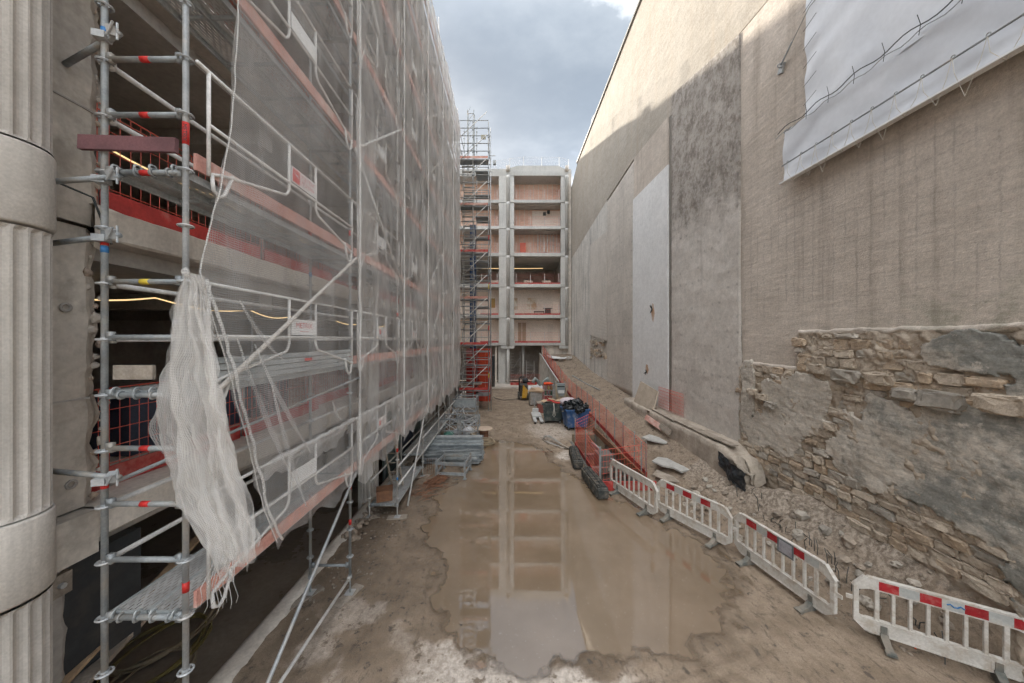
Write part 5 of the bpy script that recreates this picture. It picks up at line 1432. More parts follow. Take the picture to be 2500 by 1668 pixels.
t = thing('generator', (-1.9, 33.5, -0.2), 'dark upright machine with a tall exhaust beside the stair tower', 'machine')
MB().box(-2.0, -1.35, 33.3, 33.9, -0.2, 1.0).build('body', DARKK, t); MB().tube((-1.5, 33.5, 1.0), (-1.5, 33.5, 3.0), 0.16, 10).build('exhaust', BLACK, t)
MB().tube((-1.5, 33.5, 3.0), (-1.5, 33.5, 3.15), 0.06, 8).build('pipe_cap', GALV, t)
# retaining wall under the ramp edge near the back block
ret = MB()
def rtf(u, v):
    y = lerp(24.5, 36.0, u); x0 = ramp_x0(y); z1 = table(y, TY, TZ0) + 0.12; z0 = -0.6
    q = fb((y * 1.5, v * 3, 2), 1.5, 4)
    return (x0 - 0.20 + 0.07 * q + 0.12 * v, y, lerp(z0, z1, v))
ret.grid(rtf, 70, 16)
tag(ret.build('retaining_wall', CONC_P, None, True), 'rough sloping retaining wall under the ramp edge by the back block', 'retaining wall')
tag(MB().path([(ramp_x0(y) - 0.12, y, table(y, TY, TZ0) + 0.16) for y in (25, 27, 29, 31, 33, 35.5)], 0.07, 6).build('capping_strip', CONC_L, None, True), 'pale capping strip on the sloping retaining wall', 'capping')

# ================================================================== TARPAULINS ON THE WALL
m, n, b, o = new_mat('white_tarpaulin')
p = n.pos(); f1 = n.noise(p, 0.8, 5.0); f2 = n.noise(p, 9.0, 5.0)
c = n.mix(n.step(f1, 0.3, 0.7), (0.63, 0.655, 0.70), (0.70, 0.72, 0.755))
c = n.mix(1.0, c, n.ramp(f2, [(0.3, 0.95), (0.7, 1.03)]), 'MULTIPLY')
n.put(b.inputs['Base Color'], c); b.inputs['Roughness'].default_value = 0.42
TARP = m
def tarp(name, label, y0, y1, zb, zt, d, seed):
    t = thing(name, (WX - d, (y0 + y1) / 2, zb), label, 'tarpaulin', 'tarpaulins on the party wall')
    def fn(u, v):
        y = lerp(y0, y1, u); z = lerp(zb, zt, v)
        ed = math.exp(-(1 - u) * 9)
        w1 = 0.020 * fb((y * 0.6, z * 0.6, seed), 1.0, 3) + 0.018 * math.sin(z * 7 + y * 3 + 2 * fb((y, z, seed), 1.2, 2)) * (0.06 + 0.9 * ed)
        dia = 0.008 * math.sin((y * 1.5 - z * 2.2) * 5 + seed) * max(0, fb((y, z, seed + 5), 0.9, 2))
        sag = 0.025 * math.exp(-v * 7) * (1 + math.sin(y * 6))
        return (WX - d - w1 - dia - sag, y + 0.02 * math.sin(z * 5) * u, z)
    MB().grid(fn, 120, 60).build('sheet', TARP, t, True)
    return t
t1 = tarp('white_tarpaulin', 'lower strip of white tarpaulin laced along its bottom edge on the wall', 1.4, 7.98, 8.5, 9.72, 0.17, 1.0)
t2 = tarp('white_tarpaulin', 'large upper white tarpaulin stretched over the party wall', 1.4, 7.45, 9.62, 15.0, 0.12, 4.0)
MB().tube((WX - 0.29, 1.4, 8.86), (WX - 0.29, 7.9, 8.88), 0.016, 6).build('batten', GALV_D, t1)
MB().box(WX - 0.30, WX - 0.17, 1.4, 7.98, 8.47, 8.50).build('hem', WHITE_P, t1)
MB().path([(WX - 0.27, lerp(1.4, 8.05, k / 60), 9.76 + 0.04 * math.sin(k * 0.9)) for k in range(61)], 0.010, 5).build('edge_rope', CABLE, t1)
MB().path([(WX - 0.27, lerp(1.4, 8.1, k / 60), 9.66 + 0.03 * math.sin(k * 1.3 + 1)) for k in range(61)], 0.008, 5).build('edge_rope', GALV_D, t1)
for k in range(16):
    y = 7.75 - 0.36 * k
    if y < 2: break
    MB().ring((WX - 0.285, y, 8.9), (1, 0, 0), 0.022, 0.008, 10, 5).build('eyelet', GALV_D, t1)
    dz = 0.04 + 0.09 * (k % 3)
    MB().path([(WX - 0.30, y, 8.88), (WX - 0.32, y - 0.04, 8.62), (WX - 0.25, y - 0.10 - 0.04 * (k % 2), 8.46 - dz)], 0.0045, 4).build('lacing_cord', ROPE, t1)
    MB().path([(WX - 0.25, y - 0.10 - 0.04 * (k % 2), 8.46 - dz), (WX - 0.31, y - 0.30, 8.60), (WX - 0.30, y - 0.36, 8.88)], 0.0045, 4).build('lacing_cord', ROPE, t1)
for k in range(12):
    y = 7.3 - 0.5 * k
    MB().path([(WX - 0.28, y, 9.95), (WX - 0.30, y - 0.06, 9.74), (WX - 0.28, y - 0.02, 9.6)], 0.006, 4).build('lacing_cord', CABLE, t2)
for k in range(8):
    z = 10.0 + 0.42 * k
    MB().tube((WX - 0.20, 7.43, z), (WX - 0.20, 7.12, z + 0.12), 0.005, 4).build('lacing_cord', CABLE, t2)
MB().path([(WX - 0.28, 1.4, 12.95), (WX - 0.28, 4.5, 12.3), (WX - 0.28, 7.2, 12.0), (WX - 0.2, 7.45, 11.95), (WX - 0.12, 8.1, 11.55)], 0.010, 5).build('edge_rope', GALV_D, t2)
for k, (y, z) in enumerate(((8.22, 11.5), (8.02, 9.72))):
    q = thing('rope_anchor', (WX, y, z), ['rope anchor and tensioner left of the large upper tarpaulin', 'rope anchor at the corner of the lower tarpaulin strip'][k], 'anchor', 'tarpaulin anchors')
    MB().cbox((WX - 0.03, y, z), (0.06, 0.14, 0.22), 0, 0.4).build('plate', GALV_D, q)
    MB().ring((WX - 0.09, y - 0.02, z + 0.05), (0.4, 1, 0), 0.05, 0.014, 12, 5).build('eye', GALV_D, q)
    MB().tube((WX - 0.09, y - 0.05, z + 0.05), (WX - 0.14, y - 0.42 if k == 0 else y - 0.18, z + (0.28 if k == 0 else 0.06)), 0.02, 7).build('tensioner', GALV_D, q)

# ================================================================== PLASTIC BARRIERS
PLAS = mat('white_barrier_plastic', (0.66, 0.635, 0.595), (0.53, 0.50, 0.455), rough=0.5, sc=3.5, fine=40, bump=0.12, bd=0.004, dirt=(0.42, 0.35, 0.28), dirt_sc=6.0, dirt_amt=0.75, rand=0.05)
REFR = mat('red_reflective', (0.40, 0.022, 0.03), (0.32, 0.018, 0.025), rough=0.35, sc=6, fine=30, bump=0.05, dirt=(0.44, 0.16, 0.14), dirt_sc=9, dirt_amt=0.5)
REFW = mat('grey_reflective', (0.50, 0.515, 0.50), (0.42, 0.43, 0.42), rough=0.35, sc=6, fine=30, bump=0.05, dirt=(0.5, 0.45, 0.38), dirt_sc=6)
FOOT = mat('recycled_rubber_foot', (0.12, 0.13, 0.12), (0.20, 0.19, 0.165), rough=0.8, sc=7, fine=30, bump=0.3, dirt=(0.30, 0.25, 0.20), dirt_sc=5, dirt_amt=0.6)
def xz(u, v, d): return (u, d, v)
def round_bar(mb, x, z0, z1, w_, th):
    mb.prism([(-w_ / 2, -th / 2 + 0.008), (-w_ / 2 + 0.008, -th / 2), (w_ / 2 - 0.008, -th / 2), (w_ / 2, -th / 2 + 0.008), (w_ / 2, th / 2 - 0.008), (w_ / 2 - 0.008, th / 2), (-w_ / 2 + 0.008, th / 2), (-w_ / 2, th / 2 - 0.008)], lambda u, v, d: (x + u, v, d), z0, z1)
def barrier_mesh():
    mb = MB()
    mb.prism([(-0.80, 0.95), (0.80, 0.95), (1.0, 0.74), (0.935, 0.72), (0.79, 0.765), (-0.79, 0.765), (-0.935, 0.72), (-1.0, 0.74)], xz, -0.026, 0.026)
    mb.prism([(-0.81, 0.948), (0.81, 0.948), (0.83, 0.925), (-0.83, 0.925)], xz, -0.034, 0.034)
    for s in (-1, 1):
        q = [(s * 1.0, 0.735), (s * 0.93, 0.715), (s * 0.93, 0.34), (s * 1.0, 0.28)]
        mb.prism(q if s < 0 else q[::-1], xz, -0.030, 0.030)
        q = [(s * 0.83, 0.923), (s * 0.86, 0.945), (s * 1.015, 0.76), (s * 0.985, 0.745)]
        mb.prism(q if s > 0 else q[::-1], xz, -0.035, 0.035)
        mb.box(s * 1.0 if s > 0 else -1.09, 1.09 if s > 0 else s * 1.0, -0.012, 0.012, 0.52, 0.58)
    mb.prism([(-0.86, 0.10), (0.86, 0.10), (1.0, 0.22), (1.0, 0.278), (0.93, 0.338), (0.90, 0.30), (-0.90, 0.30), (-0.93, 0.338), (-1.0, 0.278), (-1.0, 0.22)], xz, -0.028, 0.028)
    mb.box(-0.84, 0.84, -0.036, 0.036, 0.285, 0.305)
    mb.box(-0.82, 0.82, -0.037, 0.037, 0.095, 0.118)
    for k in range(8):
        x = -0.70 + 0.2 * k
        round_bar(mb, x, 0.29, 0.78, 0.062 if k in (0, 7) else 0.048, 0.045)
    for sx_ in (-0.62, 0.62):
        mb.box(sx_ - 0.08, sx_ - 0.055, -0.033, 0.033, 0.10, 0.24); mb.box(sx_ + 0.055, sx_ + 0.08, -0.033, 0.033, 0.10, 0.24)
    return mb.mesh('barrier_panel', PLAS)
def foot_mesh():
    mb = MB()
    yz = lambda u, v, d: (d, u, v)
    mb.prism([(-0.30, 0.0), (0.30, 0.0), (0.30, 0.03), (0.12, 0.075), (0.045, 0.14), (-0.045, 0.14), (-0.12, 0.075), (-0.30, 0.03)], yz, -0.045, 0.045)
    mb.prism([(-0.30, 0.0), (-0.24, 0.0), (-0.24, 0.045), (-0.30, 0.035)], yz, -0.06, 0.06); mb.prism([(0.24, 0.0), (0.30, 0.0), (0.30, 0.035), (0.24, 0.045)], yz, -0.06, 0.06)
    mb.box(-0.035, 0.035, -0.040, 0.040, 0.12, 0.25)
    return mb.mesh('foot', FOOT)
BPM, BFM = barrier_mesh(), foot_mesh()
strips = [MB().box(-0.095, 0.095, -0.0285, 0.0285, 0.785, 0.915).mesh('reflective_strip', mt) for mt in (REFR, REFW)]
def barrier(ax, ay, bx, by, z, label, first=0, cnt=5, off=0.0, flip=False, strips_on=True):
    d = Vector((bx - ax, by - ay, 0)); a = math.atan2(d.y, d.x)
    t = thing('plastic_barrier', ((ax + bx) / 2, (ay + by) / 2, z), label, 'barrier', 'plastic barriers along the puddle', a)
    s = d.length / 2.06
    link('panel', BPM, t, scale=(s, 1, 1), local=True)
    for sx_ in (-0.62, 0.62): link('foot', BFM, t, (sx_ * s, 0, 0), local=True)
    if strips_on:
        for k in range(cnt): link('reflective_strip', strips[(k + first) % 2], t, ((-0.56 + 0.24 * k + off) * s, 0, 0), None, (1.26 * s, 1, 1), local=True)
    return t
b1_ = barrier(3.22, 10.35, 3.86, 8.42, 0.02, 'plain white plastic barrier seen from behind, farthest of the four', strips_on=False)
b2_ = barrier(4.02, 8.88, 4.92, 7.15, 0.03, 'white plastic barrier with red strips joined behind the plain one')
b3_ = barrier(4.98, 7.22, 5.32, 5.28, 0.03, 'white plastic barrier with a taped notice on its red strips', 0, 6)
b4_ = barrier(5.46, 5.22, 6.98, 4.28, 0.06, 'nearest white plastic barrier with blue scrawl at the right edge', 0, 7)
NOTE = mat('grey_notice', (0.42, 0.41, 0.45), (0.36, 0.35, 0.38), rough=0.3, sc=9, bump=0.2)
MB().box(0.02, 0.32, -0.040, -0.036, 0.66, 0.93).build('notice_frame', mat('duct_tape', (0.17, 0.19, 0.20), rough=0.5), b3_, local=True)
MB().box(0.05, 0.29, -0.043, -0.0405, 0.69, 0.905).build('notice', NOTE, b3_, local=True)
MB().path([(0.08 + 0.032 * k, -0.030, 0.85 + 0.02 * math.sin(k * 1.9)) for k in range(6)], 0.011, 5).build('blue_scrawl', BLUET, b4_, local=True)

# ================================================================== TRENCH WITH RED GUARDS
tx0, tx1, ty0, ty1 = TRENCH
TRW = mat('trench_steel_sheet', (0.12, 0.125, 0.125), (0.20, 0.175, 0.145), rough=0.6, sc=2.5, fine=20, bump=0.2)
TIMB = mat('trench_boards', (0.30, 0.235, 0.165), (0.20, 0.155, 0.11), rough=0.9, sc=3, fine=25, bump=0.4)
tr = thing('trench_shoring', ((tx0 + tx1) / 2, (ty0 + ty1) / 2, -1.5), 'open shored trench pit with steel sheets inside the red guards', 'trench')
MB().box(tx0 - 0.4, tx1 + 0.4, ty0 - 0.4, ty1 + 0.4, -1.6, -1.5).build('trench_floor', EARTH, tr)
MB().box(tx0 - 0.12, tx0 - 0.02, ty0, ty1, -1.5, 0.06).build('side_sheet', TRW, tr)
MB().box(tx1 + 0.02, tx1 + 0.12, ty0, ty1, -1.5, 0.12).build('side_sheet', TRW, tr)
MB().box(tx0, tx1, ty1 - 0.02, ty1 + 0.10, -1.5, 0.35).build('end_sheet', TIMB, tr)
MB().box(tx0, tx1, ty0 - 0.10, ty0 + 0.02, -1.5, 0.04).build('end_sheet', TRW, tr)
for k in range(5): MB().box(tx0 + 0.05, tx0 + 0.8, ty1 - 0.07, ty1 - 0.025, -0.9 + 0.24 * k, -0.68 + 0.24 * k).build('board', TIMB, tr)
for (y, z) in ((12.2, -0.05), (13.6, -0.05)): MB().box(tx0 - 0.02, tx1 + 0.02, y - 0.1, y + 0.1, z - 0.2, z).build('cross_beam', TRW, tr)
MB().box(3.4, 3.95, 12.25, 12.9, -1.5, 0.35).build('steel_box', TRW, tr)
MB().bar((3.55, 13.9, 0.28), (4.2, 10.6, 0.10), 0.10, 0.16).build('steel_beam', GALV_D, tr)
MB().bar((3.95, 15.1, 0.55), (4.48, 10.8, 0.14), 0.06, 0.24).build('steel_beam', RUST, tr)
def red_guard(ax, ay, za, bx, by, zb, label, H=1.12, toe=True, posts=(0, 1), dens=0.11, rows=8):
    t = thing('mesh_guard', (ax, ay, za), label, 'guard panel', 'red guards round the trench and ramp')
    A, B = Vector((ax, ay, za)), Vector((bx, by, zb)); L = (B - A).length
    up = Vector((0, 0, 1)); mb = MB(); k = max(2, int(L / dens))
    for i in range(k + 1):
        q = A.lerp(B, i / k); mb.tube(q + up * 0.05, q + up * H, 0.0045, 4)
    for j in range(rows):
        z = 0.16 + (H - 0.16) * j / (rows - 1)
        mb.tube(A + up * z, B + up * z, 0.009 if j >= rows - 2 else 0.0055, 4)
    mb.build('wire_mesh', REDM, t)
    if toe: MB().bar(A + up * 0.10, B + up * 0.10, 0.025, 0.20).build('toe_board', REDW, t)
    for s in posts:
        q = A.lerp(B, s); MB().tube(q - up * 0.25, q + up * (H + 0.12), 0.022, 8).build('post', GALV_D, t)
    return t
red_guard(2.93, 14.3, 0.03, 2.95, 12.45, 0.03, 'red wire guard along the trench beside the rubber tracks, far half')
red_guard(2.95, 12.4, 0.03, 2.93, 10.45, 0.03, 'red wire guard along the trench beside the rubber tracks, near half')
red_guard(2.97, 10.5, 0.03, 4.5, 11.05, 0.03, 'red wire guard across the near end of the trench', toe=False, rows=6)
red_guard(2.95, 14.35, 0.03, 4.0, 14.95, 0.3, 'red wire guard across the far end of the trench', toe=False)
MB_f = MB().box(2.92, 4.6, 10.14, 10.19, 0.02, 0.30)
tag(MB_f.build('red_trench_board', REDW), 'dark red board on edge closing the trench behind the plain barrier', 'board')
fy = [11.05, 12.9, 14.8, 16.8, 18.9, 21.2, 23.6, 26.2, 28.8, 31.4, 34.0]
for k in range(len(fy) - 1):
    a, b_ = fy[k], fy[k + 1]
    red_guard(ramp_x0(a) + 0.02, a, table(a, TY, TZ0) + 0.03, ramp_x0(b_) + 0.02, b_ - 0.03, table(b_, TY, TZ0) + 0.03, f'{ORD[k]} red wire guard along the ramp edge, counted from the trench corner', posts=(0.02, 0.5), dens=0.10 if k < 5 else 0.12, rows=9)
# rubber tracks lying by the trench
def rubber_track(ax, ay, bx, by, label):
    A, B = Vector((ax, ay, 0)), Vector((bx, by, 0)); d = (B - A).normalized(); s = Vector((-d.y, d.x, 0)); L = (B - A).length
    t = thing('rubber_track', ((ax + bx) / 2, (ay + by) / 2, 0.02), label, 'rubber track', 'rubber tracks by the trench')
    mb = MB(); k = 26; prof = []
    for i in range(k):
        a = 2 * math.pi * i / k
        q = math.cos(a); r = math.sin(a)
        l = L / 2 - 0.16
        prof.append((math.copysign(l, q) * min(1, abs(q) * 1.6) + 0.16 * q, 0.02 + 0.17 + 0.15 * (1 if r > 0.35 else (-1 if r < -0.35 else r / 0.35))))
    C0 = (A + B) / 2
    n_ = len(prof); vs = []
    for (l, z) in prof:
        for w_ in (-0.15, 0.15): vs.append(C0 + d * l + s * w_ + Vector((0, 0, z)))
    mb.add(vs, [(2 * i, 2 * i + 1, 2 * ((i + 1) % n_) + 1, 2 * ((i + 1) % n_)) for i in range(n_)])
    mb.build('belt', RUBBER, t)
    lug = MB(); c = int(L / 0.085)
    for i in range(c):
        l = -L / 2 + 0.1 + (L - 0.2) * i / (c - 1)
        for w_ in (-0.075, 0.075):
            lug.bar(C0 + d * (l + 0.02) + s * (w_ - 0.062) + Vector((0, 0, 0.36)), C0 + d * (l - (0.02 if w_ > 0 else -0.02) + 0.0) + s * (w_ + 0.062) + Vector((0, 0, 0.36)), 0.045, 0.05)
        lug.bar(C0 + d * l + s * 0.16 + Vector((0, 0, 0.06)), C0 + d * l + s * 0.16 + Vector((0, 0, 0.33)), 0.045, 0.04); lug.bar(C0 + d * l - s * 0.16 + Vector((0, 0, 0.06)), C0 + d * l - s * 0.16 + Vector((0, 0, 0.33)), 0.045, 0.04)
    for zz in (0, 1):
        lug.bar(C0 + d * (L / 2 * (1 if zz else -1)) + s * -0.15 + Vector((0, 0, 0.2)), C0 + d * (L / 2 * (1 if zz else -1)) + s * 0.15 + Vector((0, 0, 0.2)), 0.06, 0.2)
    lug.build('lugs', RUBBER, t)
rubber_track(2.52, 11.75, 2.66, 13.35, 'muddy rubber excavator track behind, pushed against the trench guard')
rubber_track(2.78, 9.55, 2.66, 11.2, 'black rubber excavator track in front, end pointing at the puddle')

# ================================================================== BINS AND CLUTTER BY THE RAMP
BINB = mat('blue_bin_plastic', (0.035, 0.10, 0.26), (0.06, 0.13, 0.27), rough=0.5, sc=3, fine=25, bump=0.1, dirt=(0.33, 0.33, 0.34), dirt_sc=3.5, dirt_amt=0.5)
BIND = mat('dark_green_bin', (0.035, 0.05, 0.05), (0.06, 0.075, 0.072), rough=0.55, sc=3, fine=25, bump=0.1, dirt=(0.24, 0.23, 0.20), dirt_sc=3.5, dirt_amt=0.45)
BAG = mat('black_bag', (0.014, 0.016, 0.018), rough=0.28, sc=6, fine=30, bump=0.3)
GLAS = mat('dusty_white_sack', (0.62, 0.62, 0.63), (0.45, 0.45, 0.46), rough=0.7, sc=5, bump=0.5)
def bin4(x, y, rz, w_, d, h, mt, label):
    t = thing('waste_bin', (x, y, 0.02), label, 'bin', 'wheeled waste bins', rz)
    b0, b1 = 0.82, 1.0
    z0 = 0.17
    mb = MB()
    P = lambda u, v, s: (u * w_ / 2 * s, v * d / 2 * s)
    vs = []
    for s, z in ((b0, z0), (b1, h)):
        for u, v in ((-1, -1), (1, -1), (1, 1), (-1, 1)): vs.append((*P(u, v, s), z))
    for s, z in ((b1 - 0.05, h), (b0 - 0.05, z0 + 0.06)):
        for u, v in ((-1, -1), (1, -1), (1, 1), (-1, 1)): vs.append((*P(u, v, s), z))
    fs = [(3, 2, 1, 0)] + [(i, (i + 1) % 4, 4 + (i + 1) % 4, 4 + i) for i in range(4)] + [(4 + i, 4 + (i + 1) % 4, 8 + (i + 1) % 4, 8 + i) for i in range(4)] + [(8 + i, 8 + (i + 1) % 4, 12 + (i + 1) % 4, 12 + i) for i in range(4)] + [(12, 13, 14, 15)]
    mb.add(vs, fs); mb.build('body', mt, t, local=True)
    rim = MB()
    rim.box(-w_ / 2 - 0.04, w_ / 2 + 0.04, -d / 2 - 0.05, -d / 2 + 0.01, h - 0.07, h + 0.02).box(-w_ / 2 - 0.04, w_ / 2 + 0.04, d / 2 - 0.01, d / 2 + 0.05, h - 0.07, h + 0.02)
    rim.box(-w_ / 2 - 0.05, -w_ / 2 + 0.01, -d / 2 + 0.01, d / 2 - 0.01, h - 0.065, h + 0.016).box(w_ / 2 - 0.01, w_ / 2 + 0.05, -d / 2 + 0.01, d / 2 - 0.01, h - 0.065, h + 0.016)
    rim.build('rim', mt, t, local=True)
    rb_ = MB()
    for u in (-0.6, -0.2, 0.2, 0.6): rb_.bar((u * w_ / 2 * b0, -d / 2 * b0 - 0.004, z0 + 0.08), (u * w_ / 2 * b1, -d / 2 * b1 - 0.004, h - 0.12), 0.05, 0.03, (0, 1, 0))
    rb_.build('rib', mt, t, local=True)
    for s in (-1, 1): MB().tube((s * w_ / 2, 0, h - 0.14), (s * (w_ / 2 + 0.09), 0, h - 0.14), 0.03, 8).build('lifting_pin', GALV_D, t, local=True)
    for u in (-0.36, 0.36):
        for v in (-0.34, 0.34):
            wq = MB().tube((u * w_ - 0.025, v * d, 0.075), (u * w_ + 0.025, v * d, 0.075), 0.075, 12).build('wheel', RUBBER, t, local=True)
            MB().bar((u * w_ - 0.035, v * d, 0.07), (u * w_ - 0.035, v * d, 0.18), 0.012, 0.05, (0, 1, 0)).bar((u * w_ + 0.035, v * d, 0.07), (u * w_ + 0.035, v * d, 0.18), 0.012, 0.05, (0, 1, 0)).build('fork', GALV, wq, local=True)
    return t
bin4(3.52, 17.2, rad(8), 1.22, 0.95, 1.08, BINB, 'battered blue wheeled waste bin heaped with black bags')
bin4(2.52, 18.55, rad(-6), 1.12, 0.95, 1.12, BIND, 'dark green wheeled waste bin piled with cardboard and red scrap')
bin4(3.05, 18.9, rad(20), 0.6, 0.8, 1.0, BIND, 'narrow dark bin squeezed between the blue and green bins')
rg = random.Random(21)
bl = ['black rubbish bag drooping over the front rim of the blue bin', 'black rubbish bag at the back left of the blue bin', 'topmost black rubbish bag in the blue bin', 'black rubbish bag at the right corner of the blue bin', 'black rubbish bag at the left corner of the blue bin', 'flat black rubbish bag low in the blue bin']
for k, (x, y, z, s) in enumerate(((3.62, 16.78, 1.12, 0.30), (3.25, 17.35, 1.22, 0.34), (3.62, 17.2, 1.36, 0.33), (3.98, 17.1, 1.17, 0.25), (3.13, 16.95, 1.15, 0.27), (3.5, 17.5, 1.2, 0.32))):
    mb = MB().lump((x, y, z), (s, s * 0.9, s * 0.72), k * 3.7, 2, 0.22, 2.6)
    t = thing('rubbish_bag', (x, y, z - s * 0.6), bl[k], 'rubbish bag', 'bags in the blue bin')
    mb.build('bag', BAG, t, False)
    MB().tube((x + 0.05, y - 0.02, z + s * 0.55), (x + 0.08, y - 0.06, z + s * 0.55 + 0.1), 0.035, 6, 0.06).build('tied_neck', BAG, t)
tag(MB().lump((3.22, 17.65, 1.36), (0.42, 0.25, 0.22), 5, 2, 0.15).build('pale_bag', mat('lilac_bag', (0.55, 0.47, 0.50), rough=0.6, bump=0.3), None, True), 'pale lilac bag behind the black bags in the blue bin', 'rubbish bag')
CARD = mat('cardboard', (0.50, 0.36, 0.24), (0.40, 0.28, 0.185), rough=0.9, sc=4, bump=0.2)
for k, (x, y, z, a, sx_, sy_, mt, lb) in enumerate(((2.3, 18.5, 1.2, 0.3, 0.8, 0.5, CARD, 'flattened cardboard on the left of the green bin'), (2.6, 18.35, 1.25, -0.2, 0.8, 0.35, REDW, 'red folded scrap lying on top of the green bin'), (2.75, 18.7, 1.3, 0.1, 0.9, 0.5, CARD, 'curved cardboard sheet at the back of the green bin'))):
    mb = MB().grid(lambda u, v: (x + (u - 0.5) * sx_ * math.cos(a) - (v - 0.5) * sy_ * math.sin(a), y + (u - 0.5) * sx_ * math.sin(a) + (v - 0.5) * sy_ * math.cos(a), z + 0.07 * math.sin(u * 5 + k) + 0.05 * fb((u * 3, v * 3, k), 1.0)), 14, 10)
    o = mb.build('scrap_sheet', mt, None, False); tag(o, lb, 'scrap'); md = o.modifiers.new('thick', 'SOLIDIFY'); md.thickness = 0.02
tag(MB().path([(2.5, 17.98, 1.2), (2.52, 17.93, 0.9), (2.46, 17.93, 0.55), (2.52, 17.93, 0.45), (2.58, 17.93, 0.55), (2.54, 17.93, 0.9), (2.52, 17.98, 1.19)], 0.018, 6).build('rope_loop', ROPE, None, True), 'pale rope loop hanging down the front of the green bin', 'rope')
t = thing('pallet_truck', (1.68, 18.9, 0.02), 'pale grey pallet truck with two forks left of the green bin', 'pallet truck')
PTG = mat('pale_grey_metal', (0.55, 0.55, 0.535), (0.44, 0.44, 0.43), rough=0.6, sc=4, bump=0.1)
MB().box(1.42, 1.95, 18.9, 20.0, 0.20, 0.27).build('body', PTG, t)
for x in (1.42, 1.77): MB().box(x, x + 0.18, 18.0, 18.9, 0.16, 0.24).build('fork', PTG, t)
for x in (1.51, 1.86): MB().tube((x - 0.04, 18.15, 0.08), (x + 0.04, 18.15, 0.08), 0.07, 10).build('wheel', RUBBER, t)
MB().tube((1.68, 20.0, 0.2), (1.60, 20.3, 1.1), 0.025, 8).build('handle', GALV_D, t)
MB().box(1.5, 1.86, 19.9, 20.05, 0.05, 0.5).build('pump', PTG, t)
# grey cabinet hung with cable loops in a tubular frame
t = thing('power_cabinet', (3.75, 23.0, 0.0), 'grey site power cabinet hung with brown cable loops', 'cabinet')
CABG = mat('cabinet_grey', (0.30, 0.335, 0.335), (0.24, 0.27, 0.27), rough=0.55, sc=3, bump=0.05)
MB().box(3.42, 3.98, 22.85, 23.2, 0.7, 1.62).build('box', CABG, t)
MB().box(3.45, 3.95, 22.83, 22.848, 1.38, 1.46).build('vent', BLACK, t)
MB().box(3.50, 3.93, 22.82, 22.848, 0.95, 1.16).build('notice_plate', WHITE_P, t)
for x in (3.36, 4.04):
    for y in (22.8, 23.25): MB().tube((x, y, 0.0), (x, y, 1.75), 0.022, 7).build('frame_post', GALV, t)
MB().path([(3.36, 22.8, 1.72), (3.5, 22.9, 1.9), (3.7, 23.0, 2.0), (3.9, 22.9, 1.9), (4.04, 22.8, 1.72)], 0.022, 7).build('lifting_bow', WOOD, t)
for k in range(9):
    w_ = 0.34 + 0.02 * (k % 4); dz = 0.75 + 0.11 * k
    MB().path([(3.70 - w_, 22.76 - 0.015 * k, 1.6), (3.70 - w_ * 0.95, 22.75 - 0.015 * k, 1.6 - dz * 0.6), (3.70 - w_ * 0.5, 22.74 - 0.015 * k, 1.6 - dz * 0.95), (3.72, 22.74 - 0.015 * k, 1.6 - dz), (3.70 + w_ * 0.55, 22.74 - 0.015 * k, 1.6 - dz * 0.93), (3.70 + w_, 22.75 - 0.015 * k, 1.6 - dz * 0.55), (3.70 + w_ * 1.02, 22.76 - 0.015 * k, 1.5)], 0.022, 6).build('cable_loop', HOSE if k % 3 else GALV_D, t, True)
# wire cage with bottles and an orange jacket
t = thing('tool_cage', (2.9, 23.3, 0.0), 'grey wire tool cage with coloured cans beside the cabinet', 'cage')
for x in (2.55, 3.25):
    for y in (23.0, 23.7): MB().tube((x, y, 0.0), (x, y, 1.5), 0.02, 6).build('post', GALV, t)
for z in (0.35, 0.75, 1.1, 1.48): MB().box(2.55, 3.25, 23.0, 23.7, z, z + 0.02).build('shelf', GALV_D, t)
mb = MB()
for k in range(8): mb.tube((2.55 + 0.0875 * k, 23.0, 0.3), (2.55 + 0.0875 * k, 23.0, 1.48), 0.005, 4)
mb.build('wire_front', GALV, t)
can_c = [(0.5, 0.35, 0.32), (0.55, 0.5, 0.2), (0.6, 0.3, 0.12), (0.08, 0.2, 0.12), (0.3, 0.32, 0.34), (0.08, 0.18, 0.12)]
cl_ = ['pinkish can', 'yellow can', 'orange can', 'green can', 'grey can', 'dark green can']
for k in range(6):
    tag(MB().lathe([(0.08, 0), (0.08, 0.24), (0.05, 0.29), (0.03, 0.30)], (2.68 + 0.2 * (k % 3), 23.25, (1.12, 0.77)[k // 3]), 12).build('can', mat('can_%d' % k, can_c[k], rough=0.5, bump=0), None, True), cl_[k] + (' on the upper shelf of the tool cage' if k < 3 else ' on the middle shelf of the tool cage'), 'can', 'cans in the tool cage')
ORJ = mat('hi_vis_orange', (0.85, 0.10, 0.03), rough=0.7, sc=5, bump=0.3)
tag(MB().lump((2.85, 23.2, 1.58), (0.36, 0.25, 0.10), 3, 2, 0.3, 2.5).build('orange_jacket', ORJ, None, True), 'bright orange jacket thrown over the tool cage', 'jacket')
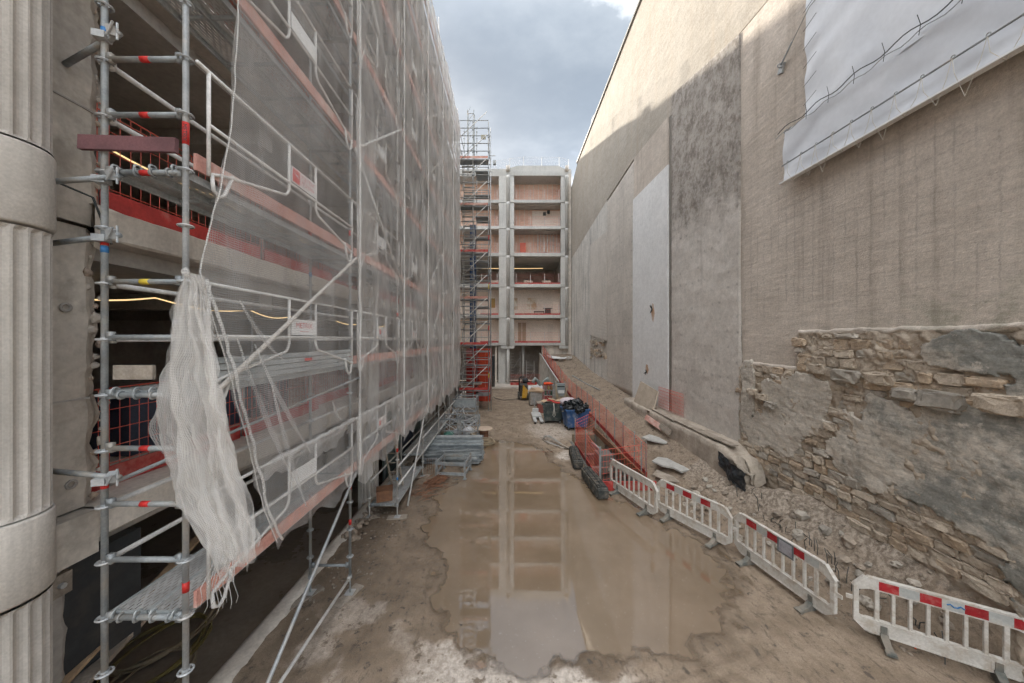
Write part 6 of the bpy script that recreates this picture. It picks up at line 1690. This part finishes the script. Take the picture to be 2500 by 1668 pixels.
# boxed rubble, white sacks, yellow dumper
t = thing('rubble_box', (2.0, 23.7, 0.0), 'battered pale crate with torn cardboard on top', 'crate')
MB().box(1.55, 2.45, 23.2, 24.2, 0.08, 0.95).build('body', mat('dusty_crate', (0.42, 0.40, 0.37), (0.3, 0.28, 0.26), rough=0.9, sc=5, bump=0.4), t)
for k, x in enumerate((1.56, 2.4)): MB().box(x, x + 0.05, 23.17, 23.198, 0.05, 0.95).build('corner', WOOD_G, t)
for k in range(5): tag(MB().cbox((2.0 + 0.05 * k, 23.6, 0.98 + 0.035 * k), (1.0 - 0.08 * k, 0.85, 0.02), 0.2 * k - 0.3, 0.04 * k, 0.05).build('cardboard', CARD), ['bottom', 'second', 'third', 'fourth', 'topmost'][k] + ' torn cardboard sheet stacked on the pale crate', 'cardboard')
for k, (x, y, z) in enumerate(((1.75, 26.2, 0.5), (2.25, 26.0, 0.65), (2.6, 26.4, 0.5))):
    tag(MB().lump((x, y, z), (0.4, 0.35, 0.45), 9 + k, 2, 0.25, 2.2).build('white_sack', GLAS, None, True), ['left white plastic sack behind the yellow dumper', 'middle white plastic sack behind the crate', 'right white plastic sack near the ramp'][k], 'sack', 'white sacks')
for k, (x, y) in enumerate(((2.7, 25.2), (3.1, 25.6))):
    tag(MB().box(x, x + 0.35, y, y + 0.3, -0.05, 1.25).build('red_can', REDW), ['red jerry can post behind the cage, left', 'red jerry can post behind the cage, right'][k], 'red can')
t = thing('mini_dumper', (1.25, 26.2, -0.1), 'small dark dumper with a yellow side panel and upright roll bar', 'dumper')
YELM = mat('machine_yellow', (0.66, 0.36, 0.03), rough=0.5, sc=4, bump=0.05, dirt=(0.3, 0.24, 0.16), dirt_sc=4)
MB().prism([(25.6, 0.25), (26.9, 0.25), (27.0, 0.9), (26.2, 1.25), (25.5, 1.1)], lambda u, v, d: (d, u, v), 0.95, 1.55).build('body', DARKK, t)
MB().prism([(1.10, 0.15), (1.45, 0.15), (1.55, 0.75), (1.18, 1.2)], lambda u, v, d: (u, d, v), 25.42, 25.48).build('side_panel', YELM, t)
for x in (0.88, 1.62):
    for y in (25.85, 26.7): MB().tube((x - 0.08, y, 0.22), (x + 0.08, y, 0.22), 0.24, 14).build('wheel', RUBBER, t, True)
MB().path([(0.9, 26.0, 0.6), (0.9, 25.9, 1.6), (1.0, 25.9, 1.75), (1.25, 25.9, 1.75)], 0.05, 7).build('roll_bar', DARKK, t, True)
MB().lump((1.4, 26.2, 1.4), (0.25, 0.22, 0.25), 4, 1, 0.2).build('seat', BLACK, t, True)
t = thing('red_crate', (2.1, 21.2, 0.0), 'low dark red crate before the pale crate', 'crate')
MB().box(1.9, 2.55, 20.8, 21.5, 0.03, 0.62).build('body', mat('brick_red_crate', (0.34, 0.11, 0.085), (0.25, 0.085, 0.07), rough=0.8, bump=0.3), t)
MB().box(1.87, 2.58, 20.77, 21.53, 0.62, 0.66).build('lid', WOOD_G, t)
tag(MB().lump((2.75, 21.3, 0.62), (0.35, 0.3, 0.2), 6, 2, 0.3).build('white_blue_sack', GLAS, None, True), 'crumpled white sack with blue print right of the red crate', 'sack')
tag(MB().lump((2.62, 21.05, 0.70), (0.10, 0.08, 0.10), 6, 1, 0.2).build('blue_rag', BLUET, None, True), 'small blue rag on the white sack', 'rag')
MESHT = mat('pale_green_drum', (0.38, 0.43, 0.41), rough=0.7, bump=0.2)
t = thing('bent_duct', (3.1, 30.0, -0.2), 'pair of bent grey duct elbows against the retaining wall', 'duct')
for s in (-1, 1): MB().path([(3.0 + 0.1 * s, 29.6, 0.2), (3.0 + 0.25 * s, 29.5, 0.9), (3.0 + 0.55 * s, 29.4, 1.2), (3.0 + 0.75 * s, 29.4, 0.8)], 0.17, 10).build('elbow', MESHT, t, True)
tag(MB().path([(-1.2, 27.0, 0.0), (-1.0, 26.2, 0.0), (-0.4, 25.4, 0.0), (0.4, 25.6, 0.0), (1.0, 26.0, 0.02)], 0.02, 5).build('cable', CABLE, None, True), 'black cable lying across the mud to the dumper', 'cable')
# tied bundle of wire on a pale patch
t = thing('wire_bundle', (2.1, 14.6, 0.02), 'grey bundle of wire rope tied up left of the trench', 'wire bundle')
for k in range(9):
    a = rg.uniform(-0.08, 0.08)
    MB().path([(1.62 + 0.02 * k, 15.15 + a, 0.08 + 0.02 * k), (1.68, 15.35, 0.22 - 0.01 * k), (1.95, 15.1 + a, 0.2 + a), (2.35, 14.3 + a, 0.12), (2.72, 13.75 + a * 0.5, 0.06), (2.35, 14.05 + a, 0.05), (1.85, 14.75 + a * 2, 0.04), (1.62, 15.1, 0.06)], 0.026, 5).build('strand', GALV_D if k % 2 else WOOD_G, t, True)

# ================================================================== MATERIAL YARD ON THE LEFT
SPARE_RIM = mat('spare_plank_edge', (0.40, 0.425, 0.43), (0.26, 0.285, 0.295), rough=0.5, sc=5, fine=40, metal=0.3, bump=0.08, rand=0.3)
def spare_deck():
    L, wd = 2.07, 0.32
    top = MB().box(-L / 2, L / 2, -wd / 2, wd / 2, -0.003, 0.0).mesh('plank_top', DECK_X)
    rim = MB()
    for s in (-1, 1): rim.box(-L / 2, L / 2, s * wd / 2 - 0.010, s * wd / 2 + 0.010, -0.062, 0.004); rim.box(-L / 2, L / 2, s * (wd / 2 - 0.03) - 0.006, s * (wd / 2 - 0.03) + 0.006, -0.066, -0.02)
    rim.box(-L / 2 - 0.01, -L / 2, -wd / 2, wd / 2, -0.06, 0.003).box(L / 2, L / 2 + 0.01, -wd / 2, wd / 2, -0.06, 0.003)
    for k in range(1, 4): rim.box(-L / 2 + L * k / 4 - 0.012, -L / 2 + L * k / 4 + 0.012, -wd / 2 + 0.012, wd / 2 - 0.012, -0.05, -0.008)
    for e in (-1, 1):
        for s in (-0.1, 0.1): rim.ring((e * (L / 2 + 0.025), s, -0.02), (0, 1, 0), 0.028, 0.011, 8, 5)
    return top, rim.mesh('plank_rim', SPARE_RIM)
SDT, SDR = spare_deck()
di = 0
stacks = [(12.38, 6, 0.080, 0.07, 'front'), (12.80, 8, 0.080, 0.06, 'middle'), (13.22, 9, 0.080, 0.05, 'rear')]
for sy_, cnt, dz, jit, nm in stacks:
    for k in range(cnt):
        fl_ = (k % 2 == 1) or (nm == 'middle' and k == cnt - 1)
        y = sy_ + rg.uniform(-jit, jit); a = rg.uniform(-0.045, 0.045) + (0.13 if nm == 'front' and k in (4, 5) else 0) + 0.03
        lab = f'{["lowest", "second", "third", "fourth", "fifth", "sixth", "seventh", "eighth", "ninth"][k]} galvanised deck plank up in the {nm} stack of spare planks'
        t = thing('deck_plank', (-2.10 + rg.uniform(-0.09, 0.09), y, 0.075 + dz * (k + 1) - 0.015), lab, 'deck plank', 'spare deck planks', a)
        q = link('plank_top', SDT, t, local=True, rot=(math.pi if fl_ else 0, 0, 0), loc=(0, 0, -0.06 if fl_ else 0))
        link('plank_rim', SDR, t, local=True, rot=(math.pi if fl_ else 0, 0, 0), loc=(0, 0, -0.06 if fl_ else 0))
for k, x in enumerate((-2.75, -1.5)):
    tag(MB().box(x - 0.05, x + 0.05, 12.15, 13.35, 0.015, 0.075).build('bearer', WOOD_G), ['left timber bearer under the spare planks', 'right timber bearer under the spare planks'][k], 'bearer')
def stillage(x, y, w_, d, h, rz, label, braces=True, open_low=False, mt=GALV_D):
    t = thing('steel_stillage', (x, y, 0.02), label, 'stillage', 'steel stillages', rz)
    for sx_ in (-1, 1):
        for sy_ in (-1, 1):
            lg = MB().cbox((sx_ * w_ / 2, sy_ * d / 2, h / 2), (0.06, 0.06, h)).build('leg', mt, t, local=True)
            MB().cbox((sx_ * w_ / 2, sy_ * d / 2, 0.012), (0.11, 0.11, 0.02)).cbox((sx_ * w_ / 2, sy_ * d / 2, h * 0.52), (0.09, 0.09, 0.015)).build('foot_plate', mt, lg, local=True)
    for z in ((0.16, h - 0.12) if open_low else (0.14, h * 0.5, h - 0.05)):
        for sy_ in (-1, 1): MB().cbox((0, sy_ * d / 2, z), (w_ - 0.06, 0.035, 0.09 if open_low else 0.05)).build('rail', mt, t, local=True)
        for sx_ in (-1, 1): MB().cbox((sx_ * w_ / 2, 0, z + 0.002), (0.035, d - 0.06, 0.09 if open_low else 0.05)).build('rail', mt, t, local=True)
    if braces:
        for sy_ in (-1, 1):
            MB().tube((-w_ / 2 + 0.04, sy_ * d / 2, h * 0.52), (w_ / 2 - 0.04, sy_ * d / 2, h - 0.09), 0.014, 6).tube((w_ / 2 - 0.04, sy_ * d / 2 + 0.02, h * 0.52), (-w_ / 2 + 0.04, sy_ * d / 2 + 0.02, h - 0.09), 0.014, 6).tube((-w_ / 2 + 0.04, sy_ * d / 2, h - 0.1), (w_ / 2 - 0.04, sy_ * d / 2, 0.2), 0.012, 6).build('cross_brace', GALV, t, local=True)
        MB().cbox((0, 0, 0.12), (w_ - 0.08, d - 0.08, 0.02)).build('floor', GALV_D, t, local=True)
    return t
stillage(-1.88, 11.42, 0.98, 0.80, 0.62, rad(-7), 'empty open steel stillage frame standing at the puddle edge', False, True)
stillage(-2.66, 15.3, 0.80, 1.05, 1.12, 0, 'left cross-braced steel stillage behind the spare planks')
stillage(-1.76, 15.3, 0.78, 1.05, 1.08, 0, 'right cross-braced steel stillage behind the spare planks')
stillage(-2.38, 18.6, 1.25, 1.3, 1.45, 0, 'larger steel stillage loaded with grey boards before the stair tower', True)
for k in range(5):
    tag(MB().cbox((-2.38 + rg.uniform(-0.03, 0.03), 18.6, 0.75 + 0.12 * k), (1.1, 1.15, 0.10), rg.uniform(-0.05, 0.05)).build('board_pack', WOOD_G if k % 2 else GALV_D), ['bottom', 'second', 'third', 'fourth', 'top'][k] + ' grey board pack in the loaded stillage', 'board pack')
tag(MB().box(-2.98, -1.8, 18.0, 18.03, 1.0, 1.42).build('cover_sheet', DECK_SIDE), 'flat grey lid leaning on the loaded stillage', 'lid')
for k, (x, y, z, s, mt) in enumerate(((-2.75, 15.2, 0.28, 0.22, mat('green_sack', (0.12, 0.30, 0.24), rough=0.6)), (-2.45, 15.5, 0.30, 0.2, bpy.data.materials['dusty_white_sack']), (-1.85, 15.4, 0.38, 0.26, bpy.data.materials['dusty_white_sack']), (-1.6, 15.1, 0.26, 0.18, HOSE))):
    tag(MB().lump((x, y, z), (s, s, s * 0.8), k, 2, 0.25, 2.0).build('sack', mt, None, True), ['green sack in the left braced stillage', 'white sack in the left braced stillage', 'large white sack in the right braced stillage', 'small brown sack in the right braced stillage'][k], 'sack')
tg = thing('tube_bundle', (-2.6, 16.9, 0.5), 'loose galvanised tubes piled between the stillages', 'tube pile')
for k in range(12):
    a = Vector((-3.0 + rg.random() * 1.3, 16.3 + rg.random() * 0.6, 0.1 + rg.random() * 0.9)); MB().tube(a, a + Vector((rg.uniform(-0.5, 0.6), rg.uniform(0.3, 0.9), rg.uniform(-0.2, 0.4))), 0.024, 7).build('tube', GALV, tg)
# cable reel and coil
t = thing('cable_reel', (-1.12, 15.4, 0.02), 'wooden cable reel lying flat beside the right stillage', 'cable reel')
REEL = mat('reel_ply', (0.56, 0.44, 0.34), (0.46, 0.35, 0.27), rough=0.85, sc=4, bump=0.2)
MB().lathe([(0.38, 0), (0.40, 0.01), (0.40, 0.03), (0.38, 0.04)], (-1.12, 15.4, 0.50), 28).build('top_flange', REEL, t)
MB().lathe([(0.38, 0), (0.38, 0.04)], (-1.12, 15.4, 0.03), 28).build('bottom_flange', REEL, t)
MB().lathe([(0.2, 0), (0.2, 0.43)], (-1.12, 15.4, 0.07), 18).build('drum', RUST, t)
cp = [(-1.0 + (0.38 + 0.04 * math.sin(i * 0.37)) * math.cos(i * 0.31), 14.65 + (0.36 + 0.05 * math.sin(i * 0.21)) * math.sin(i * 0.31), 0.045 + 0.0022 * i) for i in range(80)]
tag(MB().path(cp, 0.022, 6).build('cable_coil', HOSE, None, True), 'coil of pale cable on the ground before the reel', 'cable coil')
# rebar: tangled heap and bars in the mud
rbp = thing('rebar_heap', (-2.5, 10.2, 0.02), 'tangled heap of rusty reinforcing bars beside the low deck', 'rebar heap')
for k in range(46):
    a = Vector((-2.55 + rg.gauss(0, 0.22), 10.1 + rg.gauss(0, 0.4), 0.04 + abs(rg.gauss(0, 0.07))))
    d = Vector((rg.uniform(0.3, 0.9), rg.uniform(-0.25, 0.9), rg.uniform(-0.02, 0.06))) * rg.uniform(0.35, 0.8)
    MB().path([a, a + d * 0.5 + Vector((0, 0, 0.03)), a + d], 0.008, 4).build('bar', RUST, rbp)
for k in range(6):
    tag(MB().bar((-2.72 + 0.085 * k, 10.55 - 0.02 * k, 0.06), (-2.30 + 0.07 * k, 11.15 - 0.05 * k, 0.12), 0.035, 0.03).build('steel_angle', RUST), f'{["first", "second", "third", "fourth", "fifth", "sixth"][k]} rusty steel angle from the left in the row before the stillage', 'steel angle', 'steel angles')
for k in range(8):
    x = -2.82 + 0.075 * k
    tag(MB().tube((x, 11.45, 0.0), (x + rg.uniform(-0.02, 0.02), 11.45, 0.55), 0.007, 4).build('starter_bar', RUST), 'thin rusty starter bar standing before the spare planks', 'starter bar', 'starter bars by the planks')

# ================================================================== DEBRIS ON THE RAMP AND BELOW THE WALL
def gz(x, y): return ground_h(x, y)
CHIP = mat('grey_render_sheet', (0.47, 0.46, 0.43), (0.36, 0.35, 0.33), rough=0.92, sc=4, fine=30, bump=0.5)
def sheet(poly, z, th, rz, label, tilt=(0, 0), mt=None):
    mb = MB().prism(poly, lambda u, v, d: (u, v, d + tilt[0] * u + tilt[1] * v + 0.02 * nz((u * 4, v * 4, 1))), 0.0, th)
    cx_, cy_, cz_ = z
    t = link('render_sheet', mb.mesh('render_sheet', mt or CHIP), None, (cx_, cy_, cz_), (0, 0, rz)); tag(t, label, 'render sheet', 'broken render sheets on the ramp')
    return t
sheet([(-0.55, -0.28), (-0.1, -0.33), (0.2, -0.22), (0.55, -0.3), (0.62, 0.05), (0.3, 0.2), (0.1, 0.14), (-0.35, 0.26), (-0.6, 0.1)], (5.45, 10.9, gz(5.45, 10.9) + 0.08), 0.05, rad(-62), 'large broken grey render sheet lying flat on the ramp', (0.02, 0.12))
sheet([(-0.4, -0.2), (0.1, -0.3), (0.45, -0.12), (0.5, 0.1), (0.05, 0.12), (-0.45, 0.18)], (5.15, 10.55, gz(5.15, 10.55) + 0.06), 0.03, rad(-50), 'brownish fragment under the large render sheet', (0.0, 0.1), WOOD_G)
sheet([(-0.5, -0.22), (0.0, -0.26), (0.5, -0.15), (0.45, 0.15), (0.1, 0.2), (-0.45, 0.22)], (5.75, 12.7, gz(5.75, 12.7) + 0.06), 0.05, rad(-58), 'smaller rough render sheet farther up the ramp', (0.0, 0.12))
t = thing('leaning_slab', (6.35, 15.5, 1.2), 'square beige slab leaning against the white wall panel', 'slab')
MB().add([(6.12, 14.15, 1.18), (6.20, 16.45, 1.28), (6.62, 16.35, 2.62), (6.55, 14.35, 2.42), (6.18, 14.12, 1.16), (6.26, 16.42, 1.26), (6.68, 16.32, 2.60), (6.61, 14.32, 2.40)], [(0, 3, 2, 1), (4, 5, 6, 7), (0, 1, 5, 4), (1, 2, 6, 5), (2, 3, 7, 6), (3, 0, 4, 7)]).build('panel', mat('beige_slab', (0.52, 0.44, 0.35), (0.42, 0.35, 0.275), rough=0.9, sc=2, fine=20, bump=0.4), t)
t = red_guard(6.72, 14.6, 1.64, 6.74, 12.6, 1.64, 'faded red wire guard standing on the ledge behind the beige slab', 0.95, False, (), 0.09, 7)
tag(MB().bar((6.02, 14.3, 1.32), (6.05, 12.9, 1.22), 0.05, 0.22, (0.4, 0, 1)).build('red_plank', PINK), 'faded red plank lying along the foot of the ledge', 'plank')
tag(MB().bar((6.02, 12.95, 1.32), (6.04, 12.2, 1.22), 0.06, 0.2, (0.4, 0, 1)).build('short_plank', WOOD_G), 'short grey plank butting the faded red plank', 'plank')
tag(MB().path([(5.2, 26.5, gz(5.2, 26.5) + 0.03), (5.6, 23.5, gz(5.6, 23.5) + 0.03), (5.9, 21, gz(5.9, 21) + 0.03)], 0.04, 6).build('pipe', GALV_D), 'dark pipe lying along the upper ramp', 'pipe')
t = thing('scrap_heap', (4.9, 32.2, 2.6), 'heap of white sheets, pipes and beams at the top of the ramp', 'scrap heap')
MB().cbox((4.6, 32.2, 2.95), (1.4, 0.9, 0.04), 0.2, 0.2, 0.15).cbox((5.0, 31.8, 2.9), (1.2, 0.7, 0.04), -0.4, 0.1).build('white_sheet', WHITE_P, t)
for k in range(7): MB().tube((4.9 + 0.15 * k, 31.4 + 0.2 * k, 2.72 + 0.04 * k), (6.2 + 0.05 * k, 31.9 + 0.25 * k, 2.8 + 0.1 * (k % 3)), 0.09 if k % 3 == 0 else 0.05, 8).build('beam', CONC_L if k % 2 else WOOD_G, t)
rk = random.Random(77)
RUBL = mat('pale_rubble', (0.36, 0.30, 0.24), (0.24, 0.20, 0.16), rough=0.95, sc=7, fine=30, bump=0.6, rand=0.2)
big = [MB().lump((0, 0, 0), (0.5, 0.42, 0.34), 31 + k, 1, 0.35, 1.8).mesh('rubble_stone', RUBL if k % 2 else st_mats[2]) for k in range(6)]
nb = 0
for k in range(400):
    if nb >= 90: break
    y = rk.uniform(4.4, 9.8); x0 = ramp_x0(y)
    x = x0 + abs(rk.gauss(0.55, 0.4))
    if x > 6.7 or (y > 7.7 and x > 6.1): continue
    s = rk.choice((0.07, 0.09, 0.11, 0.14, 0.18, 0.24)) * rk.uniform(0.8, 1.2)
    o = link('rubble_stone', rk.choice(big), None, (x, y, gz(x, y) + s * 0.1), (rk.random(), rk.random(), rk.random() * 6), (s, s, s))
    tag(o, 'broken stone lying in the rubble slope behind the barriers', 'stone', 'rubble stones behind the barriers'); nb += 1
mb = MB()
for k in range(2000):
    r = rk.random()
    if r < 0.55:
        y = rk.uniform(4.2, 10.5); x = ramp_x0(y) + rk.uniform(-0.3, 2.2)
    elif r < 0.75:
        y = rk.uniform(10, 34); x = ramp_x0(y) + rk.uniform(0.05, 3.0)
    elif r < 0.87:
        y = rk.uniform(26, 34); x = rk.uniform(5.2, 6.9)
    else:
        y = rk.uniform(5.4, 9); x = rk.uniform(-3.7, -2.6)
    if x > 6.85 or (7.7 < y < 17 and x > 6.1): continue
    s = 0.007 + 0.030 * rk.random() ** 3 * (1.0 if y < 12 else 2.2)
    mb.lump((x, y, gz(x, y) + s * 0.3), (s, s * rk.uniform(0.7, 1.3), s * 0.7), k % 97, 0, 0.4)
tag(mb.build('loose_gravel', RUBL), 'loose gravel and mortar crumbs scattered over mud and ramp', 'gravel', kind='stuff')
# rebar stubs along the foot of the rubble wall
for k in range(22):
    y = 4.7 + 0.20 * k + rk.uniform(-0.08, 0.08); x = 6.28 - 0.012 * k + rk.uniform(-0.12, 0.12)
    if y > 8.6: break
    z = gz(x, y); h = rk.uniform(0.12, 0.30)
    t = thing('rebar_stub', (x, y, z), 'bent dark reinforcing stub sticking out along the foot of the rubble wall', 'rebar stub', 'rebar stubs along the wall foot')
    for q in range(rk.choice((1, 2, 3))):
        dx, dy = rk.uniform(-0.08, 0.08), rk.uniform(-0.1, 0.1)
        MB().path([(x + dx, y + dy, z - 0.05), (x + dx * 1.5, y + dy, z + h * 0.6), (x + dx + rk.uniform(-0.1, 0.1), y + dy + rk.uniform(-0.1, 0.1), z + h)], 0.008, 4).build('bar', CABLE, t)
tag(MB().tube((6.15, 4.95, gz(6.15, 4.95) - 0.05), (6.14, 4.93, gz(6.15, 4.95) + 0.16), 0.012, 6).build('orange_peg', ORJ), 'small orange marker peg among the rebar stubs', 'peg')
